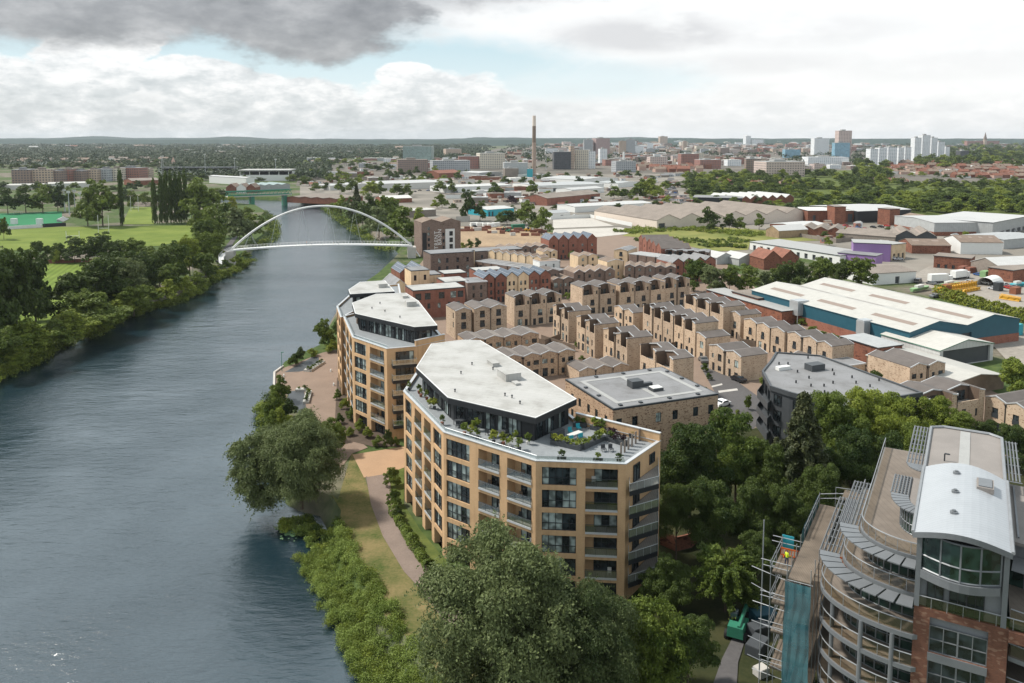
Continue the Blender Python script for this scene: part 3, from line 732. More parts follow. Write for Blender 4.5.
# main body behind the glass and the brick front
body = MB(); body.prism([rc(0.02,0.35), rc(6.8,0.35), rc(6.8,29.4), rc(0.02,29.4)], 0, 25.6, 0); body.build('core_wall', M['rc_wall'], cres)
bw = MB()
W0, W1 = 1.25, 5.6
def fbox(b, s0, s1, t0, t1, z0, z1, m=0): b.prism([rc(s0,t0), rc(s1,t0), rc(s1,t1), rc(s0,t1)], z0, z1, m)
fbox(bw, 0, W0, -0.05, 0.34, 0, 19.6); fbox(bw, W1, 7.0, -0.05, 0.34, 0, 19.6); fbox(bw, W0, W1, -0.05, 0.34, 18.9, 19.6)
for k in range(6): fbox(bw, W0, W1, -0.049, 0.3, 0 if k == 0 else 3.15*k-0.75, 0.3 if k == 0 else 3.15*k-0.02)
fbox(bw, 7.0, 14, -0.3, 0.1, 18.6, 19.55); fbox(bw, 13.0, 14, -0.3, 0.1, 0, 18.6)
bw.build('brick_front', M['rc_brick'], cres)
def uvec(): return ER
for k in range(6):
    z0 = 3.15*k+0.3 if k == 0 else 3.15*k
    for j in range(2):
        fm, gm_ = glazing((W1-W0)/2, 2.38 if k else 2.1, 2, 1.15, 0.0, k*2+j+100, 'rc_grey')
        o = link('window', fm, cres, (*rc(W0+(W1-W0)/2*j, 0.12), z0), math.atan2(ER[1], ER[0])); link('pane', gm_, o)
sp_ = MB(); fbox(sp_, W0-.05, W1+.05, -0.12, -0.052, 15.0, 15.72); sp_.build('spandrel', M['rc_grey'], cres); sp_ = MB(); fbox(sp_, W0-.05, W1+.05, -0.12, -0.052, 11.85, 12.55); sp_.build('spandrel', M['rc_grey'], cres)
# railing over the brick and recessed storey
rl = MB()
path = [rc(0.1,-0.02), rc(7.0,-0.02), rc(14,-0.25)]
for i in range(2): rl.poly([(*path[i],19.7),(*path[i+1],19.7),(*path[i+1],20.5),(*path[i],20.5)], 0)
rl.tube([(*p, 20.6) for p in path], 0.05, 5, 1)
for k in range(12): rl.tube([(*rc(0.1+k*1.2,-0.02-0.03*max(0,k-6)),19.6),(*rc(0.1+k*1.2,-0.02-0.03*max(0,k-6)),20.6)], 0.03, 4, 1)
rl.build('railing', [M['mesh_panel'], M['rc_galv']], cres)
for j, s0 in enumerate((0.9, 2.6, 3.9)):
    fm, gm_ = glazing(1.3, 2.6, 2, 0, 0.0, 40+j)
    o = link('window', fm, cres, (*rc(s0, 0.2), 19.65), math.atan2(ER[1], ER[0])); link('pane', gm_, o)
# curved bay window under the barrel roof
bay = MB(); bf = MB(); n = 8; bow = 1.25
bp = [(0.35+5.9*k/n, -bow*math.sin(math.pi*k/n)*0.9+0.1) for k in range(n+1)]
for i in range(n): bay.poly([(*rc(*bp[i]),23.1),(*rc(*bp[i+1]),23.1),(*rc(*bp[i+1]),26.35),(*rc(*bp[i]),26.35)])
bo = bay.build('bay_window', M['glass_green'], cres)
for i in range(0, n+1, 2): bf.tube([(*rc(*bp[i]),23.0),(*rc(*bp[i]),26.4)], 0.09, 4)
for zz in (23.1, 24.3, 26.3): bf.tube([(*rc(*p),zz) for p in bp], 0.08, 4)
bf.build('bay_frame', M['rc_grey'], bo)
lip = MB(); lip.prism([rc(p[0], p[1]-0.25) for p in bp] + [rc(6.25,1.2), rc(0.35,1.2)], 22.3, 23.0); lip.build('bay_base', M['rc_grey'], cres)
for s in (0.12, 6.55):
    c_ = MB(); fbox(c_, s-0.15, s+0.25, -0.1, 0.3, 19.62, 26.3); c_.build('pilaster', M['rc_grey'], cres)
# barrel roof, arched across, front edge bowed
br = MB(); ns, ntt = 12, 10
def bz(f): return 26.35 + 1.05*math.sin(math.pi*f)
grid = []
for j in range(ntt+1):
    row = []
    for i in range(ns+1):
        f = i/ns; t0 = -0.55 - 1.0*math.sin(math.pi*f); t = t0 + (15.3-t0)*j/ntt
        row.append((*rc(-0.35+7.3*f, t), bz(f)))
    grid.append(row)
for j in range(ntt):
    for i in range(ns):
        br.poly([grid[j][i], grid[j][i+1], grid[j+1][i+1], grid[j+1][i]], 0)
for i in range(ns):
    a, b = grid[0][i], grid[0][i+1]; br.poly([(a[0],a[1],a[2]-0.5),(b[0],b[1],b[2]-0.5),b,a], 1)
    a, b = grid[0][i], grid[0][i+1]; c2, d2 = grid[-1][i+1], grid[-1][i]
    br.poly([(d2[0],d2[1],d2[2]-.5),(c2[0],c2[1],c2[2]-.5),(b[0],b[1],b[2]-.5),(a[0],a[1],a[2]-.5)], 1)
    br.poly([grid[-1][i+1], grid[-1][i], (d2[0],d2[1],d2[2]-.5),(c2[0],c2[1],c2[2]-.5)][::-1], 1)
for sgn in (0, ns):
    for j in range(ntt):
        a, b = grid[j][sgn], grid[j+1][sgn]; br.poly([a, b, (b[0],b[1],b[2]-0.5), (a[0],a[1],a[2]-0.5)], 1)
bro = br.build('barrel_roof', [M['rc_roof'], M['rc_grey']], cres)
gu = MB()
for sgn in (0, ns): gu.tube([(r[sgn][0], r[sgn][1], r[sgn][2]+0.03) for r in grid], 0.16, 6)
gu.build('gutter', M['rc_galv'], bro)
hatch = MB(); fbox(hatch, 4.3, 5.7, 9.6, 12.0, 27.0, 27.5); fbox(hatch, 4.45, 5.55, 9.8, 11.8, 27.502, 27.6, 1); hatch.build('roof_hatch', [M['rc_flat'], M['rc_grey']], bro)
cow = MB(); cow.tube([(0,0,0),(0,0,0.2)], 0.32, 10); cow.tube([(0,0,0.2),(0,0,0.34)], 0.16, 8); cm = cow.mesh('roof_cowl', M['rc_grey'])
for t in (2.8, 7.6, 12.4): link('roof_cowl', cm, bro, (*rc(2.6, t), bz(0.4)-0.02))
# flat roof behind
fr = MB(); fr.prism([rc(-0.2,15.4), rc(6.7,15.4), rc(6.7,29.2), rc(5.5,29.9), rc(1.0,29.9), rc(-0.2,29.2)], 25.603, 26.0, 0)
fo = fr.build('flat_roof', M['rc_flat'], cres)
edge = MB()
edge.tube([(*rc(p[0],p[1]), 26.12) for p in ((-0.3,15.3),(-0.3,29.1),(1.0,30.0),(5.6,30.0),(6.8,29.1),(6.8,15.3))], 0.17, 6); edge.build('roof_edge', M['rc_galv'], fo)
wk = MB(); fbox(wk, 2.7, 3.7, 15.6, 29.6, 26.003, 26.06); wk.build('walkway', M['membrane_pale'], fo)
tw = MB(); tw.tube([(*rc(1.4,19),26.0),(*rc(1.4,19),26.8)], .08, 6); tw.tube([(*rc(1.4,19),26.8),(*rc(1.9,19),26.8)], .08, 6); tw.build('flue', M['darkmetal'], fo)
m = MB()
for j in range(5): m.tube([(*rc(6.9+0.3*j, 17), 25.9), (*rc(6.9+0.3*j, 29), 25.9)], 0.08, 4)
for q in range(6): m.tube([(*rc(6.8, 17+q*2.4), 25.8), (*rc(8.3, 17+q*2.4), 25.8)], 0.06, 4)
m.build('sun_louvre', M['rc_grey'], cres)
# right wing
rw = MB(); rw.prism([rc(7.02,7.3), rc(16,5.2), rc(20,19), rc(7.02,19.5)], 0, 24.2, 0); rw.build('wing_wall', M['rc_wall'], cres)
rr_ = MB(); rr_.prism([rc(6.95,6.2), rc(16,4.1), rc(20.4,19.4), rc(6.95,19.8)], 24.203, 24.5, 0)
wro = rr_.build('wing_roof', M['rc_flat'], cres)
rb_ = MB()
for k in range(9): rb_.obox(rc(7.6+k*1.05,7.0), ES, ER, 12.2, 0.16, 24.503, 24.62)
rb_.build('roof_rib', M['rc_grey'], wro)
for z in (20.0, 17.0, 14.0, 11.0):
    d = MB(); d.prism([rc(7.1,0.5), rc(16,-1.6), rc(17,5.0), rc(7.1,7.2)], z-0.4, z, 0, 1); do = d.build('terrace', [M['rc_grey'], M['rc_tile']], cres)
    g = MB(); g.poly([(*rc(7.1,7.1),z+.01),(*rc(16,5.0),z+.01),(*rc(16,5.0),z+2.55),(*rc(7.1,7.1),z+2.55)]); go_ = g.build('glazing', M['glass_green'], cres)
    f = MB()
    for k in range(8): f.tube([(*rc(7.1+k*1.2, 7.05-k*0.282),z),(*rc(7.1+k*1.2,7.05-k*0.282),z+2.55)], 0.06, 4)
    f.build('mullion', M['rc_grey'], go_)
    r = MB(); r.poly([(*rc(7.1,0.6),z+.1),(*rc(16,-1.5),z+.1),(*rc(16,-1.5),z+1),(*rc(7.1,0.6),z+1)], 0); r.tube([(*rc(7.1,0.6),z+1.08),(*rc(16,-1.5),z+1.08)], 0.055, 5, 1); r.build('railing', [M['mesh_panel'], M['rc_galv']], do)
for z in (22.5, 19.5):
    aw = MB(); aw.poly([(*rc(7.4,6.9),z+.3),(*rc(12,5.8),z+.3),(*rc(11.6,4.2),z-.25),(*rc(7.2,5.2),z-.25)]); aw.poly([(*rc(7.2,5.2),z-.29),(*rc(11.6,4.2),z-.29),(*rc(12,5.8),z+.26),(*rc(7.4,6.9),z+.26)])
    aw.build('awning', M['rc_galv'], cres)
# ---- scaffold: boarded decks on tubes, with blue-green debris netting
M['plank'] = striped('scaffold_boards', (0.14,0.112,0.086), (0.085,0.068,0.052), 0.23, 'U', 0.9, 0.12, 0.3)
M['netting'] = clear_glass('teal_debris_netting', (0.16,0.42,0.48), 1.0)
nt_ = M['netting'].node_tree
def netmat():
    m, nt, b = newmat('teal_netting'); t = node(nt, 'ShaderNodeBsdfTransparent'); x = node(nt, 'ShaderNodeMixShader')
    n = noise(nt, pos(nt), 0.5, 4); b.inputs['Roughness'].default_value = 0.9
    lk(nt, ramp(nt, n, [(0.3, (0.025,0.1,0.125)), (0.7, (0.06,0.19,0.22))]), b.inputs['Base Color'])
    x.inputs[0].default_value = 0.7; lk(nt, t.outputs[0], x.inputs[1]); lk(nt, b.outputs[0], x.inputs[2]); lk(nt, x.outputs[0], nt.nodes['Material Output'].inputs[0]); return m
M['netting'] = netmat()
scf = empty('scaffold', (0,0,0)); tag(scf, 'tube scaffold with boarded decks and teal netting along the left of the rounded block', 'scaffold')
for z in (5, 9, 13, 17.3):
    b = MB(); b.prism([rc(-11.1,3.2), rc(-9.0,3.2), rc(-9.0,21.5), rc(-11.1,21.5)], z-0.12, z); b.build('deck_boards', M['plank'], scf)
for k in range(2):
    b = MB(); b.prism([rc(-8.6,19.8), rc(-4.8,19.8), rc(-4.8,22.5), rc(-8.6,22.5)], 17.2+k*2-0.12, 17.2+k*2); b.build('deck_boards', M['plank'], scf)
tb = MB()
for t in [3.2+q*2.3 for q in range(9)]:
    for s in (-11.2, -9.0):
        tb.tube([(*rc(s, t), 0), (*rc(s, t), 18.6)], 0.045, 5)
    tb.tube([(*rc(-11.2, t), 17.1), (*rc(-8.8, t), 17.1)], 0.04, 4)
tb.build('upright', M['rc_galv'], scf)
gr_ = MB()
for z in (17.9, 18.45):
    gr_.tube([(*rc(-11.2,12),z),(*rc(-11.2,21.6),z)], 0.04, 4); gr_.tube([(*rc(-11.2,21.6),z),(*rc(-4.8,22.6),z+1.2)], 0.04, 4)
for k in range(5): gr_.tube([(*rc(-9.5+k*1.2,21.9+k*.15),17.2+k*.25),(*rc(-9.5+k*1.2,21.9+k*.15),19.4+k*.1)], 0.04, 4)
for z in (18.2, 18.9, 19.6): gr_.tube([(*rc(-9.5,21.7),z),(*rc(-4.6,22.6),z)], 0.04, 4)
gr_.build('guard_rail', M['rc_galv'], scf)
nb = MB()
def net(s0, t0, s1, t1, z0, z1, nseg=6):
    for i in range(nseg):
        for j in range(8):
            def q(f, g): 
                w = 0.1*math.sin(f*17+g*9)+0.08*math.sin(g*23)
                p = rc(s0+(s1-s0)*f, t0+(t1-t0)*f); return (p[0]+w*ES[0]*0.6, p[1]-w*0.6, z0+(z1-z0)*g)
            nb.poly([q(i/nseg,j/8), q((i+1)/nseg,j/8), q((i+1)/nseg,(j+1)/8), q(i/nseg,(j+1)/8)])
net(-11.35, 3.0, -8.95, 3.0, 0.2, 17.0); net(-11.35, 11.5, -11.35, 3.0, 0.2, 17.0); net(-11.35, 21.6, -11.35, 11.5, 16.2, 18.3, 5)
nb.build('debris_netting', M['netting'], scf, uv=False)
# lower working tower to the left, with men on it
tw2 = empty('scaffold', (0,0,0)); tag(tw2, 'bare tube scaffold tower with side platforms and loose poles left of the netted scaffold', 'scaffold')
for z in (4, 8, 11.2, 14.6):
    b = MB(); b.prism([rc(-13.7,8.5), rc(-11.5,8.5), rc(-11.5,14), rc(-13.7,14)], z-0.12, z); b.build('deck_boards', M['plank'], tw2)
b = MB()
for s in (-13.8, -11.55):
    for t in (8.4, 11.2, 14.1): b.tube([(*rc(s, t), 0), (*rc(s, t), 16.0)], 0.05, 5)
b.tube([(*rc(-14.9, 9.6), 0), (*rc(-14.9, 9.6), 19.5)], 0.07, 6)
b.build('upright', M['rc_galv'], tw2)
b = MB(); r_ = random.Random(3)
for z in (4.6, 5.1, 8.6, 9.1, 11.8, 12.3, 15.2, 15.8):
    for t in (8.4, 14.1): b.tube([(*rc(-14.4-r_.random()*.6, t), z), (*rc(-11.4+r_.random()*.4, t), z)], 0.045, 4)
    b.tube([(*rc(-13.8,8),z),(*rc(-13.8,14.5),z)], 0.045, 4)
for k in range(7):
    z = 3+k*1.9; b.tube([(*rc(-15.2-r_.random()*.8, 8+r_.random()), z), (*rc(-11.6+r_.random()*.3, 8.3), z-1.2+r_.random()*1.4)], 0.045, 4)
b.build('brace_tube', M['rc_galv'], tw2)
b = MB(); b.prism([rc(-13.85,14.2), rc(-12.6,14.2), rc(-12.6,14.27), rc(-13.85,14.27)], 14.6, 16.1); b.build('net_panel', M['teal'], tw2)
# orange barrier panels
M['orange'] = plain('orange_plastic', (0.5,0.1,0.02), 0.5, var=0.15)
def barrier(p, yaw, z, label):
    b = MB()
    b.box(-1,1,-.03,.03,.85,1.0); b.box(-1,1,-.03,.03,.12,.25); b.box(-1,-.93,-.028,.028,.25,.85); b.box(.93,1,-.028,.028,.25,.85)
    for k in range(6): b.box(-.8+k*.3,-.72+k*.3,-.02,.02,.25,.85)
    b.box(-.7,-.6,-.3,.3,0,.12); b.box(.6,.7,-.3,.3,0,.12)
    o = b.build('barrier', M['orange']); o.location = (*p, z); o.rotation_euler = (0,0,yaw)
    tag(o, label, 'barrier', 'orange barriers on the scaffolded terraces')
barrier(rc(-7.0,8.5), -0.35, 17.01, 'orange plastic barrier on the upper curved terrace beside the netting')
barrier(rc(-7.0,8.3), -0.35, 14.01, 'orange plastic barrier on the curved terrace one storey below the first')
barrier(rc(-12.6,12.3), -0.5, 14.61, 'orange barrier on the top platform of the bare scaffold tower')
# ------------------------------------------------------------------ houses of the estate
AX = Vector((-0.381, 0.924, 0)); YA = R(22.4); YB = R(-67.6)
HC = {}
def grid_wall(b, fx, L, z0, z1, holes, dep, m=0):
    """wall in 'fx(s, z, inward)' space with real openings"""
    xs = sorted({0.0, L} | {h[0] for h in holes} | {h[2] for h in holes}); zs = sorted({z0, z1} | {h[1] for h in holes} | {h[3] for h in holes})
    for i in range(len(xs)-1):
        for j in range(len(zs)-1):
            cx_, cz_ = (xs[i]+xs[i+1])/2, (zs[j]+zs[j+1])/2
            if any(h[0] < cx_ < h[2] and h[1] < cz_ < h[3] for h in holes): continue
            b.poly([fx(xs[i],zs[j],0), fx(xs[i+1],zs[j],0), fx(xs[i+1],zs[j+1],0), fx(xs[i],zs[j+1],0)], m)
    for h in holes:
        a, z_, c, z2 = h[:4]
        b.poly([fx(a,z_,0),fx(a,z2,0),fx(a,z2,dep),fx(a,z_,dep)], m); b.poly([fx(c,z_,0),fx(c,z_,dep),fx(c,z2,dep),fx(c,z2,0)], m)
        b.poly([fx(a,z_,0),fx(a,z_,dep),fx(c,z_,dep),fx(c,z_,0)], m); b.poly([fx(a,z2,0),fx(c,z2,0),fx(c,z2,dep),fx(a,z2,dep)], m)
def win_mesh(w, h, kind, pale):
    key = ('win', round(w,2), round(h,2), kind, pale)
    if key in HC: return HC[key]
    b = MB(); t = 0.06; fm = 2 if kind == 'd' else 0
    b.poly([(0,.05,0),(w,.05,0),(w,.05,h),(0,.05,h)], 3 if kind == 'd' else 1)
    b.box(0,t,0,.09,0,h,0); b.box(w-t,w,0,.09,0,h,0); b.box(t,w-t,0,.09,0,t,0); b.box(t,w-t,0,.09,h-t,h,0)
    if kind != 'd':
        n = 1 if w < 0.9 else 2
        for i in range(1, n): b.box(w*i/n-t/2, w*i/n+t/2, .005,.085,t,h-t,0)
    if kind == 'j':
        b.box(-0.05,w+.05,-.14,-.1,0.05,1.0,0); 
        for k in range(2): b.box(-0.05 if k == 0 else w, 0 if k == 0 else w+.05, -.1,-.02,0.06,0.99,0)
    HC[key] = b.mesh('window', [M['darkmetal'], M['glass_pale' if pale else 'glass'], M['darkmetal'], M['charcoal']])
    return HC[key]
def house_meshes(w, d, he, rise, wins, side, notch, wall, roofs, trim, flat):
    key = ('h', round(w,1), round(d,1), he, rise, tuple(wins), tuple(side), notch, wall, roofs, trim, flat)
    if key in HC: return HC[key]
    n0, n1, nd, nz = notch if notch else (None,)*4
    zr = lambda x: he + rise*(1-abs(2*x/w-1)) if not flat else he
    holes = [(x-ww/2, z, x+ww/2, z+hh) for x, z, ww, hh, k in wins]
    b = MB(); front = lambda s, z, i: (s, i, z)
    top = nz if notch else he
    if notch:
        lo = [h for h in holes if h[3] <= nz+0.01]; hi = [h for h in holes if h[3] > nz+0.01]
        grid_wall(b, front, w, 0, nz, lo, 0.14)
        par = 0.75
        for (a, c, y0) in ((0,n0,0),(n0,n1,nd),(n1,w,0)):
            if c - a < 0.02: continue
            seg = [(h[0]-a, h[1], h[2]-a, h[3]) for h in hi if h[0] >= a-0.01 and h[2] <= c+0.01]
            zt = min(zr(a), zr(c))
            mm = 1 if y0 else 0
            grid_wall(b, (lambda s, z, i, a=a, y0=y0: (a+s, y0+i, z)), c-a, nz, zt, seg, 0.14, mm)
            pts = [(a,y0,zt),(c,y0,zt),(c,y0,zr(c))]
            if a < w/2 < c and not flat: pts.append((w/2,y0,zr(w/2)))
            pts.append((a,y0,zr(a)))
            cl = [p for i, p in enumerate(pts) if p != pts[i-1]]
            if len(cl) > 2: b.poly(cl, mm)
        if n0 > 0.02: b.poly([(n0,0,nz),(n0,nd,nz),(n0,nd,zr(n0)),(n0,0,zr(n0))], 1)
        if n1 < w-0.02: b.poly([(n1,nd,nz),(n1,0,nz),(n1,0,zr(n1)),(n1,nd,zr(n1))], 1)
        b.poly([(n0,0.2,nz+.01),(n1,0.2,nz+.01),(n1,nd,nz+.01),(n0,nd,nz+.01)], 2)
        b.box(n0+.01, n1-.01, 0, 0.2, nz, nz+par, 0)
        # dark sliding doors at the back of the roof terrace
        b.box(n0+0.25*(n1-n0), n0+0.85*(n1-n0), nd-.05, nd-.004, nz+.05, min(nz+2.1, he), 3)
    else:
        grid_wall(b, front, w, 0, he, holes, 0.14)
        if not flat: b.poly([(0,0,he),(w,0,he),(w/2,0,he+rise)])
    y0l = nd if (notch and n0 < 0.02) else 0; y0r = nd if (notch and n1 > w-0.02) else 0
    sh = [(y-ww/2, z, y+ww/2, z+hh) for y, z, ww, hh, k in side]
    zc = nz if notch else he
    def sidewall(xx, fl, y0, holes_):
        fx = (lambda s, z, i: (xx+i, d-s, z)) if fl else (lambda s, z, i: (xx-i, s, z))
        hl = [((d-h[2]) if fl else h[0], h[1], (d-h[0]) if fl else h[2], h[3]) for h in holes_]
        if y0 == 0: grid_wall(b, fx, d, 0, he, hl, 0.14)
        else:
            grid_wall(b, fx, d, 0, zc, [h for h in hl if h[3] <= zc], 0.14)
            if fl: b.poly([(xx,d,zc),(xx,y0,zc),(xx,y0,he),(xx,d,he)])
            else: b.poly([(xx,y0,zc),(xx,d,zc),(xx,d,he),(xx,y0,he)])
            b.box(xx-.2 if not fl else xx, xx if not fl else xx+.2, .2, y0, zc+.002, zc+.75)
    sidewall(0, True, y0l, sh); sidewall(w, False, y0r, sh)
    b.poly([(w,d,0),(0,d,0),(0,d,he),(w,d,he)])
    if not flat: b.poly([(w,d,he),(0,d,he),(w/2,d,he+rise)])
    wm_ = b.mesh('wall', [M[wall], M['timber'], M['deck'], M['glass']])
    r = MB(); th = 0.16
    if flat:
        r.box(-.05,w+.05,-.05,d+.05,he+.002,he+.3,1); r.poly([(.25,.25,he+.305),(w-.25,.25,he+.305),(w-.25,d-.25,he+.305),(.25,d-.25,he+.305)],0)
    else:
        xs = sorted({0.0, w/2, w} | ({n0, n1} if notch else set()))
        for i in range(len(xs)-1):
            a, c = xs[i], xs[i+1]
            if c-a < 0.02: continue
            y0 = nd-.25 if (notch and a >= n0-0.01 and c <= n1+0.01) else -0.12
            mm = 0 if (a+c)/2 < w/2 else 2
            za, zc2 = zr(a)+.003, zr(c)+.003
            q = [(a,y0),(c,y0),(c,d+.1),(a,d+.1)]; zz = [za, zc2, zc2, za]
            tp = [(x,y,z+th) for (x,y),z in zip(q,zz)]; bt = [(x,y,z) for (x,y),z in zip(q,zz)]
            r.poly(tp, mm); r.poly(bt[::-1], mm)
            for k in range(4): r.poly([bt[k], bt[(k+1)%4], tp[(k+1)%4], tp[k]], 1 if k in (0,2) else mm)
            # pale verge strip
            sg = 0.02
            v = [(a,y0-.02),(c,y0-.02),(c,y0+.16),(a,y0+.16)]
            r.poly([(x,y,z+th+sg) for (x,y),z in zip(v,[za,zc2,zc2,za])], 1)
            r.poly([(a,y0-.02,za-.04),(c,y0-.02,zc2-.04),(c,y0-.02,zc2+th+sg),(a,y0-.02,za+th+sg)], 1)
            v = [(a,d-.05),(c,d-.05),(c,d+.12),(a,d+.12)]
            r.poly([(x,y,z+th+sg) for (x,y),z in zip(v,[za,zc2,zc2,za])], 1)
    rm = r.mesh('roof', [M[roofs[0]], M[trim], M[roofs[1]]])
    HC[key] = (wm_, rm)
    return HC[key]
PIPE = {}
def house(label, loc, yaw, w, d, he, rise, wins, side=(), notch=None, wall='multi', roofs=('slate','slate'), trim='coping', flat=False, group=None, cat='house', pipe=None, seed=0, name='terraced_house'):
    root = empty(name, (loc[0], loc[1], 0), yaw); tag(root, label, cat, group)
    wm_, rm = house_meshes(w, d, he, rise, wins, side, notch, wall, roofs, trim, flat)
    link('wall', wm_, root); link('roof', rm, root)
    r_ = random.Random(seed)
    for x, z, ww, hh, k in wins:
        y = 0.08
        o = link('door' if k == 'd' else 'window', win_mesh(ww, hh, k, r_.random() < 0.3), root, (x-ww/2, y, z))
    for y, z, ww, hh, k in side:
        mesh_ = win_mesh(ww, hh, k, r_.random() < 0.25)
        link('window', mesh_, root, (0.08, y+ww/2, z), -math.pi/2); link('window', mesh_, root, (w-0.08, y-ww/2, z), math.pi/2)
    if pipe is not None:
        k = ('p', he)
        if k not in PIPE:
            b = MB(); b.tube([(0,-.08,0),(0,-.08,he-.5)], 0.06, 5); b.box(-.14,.14,-.2,-.02,he-.5,he-.15); PIPE[k] = b.mesh('downpipe', M['charcoal'])
        link('downpipe', PIPE[k], root, (pipe, 0, 0))
    return root
def front_windows(style, w, he, rnd):
    c = w/2
    if style == 'J3': return [(c,0.05,1.1,2.1,'d'), (c,3.0,1.5,2.1,'j'), (c,5.9,1.5,2.1,'j')]
    if style == 'T': return [(w*.28,3.0,1.2,2.1,'j'), (w*.72,3.2,0.6,1.6,'w'), (w*.3,0.3,1.3,2.1,'w'), (w*.75,0.05,1.0,2.1,'d'), (w*.24,6.9,0.6,1.1,'w')]
    if style == 'G': return [(w*.5,3.2,0.7,1.6,'w'), (w*.3,0.4,1.2,1.7,'w'), (w*.75,0.05,1.0,2.1,'d')]
    if style == 'TA': return [(w*.6,3.0,1.5,2.1,'j'), (w*.25,0.05,1.0,2.1,'d'), (w*.65,0.3,1.6,2.0,'w'), (w*.86,6.9,0.6,1.2,'w')]
    if style == 'J2': return [(c,3.1,1.3,2.1,'j'), (w*.3,0.05,1.0,2.1,'d'), (w*.68,0.4,1.3,1.9,'w')]
    if style == 'L2': return [(w*.32,3.3,0.9,1.2,'w'), (w*.74,3.4,1.5,1.2,'w'), (w*.3,0.5,0.9,1.4,'w'), (w*.72,0.05,1.5,2.2,'w')]
    if style == 'W2': return [(w*.25,3.3,0.8,1.2,'w'), (w*.7,3.0,1.5,1.9,'w'), (w*.3,0.05,1.0,2.1,'d'), (w*.7,0.5,1.4,1.3,'w')]
    if style == 'R3': return [(w*.3,5.8,0.8,1.6,'w'), (w*.68,5.8,0.8,1.6,'w'), (w*.3,3.0,0.8,1.6,'w'), (w*.68,3.0,0.8,1.6,'w'), (w*.3,0.4,0.9,1.6,'w'), (w*.7,0.05,1,2.1,'d')]
    if style == 'S3': return [(c,6.0,1.0,1.3,'w'), (c,3.1,1.0,1.5,'w'), (w*.3,0.05,.9,2.1,'d'), (w*.7,.4,.9,1.5,'w')]
    return []
ROWN = [0]
def row(desc, pL, pR, he, n, facing, d, style, wall='multi', roofs=('slate','slate'), rise=0.85, walls=None, group=None, sidewin=(), cat='house', order=1, trim='coping', flat=False, name='terraced_house'):
    """houses side by side between two photo points on their front eaves"""
    L, Rr = G(pL[0], pL[1], he), G(pR[0], pR[1], he)
    if facing == 'auto': yaw = math.atan2(Rr.y-L.y, Rr.x-L.x)
    else: yaw = YA if facing == 'A' else YB
    u = Vector((math.cos(yaw), math.sin(yaw), 0)); v = Vector((-u.y, u.x, 0))
    W_ = (Rr-L).dot(u); off = (Rr-L).dot(v)/2
    w = W_/n; o = L + v*off
    ROWN[0] += 1; rnd = random.Random(ROWN[0]*17)
    out = []
    for i in range(n):
        ns = {'T': (w*.46, w*.93, 2.4, 6.0), 'TA': (w*.06, w*.66, 2.3, 6.0), 'G': (w*.1, w*.74, 2.2, 6.0), 'BIG': (w*.04, w*.8, 2.6, 5.9)}.get(style)
        st = 'T' if style == 'BIG' else style
        wins = [x for x in front_windows(st, w, he, rnd) if not (style in ('BIG','G') and x[1] > 6)]
        # small changes from house to house
        if rnd.random() < 0.3 and st in ('T','TA','J2','L2','W2'): wins = [(w-x, z, a, b_, k) if z < 5.9 else (x, z, a, b_, k) for x, z, a, b_, k in wins]
        # keep openings clear of each other and of the edges
        ok = []
        for x in wins:
            if x[0]-x[2]/2 < 0.15 or x[0]+x[2]/2 > w-0.15 or x[1]+x[3] > he-0.1: continue
            if ns and x[1]+x[3] > ns[3]-0.05:
                if x[1] < ns[3]: continue
                if x[0]+x[2]/2 > ns[0]-.1 and x[0]-x[2]/2 < ns[1]+.1: continue
            if any(abs(x[0]-q[0]) < (x[2]+q[2])/2+.05 and x[1] < q[1]+q[3]+.05 and q[1] < x[1]+x[3]+.05 for q in ok): continue
            ok.append(x)
        wl = walls[i % len(walls)] if walls else wall
        sw = sidewin if i in (0, n-1) else ()
        p = o + u*(w*i) ; p = p + v*(0.25*((i*7+ROWN[0]) % 2))
        nm = desc if n == 1 else '%s house in the %s' % (('leftmost','rightmost')[i] if n == 2 else 'rightmost' if i == n-1 else 'leftmost' if i == 0 else number_word(i), desc)
        out.append(house(' '.join(nm.split()[:16]), p, yaw, w*0.999, d, he, rise, tuple(ok), sw, ns, wl, roofs, trim, flat, group, cat, 0.12 if i else w-0.15, ROWN[0]*10+i, name))
    return out
GB = 'mottled buff houses of the estate'
SW = ((2.2,3.2,0.8,1.7,'w'), (5.2,3.3,0.8,1.2,'w'), (2.4,0.5,0.8,1.5,'w'))
row('single steep gabled buff house behind the white penthouse roof', (455.5,311.4), (472.2,310), 8.6, 1, 'A', 9, 'J3', sidewin=((2.0,3.2,0.9,1.8,'w'),(2.0,6.0,0.9,1.8,'w')), group=GB)
row('pair of buff gables with stacked black balconies beside the single gable', (475,310), (506,306), 8.6, 2, 'A', 9, 'J3', group=GB)
row('buff row with wide roof terraces in front of the red and cream gables', (515.8,299), (560.6,294), 9.2, 3, 'A', 8, 'TA', group=GB)
row('buff pair end-on below the wide terraced row', (550,306), (571,312), 9.2, 2, 'B', 7.4, 'T', group=GB)
row('second end-on buff pair, beside a dark timber garden fence', (573,317), (598,325), 9.2, 2, 'B', 7.4, 'T', group=GB)
row('third end-on buff pair, behind the low garage roofs', (602,329), (628,339), 9.2, 2, 'B', 7.4, 'T', group=GB)
row('large end-on buff pair with big roof terrace behind the flat grey roof', (636,345), (677,359.5), 9.2, 2, 'B', 5.6, 'BIG', group=GB)
row('long buff sawtooth row in the middle of the estate', (643.5,305), (695,324), 9.2, 5, 'B', 7.6, 'G', group=GB)
row('two storey buff house at the near end of the long sawtooth row', (690.4,332.7), (705.6,338.6), 6.2, 1, 'B', 7.8, 'W2', group=GB)
row('two storey buff pair facing the dark parked car', (710.3,345), (739.6,357.5), 6.2, 2, 'B', 8, 'W2', group=GB)
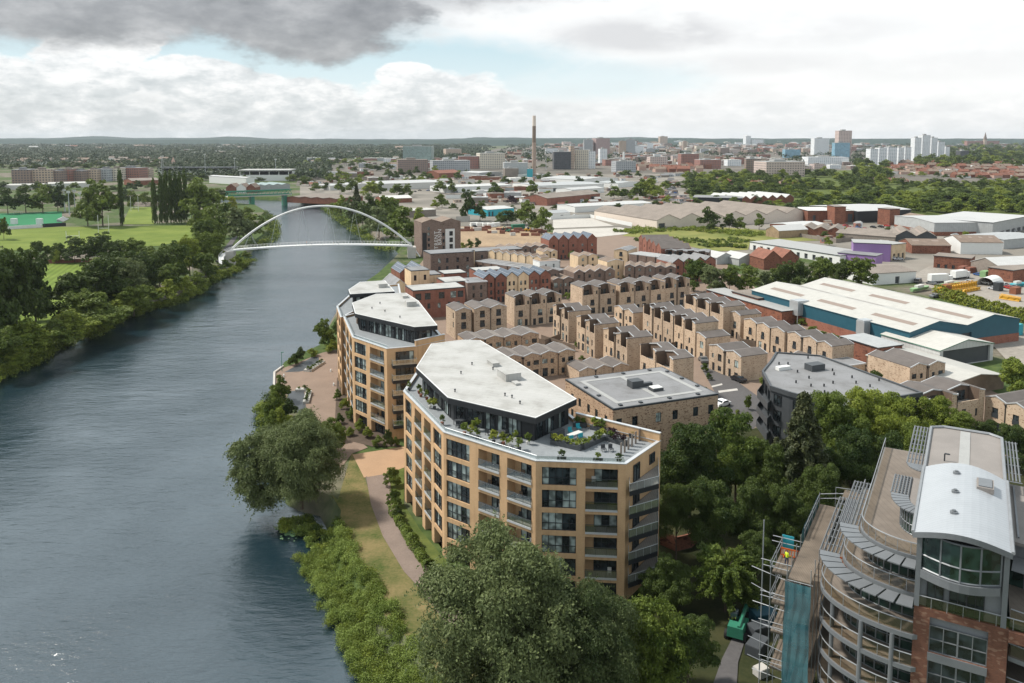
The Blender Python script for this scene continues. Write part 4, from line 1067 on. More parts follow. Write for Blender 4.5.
row('upper buff row with long roof terrace below the leafy trees', (688,295), (718.5,308), 9.2, 3, 'B', 8, 'G', group=GB)
row('buff pair with black balconies below the upper roof terrace row', (718.5,309), (739.6,316), 7.4, 2, 'B', 7.6, 'J2', group=GB)
row('buff sawtooth row of three beside the brick annexe of the warehouse', (743.4,319.4), (783.9,332.5), 7.0, 3, 'B', 7.2, 'J2', group=GB)
row('buff sawtooth row behind the big angular grey roof', (788,332.5), (832,347), 7.0, 3, 'B', 7.2, 'J2', group=GB)
row('buff pair with long blank flank wall by the cream shed', (911.6,368.5), (944.7,363), 6.2, 2, 'A', 12.5, 'L2', group=GB)
row('buff pair with lit roof terrace behind the right hand tree belt', (926,399), (989,391), 8.4, 2, 'A', 8.5, 'BIG', group=GB)
row('buff pair at the right edge of the photo beside a lawn', (990,396), (1022,412), 6.8, 2, 'B', 12, 'J2', group=GB)
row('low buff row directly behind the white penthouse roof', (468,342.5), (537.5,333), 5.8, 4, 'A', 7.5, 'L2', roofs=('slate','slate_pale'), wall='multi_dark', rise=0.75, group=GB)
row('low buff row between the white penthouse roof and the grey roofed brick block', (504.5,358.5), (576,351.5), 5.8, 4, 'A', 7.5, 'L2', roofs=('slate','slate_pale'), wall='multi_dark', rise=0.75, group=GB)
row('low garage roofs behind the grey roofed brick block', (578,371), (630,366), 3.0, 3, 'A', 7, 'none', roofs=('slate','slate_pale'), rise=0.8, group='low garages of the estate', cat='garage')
row('low garage behind the angular grey roof', (808,361), (838,357), 3.0, 2, 'A', 6, 'none', rise=0.8, group='low garages of the estate', cat='garage')
row('flat topped buff garage near the parked white van', (846,367), (866,364), 3.6, 1, 'A', 6, 'none', flat=True, roofs=('membrane_grey','membrane_grey'), group='low garages of the estate', cat='garage')
row('buff pair with wide roof terraces uphill of the long sawtooth row', (584,289), (614.7,285.5), 9.2, 2, 'A', 9, 'TA', group=GB)
row('buff row of three with roof terraces and a green curtain', (621.8,286.5), (663,281.5), 9.2, 3, 'A', 9, 'TA', group=GB)
row('tall buff pair left of the leafy tree belt', (666,281), (689,278.5), 9.6, 2, 'A', 8, 'TA', group=GB)
row('two storey buff pair between the terraced pairs and the long sawtooth row', (614,306.5), (633,313.5), 6.2, 2, 'B', 5.5, 'W2', group=GB)
GR = 'brown, red and cream houses of the estate'
row('solar roofed row of red and cream gables', (487.7,281), (546,272.5), 9.0, 6, 'A', 11, 'R3', walls=['red','red','cream','cream','red','red'], roofs=('solar','solar'), rise=1.7, trim='darkmetal', group=GR)
row('brown flat ended house left of the solar roofed gables', (468,283.5), (487,281.5), 8.4, 1, 'A', 9, 'R3', wall='brown', flat=True, roofs=('membrane_grey','membrane_grey'), group=GR)
row('brown house right of the solar roofed gables', (547,272), (559,270.5), 8.6, 1, 'A', 9, 'R3', wall='brown', roofs=('slate','slate'), group=GR)
row('red sawtooth terrace with grey rooflights in front of the pale slabs', (549,240.5), (597,238.5), 9.6, 5, 'auto', 12, 'S3', wall='red', roofs=('solar','slate'), rise=2.4, trim='red', group=GR)
row('red sawtooth terrace end-on beside the scrubby meadow', (638.5,238), (660.5,249), 9.0, 5, 'auto', 14, 'S3', wall='red', roofs=('membrane_grey','slate'), rise=2.0, trim='red', group=GR)
row('red gabled terrace beside the leafy trees', (679.5,265), (709,258.5), 8.6, 4, 'A', 12, 'S3', wall='red', roofs=('membrane_grey','slate'), rise=1.7, trim='darkmetal', group=GR)
row('long brown terrace below the cream rooftop rooms', (475,261.5), (550,272.5), 6.2, 9, 'auto', 9, 'W2', wall='brown', flat=True, roofs=('membrane_grey','membrane_grey'), group=GR)
row('cream rooftop rooms along the brown terrace', (488,251.5), (541,258.5), 9.4, 7, 'auto', 5, 'none', wall='cream', roofs=('tile_brown','tile_brown'), rise=1.0, group=GR, cat='house')
row('brown gabled houses left of the cream corner house', (575,273.5), (614,270), 8.2, 4, 'A', 9, 'S3', wall='brown', roofs=('tile_brown','tile_brown'), rise=1.2, group=GR)
row('tall cream corner house among brown houses', (607,262), (624,261), 9.0, 1, 'A', 8, 'R3', wall='cream', roofs=('tile_brown','tile_brown'), group=GR)
row('cream gabled pair beside a bushy tree among brown houses', (578,256.5), (598,255.5), 8.2, 2, 'A', 8, 'S3', wall='cream', roofs=('tile_brown','tile_brown'), group=GR)
row('cream house with black balcony and grey roof', (614,250), (628,251), 8.6, 1, 'auto', 12, 'J3', wall='cream', roofs=('membrane_grey','membrane_grey'), group=GR)
row('cream gabled pair above the white rooftop room', (543,252), (558,251.5), 8.2, 2, 'A', 8, 'S3', wall='cream', roofs=('tile_brown','tile_brown'), group=GR)
row('white flat roofed house among brown terraces', (540,262.5), (560,261), 8.4, 1, 'A', 7, 'R3', wall='white', flat=True, roofs=('tile_brown','tile_brown'), group=GR)
row('broad brown terrace with small roof balcony', (624.5,266.5), (676,268), 7.8, 5, 'auto', 9, 'S3', wall='brown', roofs=('tile_brown','tile_brown'), rise=0.9, group=GR)
row('long brown house with sloping parapet behind the broad terrace', (629,254), (673,259.5), 7.4, 5, 'auto', 9, 'none', wall='brown', flat=True, roofs=('membrane_pale','membrane_pale'), group=GR)
row('brown row with roof balconies beside the red sawtooth terrace', (665,250.5), (709,252.5), 8.6, 4, 'auto', 9, 'TA', wall='brown', roofs=('membrane_grey','membrane_grey'), rise=0.3, group=GR)
row('brown houses by the small green garden', (555,281), (582,277), 6.0, 3, 'A', 8, 'W2', wall='brown', roofs=('tile_brown','tile_brown'), group=GR)
row('brown rear row behind the cream gables', (503,249), (548,246), 8.0, 5, 'A', 9, 'S3', wall='brown', roofs=('tile_brown','slate'), rise=1.0, group=GR)
# ---- flats and odd blocks
def flats(label, pL, pR, z, d, wall, facing='A', roof='membrane_grey', n=1, wins=(), name='apartment_block', z0=0, side=(), cat='apartment block', sheds=()):
    L, Rr = G(pL[0], pL[1], z), G(pR[0], pR[1], z)
    yaw = YA if facing == 'A' else YB if facing == 'B' else math.atan2(Rr.y-L.y, Rr.x-L.x)
    u = Vector((math.cos(yaw), math.sin(yaw), 0)); W_ = (Rr-L).dot(u)
    return house(label, L, yaw, W_, d, z, 0.0, tuple(wins), side, None, wall, (roof, roof), 'darkmetal', True, None, cat, None, int(pL[0]), name), W_
def winrows(W_, floors, xs, w=1.0, h=1.6, kind='w'): return [(W_*x, f, w, h, kind) for f in floors for x in xs]
w_ = (G(719.7,395.9,13.3)-G(613.2,410.5,13.3)).dot(Vector((math.cos(YA), math.sin(YA), 0)))
gb, _ = flats('four storey mottled brick block with a broad grey flat roof behind the nearest apartments', (613.2,410.5), (719.7,395.9), 13.3, 18.5, 'multi_dark',
    wins=winrows(w_, (1.0,3.9,6.8,10.0), (.055,.2,.42,.58,.78,.93), 1.1, 1.7), side=[(y,f,1.0,1.6,'w') for f in (4,7,10) for y in (2.5,6,9,12.5,15.5)])
Lg = G(613.2,410.5,13.3); ug = Vector((math.cos(YA), math.sin(YA), 0)); vg = Vector((-ug.y, ug.x, 0))
def gpt(s, t): q = Lg+ug*s+vg*t; return (q.x, q.y)
b = MB(); z = 13.62; wd = w_
b.prism([(1.8,2),(wd-1.8,2),(wd-1.8,2.9),(1.8,2.9)], z, z+.04); b.prism([(1.8,15.2),(wd-1.8,15.2),(wd-1.8,16.1),(1.8,16.1)], z, z+.04)
b.prism([(1.8,2.902),(2.7,2.902),(2.7,15.198),(1.8,15.198)], z, z+.04); b.prism([(wd-2.7,2.902),(wd-1.8,2.902),(wd-1.8,15.198),(wd-2.7,15.198)], z, z+.04); b.prism([(wd*.47,2.902),(wd*.47+.9,2.902),(wd*.47+.9,15.198),(wd*.47,15.198)], z, z+.04)
b.build('walkway', M['membrane_pale'], gb)
b = MB(); b.box(wd*.4,wd*.4+2.4,8.2,10.2,z,z+1.3); b.box(wd*.4+2.402,wd*.4+4.6,8.6,9.4,z,z+.6); b.build('plant_box', M['anthracite'], gb)
b = MB(); b.box(wd*.52,wd*.52+2.2,5.2,7.0,z,z+.5,1); b.box(wd*.52+.1,wd*.52+2.1,5.3,6.9,z+.502,z+.62,0); b.build('skylight', [M['white'], M['anthracite']], gb)
vm = MB(); vm.box(-.3,.3,-.3,.3,0,.22); vmm = vm.mesh('roof_vent', M['darkmetal'])
for s_, t_ in [(2,1),(6,.9),(12,1),(18,.9),(wd-1,5),(wd-1,10),(1,7),(1,12),(6,17.2),(12,17.2),(18,17.2),(wd-1,15)]: link('roof_vent', vmm, gb, (s_, t_, z))
# angular grey roofed block behind the tree belt
ze = 12.6
pe = [(763,372),(772,361),(776.5,353.2),(820,356.5),(876,377),(921,393.5),(843,407),(789.5,393),(771,387)]
eb = empty('apartment_block'); tag(eb, 'dark angular apartment block with a wide grey flat roof dotted with vents, behind the conifer', 'apartment block')
pw = ccw([P2(x, y, ze) for x, y in pe]); b = MB(); b.prism(pw, 0, ze-.6, 0); b.build('wall', M['anthracite'], eb)
b = MB(); b.prism(inset(pw, -.25), ze-.6, ze-.05, 0); b.build('fascia', M['anthracite'], eb)
b = MB(); b.prism(inset(pw, .1), ze-.048, ze, 0); ring_prism(b, inset(pw, -.25), .4, ze-.047, ze+.3, 1); ero = b.build('roof', [M['membrane_grey'], M['anthracite']], eb)
for i in range(len(pw)):
    a, c = pw[i], pw[(i+1)%len(pw)]; u, L = norm2(a, c)
    if u[0] < 0.1 and u[1] > -0.3: continue
    for f in range(4):
        s = 0.8
        while s+1.8 < L: put_glazing(eb, (a[0]+u[0]*s+u[1]*.12, a[1]+u[1]*s-u[0]*.12), u, 0.6+3*f, 1.7, 2.0, 2, 0, 0.2, f+int(s)); s += 3.4
b = MB(); q = P2(812,372,ze); b.obox(q, ug, vg, 3.4, 2.2, ze+.002, ze+1.3); b.build('plant_box', M['anthracite'], eb)
b = MB(); q = P2(779,371,ze); b.obox(q, ug, vg, 3.0, 1.1, ze+.002, ze+.7); b.build('air_handler', M['white'], eb)
b = MB(); b.tube([(0,0,0),(0,0,.55)], .16, 6); me = b.mesh('roof_vent', M['charcoal'])
for x, y in ((779,364.5),(788,364.5),(797.5,372.5),(796,383),(809,378.5),(811,386.5),(824,386.5),(824.5,393),(832.5,371),(834,375),(833,383.5),(852,378),(856,383.5),(870,387),(808,358.5),(879,381)): link('roof_vent', me, eb, (*P2(x,y,ze), ze))
b = MB()
for k in range(3):
    q = [P2(756,385,4), P2(757,378,4), P2(771,372,4), P2(776,392,4)]; z0 = 3.0+k*3
    q = [P2(x, y, ze) for x, y in ((757.5,378),(763,371.5),(771.2,387.2),(768,390))]
    b2 = MB(); b2.prism(q, z0-.3, z0); ring_prism(b2, ccw(q), .08, z0+.002, z0+1.1); b2.build('balcony', M['anthracite'], eb)
# riverside odds
wf = (G(464,287,9.4)-G(413,291,9.4)).dot(ug)
flats('red flat roofed block with glazed upper floor and white roof, left of the gables', (413,291.5), (464,287), 9.4, 10, 'red', roof='membrane', wins=[(wf*x, 6.3, 2.0, 2.2, 'w') for x in (.1,.28,.55,.78,.92)]+[(wf*x,3.2,1.0,1.8,'w') for x in (.12,.3,.5,.7,.88)])
flats('red flat roofed house with small white roof behind the glazed red block', (445,283), (467,280.5), 8.5, 10, 'red', roof='membrane')
flats('red flat roofed house with white roof beside the low green hedge', (476,271.5), (503,269), 7.5, 8, 'red', roof='membrane')
flats('red flat roofed house behind the white roofed red house', (444,274.5), (466,272.5), 7.5, 8, 'red', roof='membrane')
wf = (G(429,270,11)-G(411,271.5,11)).dot(ug)
flats('pale cream three storey flats by the river with narrow dark windows', (411,271.5), (429,270), 11, 9, 'cream', wins=winrows(wf, (1,4,7.5), (.22,.75), 1.0, 2.0))
wf = (G(441,274.5,8.5)-G(429.3,275.2,8.5)).dot(ug)
flats('lower cream wing right of the pale cream flats', (429.3,275.5), (441,274.5), 8.5, 9, 'cream', wins=winrows(wf, (1,4.2), (.3,.75), .9, 1.6))
row('cream house with big dark grey pitched roof beside the river', (390,288.5), (410,287.5), 7.5, 1, 'A', 14, 'W2', wall='cream', roofs=('membrane_grey','membrane_grey'), rise=3, group=GR)
row('waterside house with blue grey solar roof', (401,274), (427,271), 8.0, 2, 'A', 14, 'W2', wall='redold', roofs=('solar','solar'), rise=2.4, trim='darkmetal', group=GR)
wf = (G(470,250.5,11.5)-G(430.5,254.5,11.5)).dot(ug)
flats('long dark brown four storey block in front of the riverside tower', (430.5,254.5), (470,250.5), 11.5, 11, 'brown', wins=winrows(wf, (1,4.2,7.6), (.2,.38,.62,.85), 1.1, 2.0))
flats('tall narrow cream stair block beside the dark brown block', (470.2,251), (474.8,250.8), 10.5, 8, 'cream')
wf = (G(513,246,9)-G(475,251,9)).dot(ug)
flats('dark brown three storey block with white end wall', (475,252), (513,246), 9.5, 10, 'brown', wins=winrows(wf, (1,3.5,6.5), (.15,.35,.6,.8), 1.0, 1.5))
# riverside tower with its painted name
tl, trr = G(421.5,223,17.2), G(461,221.5,17.2)
Ltw = (trr-tl).dot(ug)
tow = empty('tower_block', (tl.x, tl.y, 0), YA); tag(tow, 'dark brown six storey tower with twin gables and vertical white lettering by the footbridge', 'tower block')
he = 17.2; b = MB(); hw = Ltw/2
holes = [(Ltw*.18-.6, z, Ltw*.18+.6, z+1.6) for z in (2.2,5.0,7.8,10.6,13.4)] + [(Ltw*.02, 0.1, Ltw*.13, 12.2)]
grid_wall(b, lambda s, z, i: (s, i, z), Ltw, 0, he, holes, .4)
b.poly([(0,0,he),(hw,0,he),(hw/2,0,he+1.6)]); b.poly([(hw,0,he),(Ltw,0,he),(hw*1.5,0,he+1.6)])
for xx, s in ((0,1),(Ltw,-1)): b.poly([(xx,14,0),(xx,0,0),(xx,0,he),(xx,14,he)] if s > 0 else [(xx,0,0),(xx,14,0),(xx,14,he),(xx,0,he)])
b.poly([(Ltw,14,0),(0,14,0),(0,14,he),(Ltw,14,he)]); b.build('wall', M['brown'], tow)
for k in range(2):
    r = MB(); x0 = hw*k
    for a, c, za, zc in ((x0,x0+hw/2,he,he+1.6),(x0+hw/2,x0+hw,he+1.6,he)):
        r.poly([(a,-.1,za+.15),(c,-.1,zc+.15),(c,14.1,zc+.15),(a,14.1,za+.15)]); r.poly([(a,-.1,za+.005),(c,-.1,zc+.005),(c,-.1,zc+.15),(a,-.1,za+.15)])
    r.poly([(x0,14,he),(x0+hw,14,he),(x0+hw/2,14,he+1.6)]); r.build('roof', M['tile_brown'], tow)
b = MB(); b.poly([(Ltw*.02,.4,.1),(Ltw*.13,.4,.1),(Ltw*.13,.4,12.2),(Ltw*.02,.4,12.2)]); b.build('recess_panel', M['charcoal'], tow)
for z in (2.2,5.0,7.8,10.6,13.4): link('window', win_mesh(1.2,1.6,'w',z > 10), tow, (Ltw*.18-.6,.2,z))
b = MB(); b.box(Ltw*.6,Ltw*.84,-.5,-.003,3.0,13.6); wb = b.build('white_bay', M['white'], tow)
for z in (3.6,6.9,10.2): link('window', win_mesh(1.8,2.3,'w',False), wb, (Ltw*.7,-.58,z))
for z in (3.6,6.9,10.2,): link('window', win_mesh(1.0,1.6,'w',False), tow, (Ltw*.53,-.1,z))
for txt, xx in (('TRENT', .41), ('BASIN', .5)):
    cu = bpy.data.curves.new('lettering', 'FONT'); cu.body = txt; cu.size = 2.7; cu.extrude = 0.05; cu.space_character = 1.15
    o = bpy.data.objects.new('lettering', cu); C.objects.link(o); o.parent = tow; o.location = (Ltw*xx, -.06, 3.6 if txt == 'TRENT' else 5.6); o.rotation_euler = (math.pi/2, -math.pi/2, 0)
    bpy.context.view_layer.update(); me = bpy.data.meshes.new_from_object(o.evaluated_get(bpy.context.evaluated_depsgraph_get())); mw = (o.location.copy(), o.rotation_euler.copy()); bpy.data.objects.remove(o)
    me.materials.clear(); me.materials.append(M['white']); o = link('lettering', me, tow, mw[0]); o.rotation_euler = mw[1]
# ------------------------------------------------------------------ sheds, factories, stadium, bridges, far city
def shed(label, ax, ay, bx, by, he, d, rise=1.5, n=1, ridge='d', wall='offwhite', roof='sheet_white', cat='warehouse', name='warehouse', yaw=None, lights=0, openings=(), skirt=None, verge=None, oh=0.25):
    L, Rr = G(ax, ay, he), G(bx, by, he)
    if yaw is None: yaw = math.atan2(Rr.y-L.y, Rr.x-L.x)
    u = Vector((math.cos(yaw), math.sin(yaw), 0)); w = (Rr-L).dot(u)
    root = empty(name, (L.x, L.y, 0), yaw); tag(root, label, cat)
    W = MB(); Rf = MB()
    base = 0
    if skirt: base = skirt[1]; K = MB(); K.box(-.08, w+.08, -.08, d+.08, 0, base); K.build('brick_base', M[skirt[0]], root)
    holes = [(w*a, base+.02, w*c, h) for a, c, h in openings]
    grid_wall(W, lambda s, z, i: (s, i, z), w, base, he, holes, .6)
    W.poly([(0,d,base),(0,0,base),(0,0,he),(0,d,he)]); W.poly([(w,0,base),(w,d,base),(w,d,he),(w,0,he)]); W.poly([(w,d,base),(0,d,base),(0,d,he),(w,d,he)])
    th = .2
    def slab(q, mm=0):
        tp = [(x,y,z+th) for x,y,z in q]; Rf.poly(tp, mm); Rf.poly(q[::-1], 1)
        for k in range(4): Rf.poly([q[k], q[(k+1)%4], tp[(k+1)%4], tp[k]], 1)
    lt = MB()
    if rise == 0:
        Rf.prism([(-oh,-oh),(w+oh,-oh),(w+oh,d+oh),(-oh,d+oh)], he+.003, he+.3, 1, 0)
    elif ridge == 'd':
        g = w/n
        for k in range(n):
            x0, x1, xm = g*k, g*(k+1), g*(k+.5)
            a0 = x0-(oh if k == 0 else 0); a1 = x1+(oh if k == n-1 else 0)
            W.poly([(x0,0,he),(x1,0,he),(xm,0,he+rise)]); W.poly([(x1,d,he),(x0,d,he),(xm,d,he+rise)])
            za = he - rise*(x0-a0)/(g/2)+.004; zb = he - rise*(a1-x1)/(g/2)+.004
            slab([(a0,-oh,za),(xm,-oh,he+rise+.004),(xm,d+oh,he+rise+.004),(a0,d+oh,za)]); slab([(xm,-oh,he+rise+.004),(a1,-oh,zb),(a1,d+oh,zb),(xm,d+oh,he+rise+.004)])
            for j in range(lights):
                for sgn in (-1, 1):
                    y0 = d*(j+.12)/max(1, lights); y1 = d*(j+.8)/max(1, lights)
                    xa, xb = xm+sgn*g*.22, xm+sgn*g*.31
                    z1 = he+rise*(1-.44)+th+.03; z2 = he+rise*(1-.62)+th+.03
                    lt.poly([(xa,y0,z1),(xb,y0,z2),(xb,y1,z2),(xa,y1,z1)][::sgn])
    else:
        g = d/n
        for k in range(n):
            y0, y1, ym = g*k, g*(k+1), g*(k+.5)
            W.poly([(0,y1,he),(0,y0,he),(0,ym,he+rise)]); W.poly([(w,y0,he),(w,y1,he),(w,ym,he+rise)])
            slab([(-oh,y0-(oh if k == 0 else 0),he+.004),(w+oh,y0-(oh if k == 0 else 0),he+.004),(w+oh,ym,he+rise+.004),(-oh,ym,he+rise+.004)]); slab([(-oh,ym,he+rise+.004),(w+oh,ym,he+rise+.004),(w+oh,y1+(oh if k == n-1 else 0),he+.004),(-oh,y1+(oh if k == n-1 else 0),he+.004)])
            for j in range(lights):
                x0 = w*(j+.25)/lights; x1 = w*(j+.6)/lights; yy = (y0+ym)/2
                zf = lambda y: he+rise*(y-y0)/(ym-y0)+th+.03
                lt.poly([(x0,y0+g*.1,zf(y0+g*.1)),(x1,y0+g*.1,zf(y0+g*.1)),(x1,ym-g*.1,zf(ym-g*.1)),(x0,ym-g*.1,zf(ym-g*.1))])
    W.build('wall', M[wall], root); ro = Rf.build('roof', [M[roof], M[verge or 'darkmetal' if rise == 0 else verge or roof]], root)
    if lt.f: lt.build('rooflight', M['rooflight'], ro)
    for a, z_, c, h in holes:
        o = MB(); o.poly([(a,.55,z_),(c,.55,z_),(c,.55,h),(a,.55,h)]); o.build('door', M['anthracite'], root)
    return root, w
M['rooflight'] = plain('brown_grp_rooflight', (0.23,0.18,0.15), 0.6, var=0.1)
# ---- big blue-edged warehouse and its yard
wh, ww = shed('long white roofed warehouse with petrol blue gables and a red brick base', 909.7,332.7, 1018.7,318.8, 6.7, 66, 2.2, 2, 'd', 'petrol', 'sheet_cream', lights=3, skirt=('red',2.6), verge='petrol', yaw=YA, openings=((.46,.55,4.6),))
def annex(label, ax, ay, bx, by, he, d, wall, roof, yaw=YA, **k): return shed(label, ax, ay, bx, by, he, d, 0, 1, 'd', wall, roof, 'outbuilding', 'brick_annexe', yaw, **k)
annex('red brick annexe with stairs at the far end of the blue edged warehouse', 758,299, 780,296.5, 5.0, 14, 'redold', 'tarpaper')
annex('long low red brick annexe along the side of the warehouse', 782,312, 800,309.6, 4.2, 40, 'redold', 'membrane_pale')
annex('red brick boiler house with metal roof beside the cream canopy', 878,348.5, 901.5,345, 5.0, 13, 'redold', 'sheet_grey')
def duct(label, x0, x1, yt, yb, z0):
    L = G(x0, yb, z0); Rr = G(x1, yb, z0); w = (Rr-L).x*1.0; h = (yb-yt)*L.y/805
    r = empty('dust_extractor', (L.x, L.y, 0), YA); tag(r, label, 'dust extractor')
    b = MB(); b.box(0,w,0,w*.8,z0,z0+h); b.box(.15,w-.15,.15,w*.8-.15,z0+h+.002,z0+h+.3)
    for k in range(5): b.box(w*k/5,w*k/5+.12,-.1,-.003,z0+.1,z0+h-.1)
    b.build('filter_box', M['galv'], r)
    for x in (.1, w-.3):
        for y in (.1, w*.8-.3): c = MB(); c.box(x,x+.2,y,y+.2,0,z0-.003); c.build('leg', M['galv'], r)
    c = MB(); c.tube([(w,w*.4,z0+h*.6),(w+4,w*.9,z0+h*.5),(w+9,w*1.6,z0+h*.1)], .45, 8); c.build('duct', M['galv'], r)
duct('tall grey dust extractor on legs nearer the far end of the warehouse', 797.5, 812.5, 302, 316, 3.0)
duct('grey dust extractor on legs above the red brick boiler house', 863.5, 876, 321.5, 335.5, 3.0)
shed('open fronted cream canopy building with green gable in front of the warehouse', 940,351, 991.5,343, 4.6, 19, 2.0, 1, 'd', 'sheet_white', 'sheet_cream', yaw=YA, openings=((.06,.94,4.4),), verge='green_paint')
shed('low cream lean-to shed behind a dark timber fence', 955,383.5, 1006,376, 3.2, 26, 1.2, 1, 'd', 'fence', 'sheet_cream', yaw=YA)
M['cream_wall'] = plain('cream_painted_wall', (0.58,0.5,0.43), .8, var=.1)
# ---- industrial estate, right
S_ = shed
S_('multi gabled factory with brown fibre roof and white painted gables', 657,220.5, 806,212.5, 6, 78, 3.5, 7, 'd', 'cream_wall', 'tarpaper', verge='tarpaper', openings=((.01,.05,4),))
S_('red brick shed with curved grey roof and pale gable beside the pale slabs', 547,198.5, 600,193.5, 6.5, 26, 3, 1, 'w', 'red', 'tarpaper', openings=((.82,.92,4.5),))
S_('long white roofed shed behind the red brick shed', 575,207, 652,203, 4.5, 26, 1.0, 1, 'w', 'white', 'sheet_white')
S_('small white building with red doors by the white shed', 551,213.5, 570,212.5, 4.5, 14, 1.5, 1, 'w', 'white', 'sheet_grey', openings=((.5,.65,3),))
S_('bright turquoise shed between the leafy trees', 487.5,210, 514,208, 5, 24, 1, 1, 'w', 'teal', 'sheet_white', openings=((.04,.1,3.5),(.16,.22,3.5)))
S_('pale roofed open shed behind the riverside tower', 408.8,211, 436,209.5, 5, 16, .4, 1, 'w', 'tarpaper', 'sheet_cream')
S_('small white gabled workshop beyond the riverside trees', 382,199, 412,198, 4, 22, 2, 1, 'w', 'redold', 'offwhite')
S_('low brown brick riverside works beyond the bridge', 287,197, 336,199, 5, 40, 1, 4, 'd', 'redold', 'tarpaper')
S_('white retail shed fronted by a line of coloured posters', 447,187.5, 512,185, 6, 40, .8, 1, 'w', 'white', 'sheet_white')
S_('long retail shed with maroon sign boxes right of the chimney', 536,186, 604,184, 6, 60, .8, 1, 'w', 'white', 'sheet_grey', openings=((.2,.3,3),(.5,.6,3),(.8,.9,3)))
S_('broad white curved retail roof behind the retail shed', 580,180, 618,178, 6, 70, 2, 1, 'd', 'white', 'sheet_white')
S_('small white roofed retail unit left of the leafy trees', 572,190, 604,188, 5, 24, 1.5, 1, 'w', 'white', 'sheet_white')
S_('pale roofed unit in front of the round leafy trees', 618,183.5, 640,182, 5, 34, 1, 1, 'd', 'white', 'sheet_grey')
S_('grey blue industrial box left of the incinerator', 479,173, 501.5,172, 9, 40, 1, 1, 'd', 'sheet_grey', 'sheet_white', openings=((.45,.7,6),))
S_('hip roofed red brick works left of the grey blue box', 439,173.5, 461,172.5, 8, 30, 4, 1, 'w', 'redold', 'tile_red')
S_('long white retail unit by the round leafy trees across from the tower', 380,184, 446,182, 7, 60, .8, 1, 'w', 'offwhite', 'sheet_white')
S_('low white sheds behind the bridge trees', 330,186, 372,184, 5, 30, 1, 2, 'd', 'offwhite', 'sheet_white')
S_('white single storey school with grey flat roof in the scrub', 750,242, 840,256, 4.0, 22, 0, 1, 'd', 'white', 'membrane_pale', openings=tuple((.04+.085*k,.04+.085*k+.035,2.6) for k in range(11)), cat='school', name='school')
S_('house with broad red hipped roof behind the tree belt', 764,259, 799,257.5, 5, 12, 3.5, 2, 'd', 'redold', 'tile_red', cat='house', name='detached_house')
S_('left one of two pale glasshouse sheds', 717,258, 734,256.5, 3.2, 12, 2, 1, 'd', 'sheet_grey', 'sheet_white', cat='shed', name='shed')
S_('right one of two pale glasshouse sheds', 739,259, 757,257.5, 3.2, 12, 2, 1, 'd', 'sheet_grey', 'sheet_white', cat='shed', name='shed')
S_('white roofed gabled shed with tan front at the edge of the meadow', 766,229, 779,231, 4.5, 22, 2.6, 1, 'd', 'dirt', 'sheet_white')
S_('low pale roofed store beside the tan fronted shed', 797,227, 829,224.5, 4, 22, 1, 1, 'w', 'redold', 'sheet_white')
S_('sawtooth sheds with white roofs and red gables below the green railway bank', 741,199.5, 794,197.5, 5, 45, 3, 6, 'd', 'redold', 'sheet_white', openings=())
S_('dark glass showroom beside the main road', 693,197.5, 742,198.5, 7, 30, 0, 1, 'd', 'charcoal', 'membrane_grey', cat='showroom', name='showroom')
S_('brown brick factory with towers left of the white roofed works', 808,211, 858,211, 8, 30, 0, 1, 'd', 'redold', 'offwhite', openings=((.1,.16,5),(.4,.45,5),(.8,.9,6)), cat='factory', name='factory')
S_('square brick tower of the brown factory', 835,207, 846,207, 12, 14, 0, 1, 'd', 'redold', 'tarpaper', cat='factory', name='factory')
S_('large white roofed works with dark cladding and brick stair tower', 858,211.5, 911,209.5, 8, 50, 1.5, 1, 'w', 'charcoal', 'sheet_white', cat='factory', name='factory')
S_('brick stair tower in front of the white roofed works', 890,209.5, 900,209, 11, 10, 0, 1, 'd', 'redold', 'tarpaper', cat='factory', name='factory')
S_('small brick terrace right of the white roofed works', 901,216, 932,221, 5, 14, 2, 1, 'w', 'redold', 'tile_brown', cat='house', name='terraced_house')
b_, wbl = S_('pale blue grey warehouse with square blue emblem, right edge', 934.5,223, 992,222.5, 8, 44, 1.2, 1, 'w', 'sheet_grey', 'sheet_white', skirt=('redold',2.5))
e = MB(); e.box(wbl*.76,wbl*.76+3.2,-.25,-.1,3.4,6.6); eo = e.build('emblem', M['petrol'], b_)
e = MB(); e.box(wbl*.76+.7,wbl*.76+2.5,-.3,-.253,4.0,6.0); e.build('emblem_symbol', M['white'], eo)
S_('two storey office wing of the pale blue grey warehouse with strip windows', 993,223, 1030,216, 8.5, 40, 0, 1, 'd', 'sheet_grey', 'sheet_white', openings=tuple((.05+.15*k,.05+.15*k+.1,2.5) for k in range(6)))
S_('dark grey twin gabled sheds with brown roofs and rooflights', 896,235.5, 937,237, 5, 30, 3, 2, 'd', 'anthracite', 'tarpaper', lights=1)
S_('long low brown roofed sheds left of the dark gabled sheds', 836,233, 895,237.5, 4, 28, 1.6, 2, 'w', 'tarpaper', 'tarpaper')
S_('row of small brown sheds behind the purple building', 800,229, 842,231, 4, 24, 2, 3, 'd', 'redold', 'tarpaper')
S_('brick shed with moss brown roof left of the white gabled shed', 912,245.5, 951,246, 4.2, 18, 2.4, 1, 'w', 'redold', 'tile_brown', lights=2)
S_('white shed with mossy brown roof and rooflights', 961,242.5, 1003,243, 6, 20, 2.6, 1, 'w', 'white', 'tile_brown', lights=4)
S_('tan boarded gabled shed with white roof near the scrap yard', 971,261.5, 1000,267, 4.8, 26, 2.8, 1, 'd', 'tarpaper', 'sheet_white', openings=((.6,.9,3.2),))
S_('two storey brown brick office beside the tan boarded shed', 934,256, 971,259, 5.5, 12, 0, 1, 'd', 'redold', 'tarpaper', openings=((.1,.18,2),(.3,.38,2),(.5,.58,2),(.75,.82,2)), cat='office', name='office')
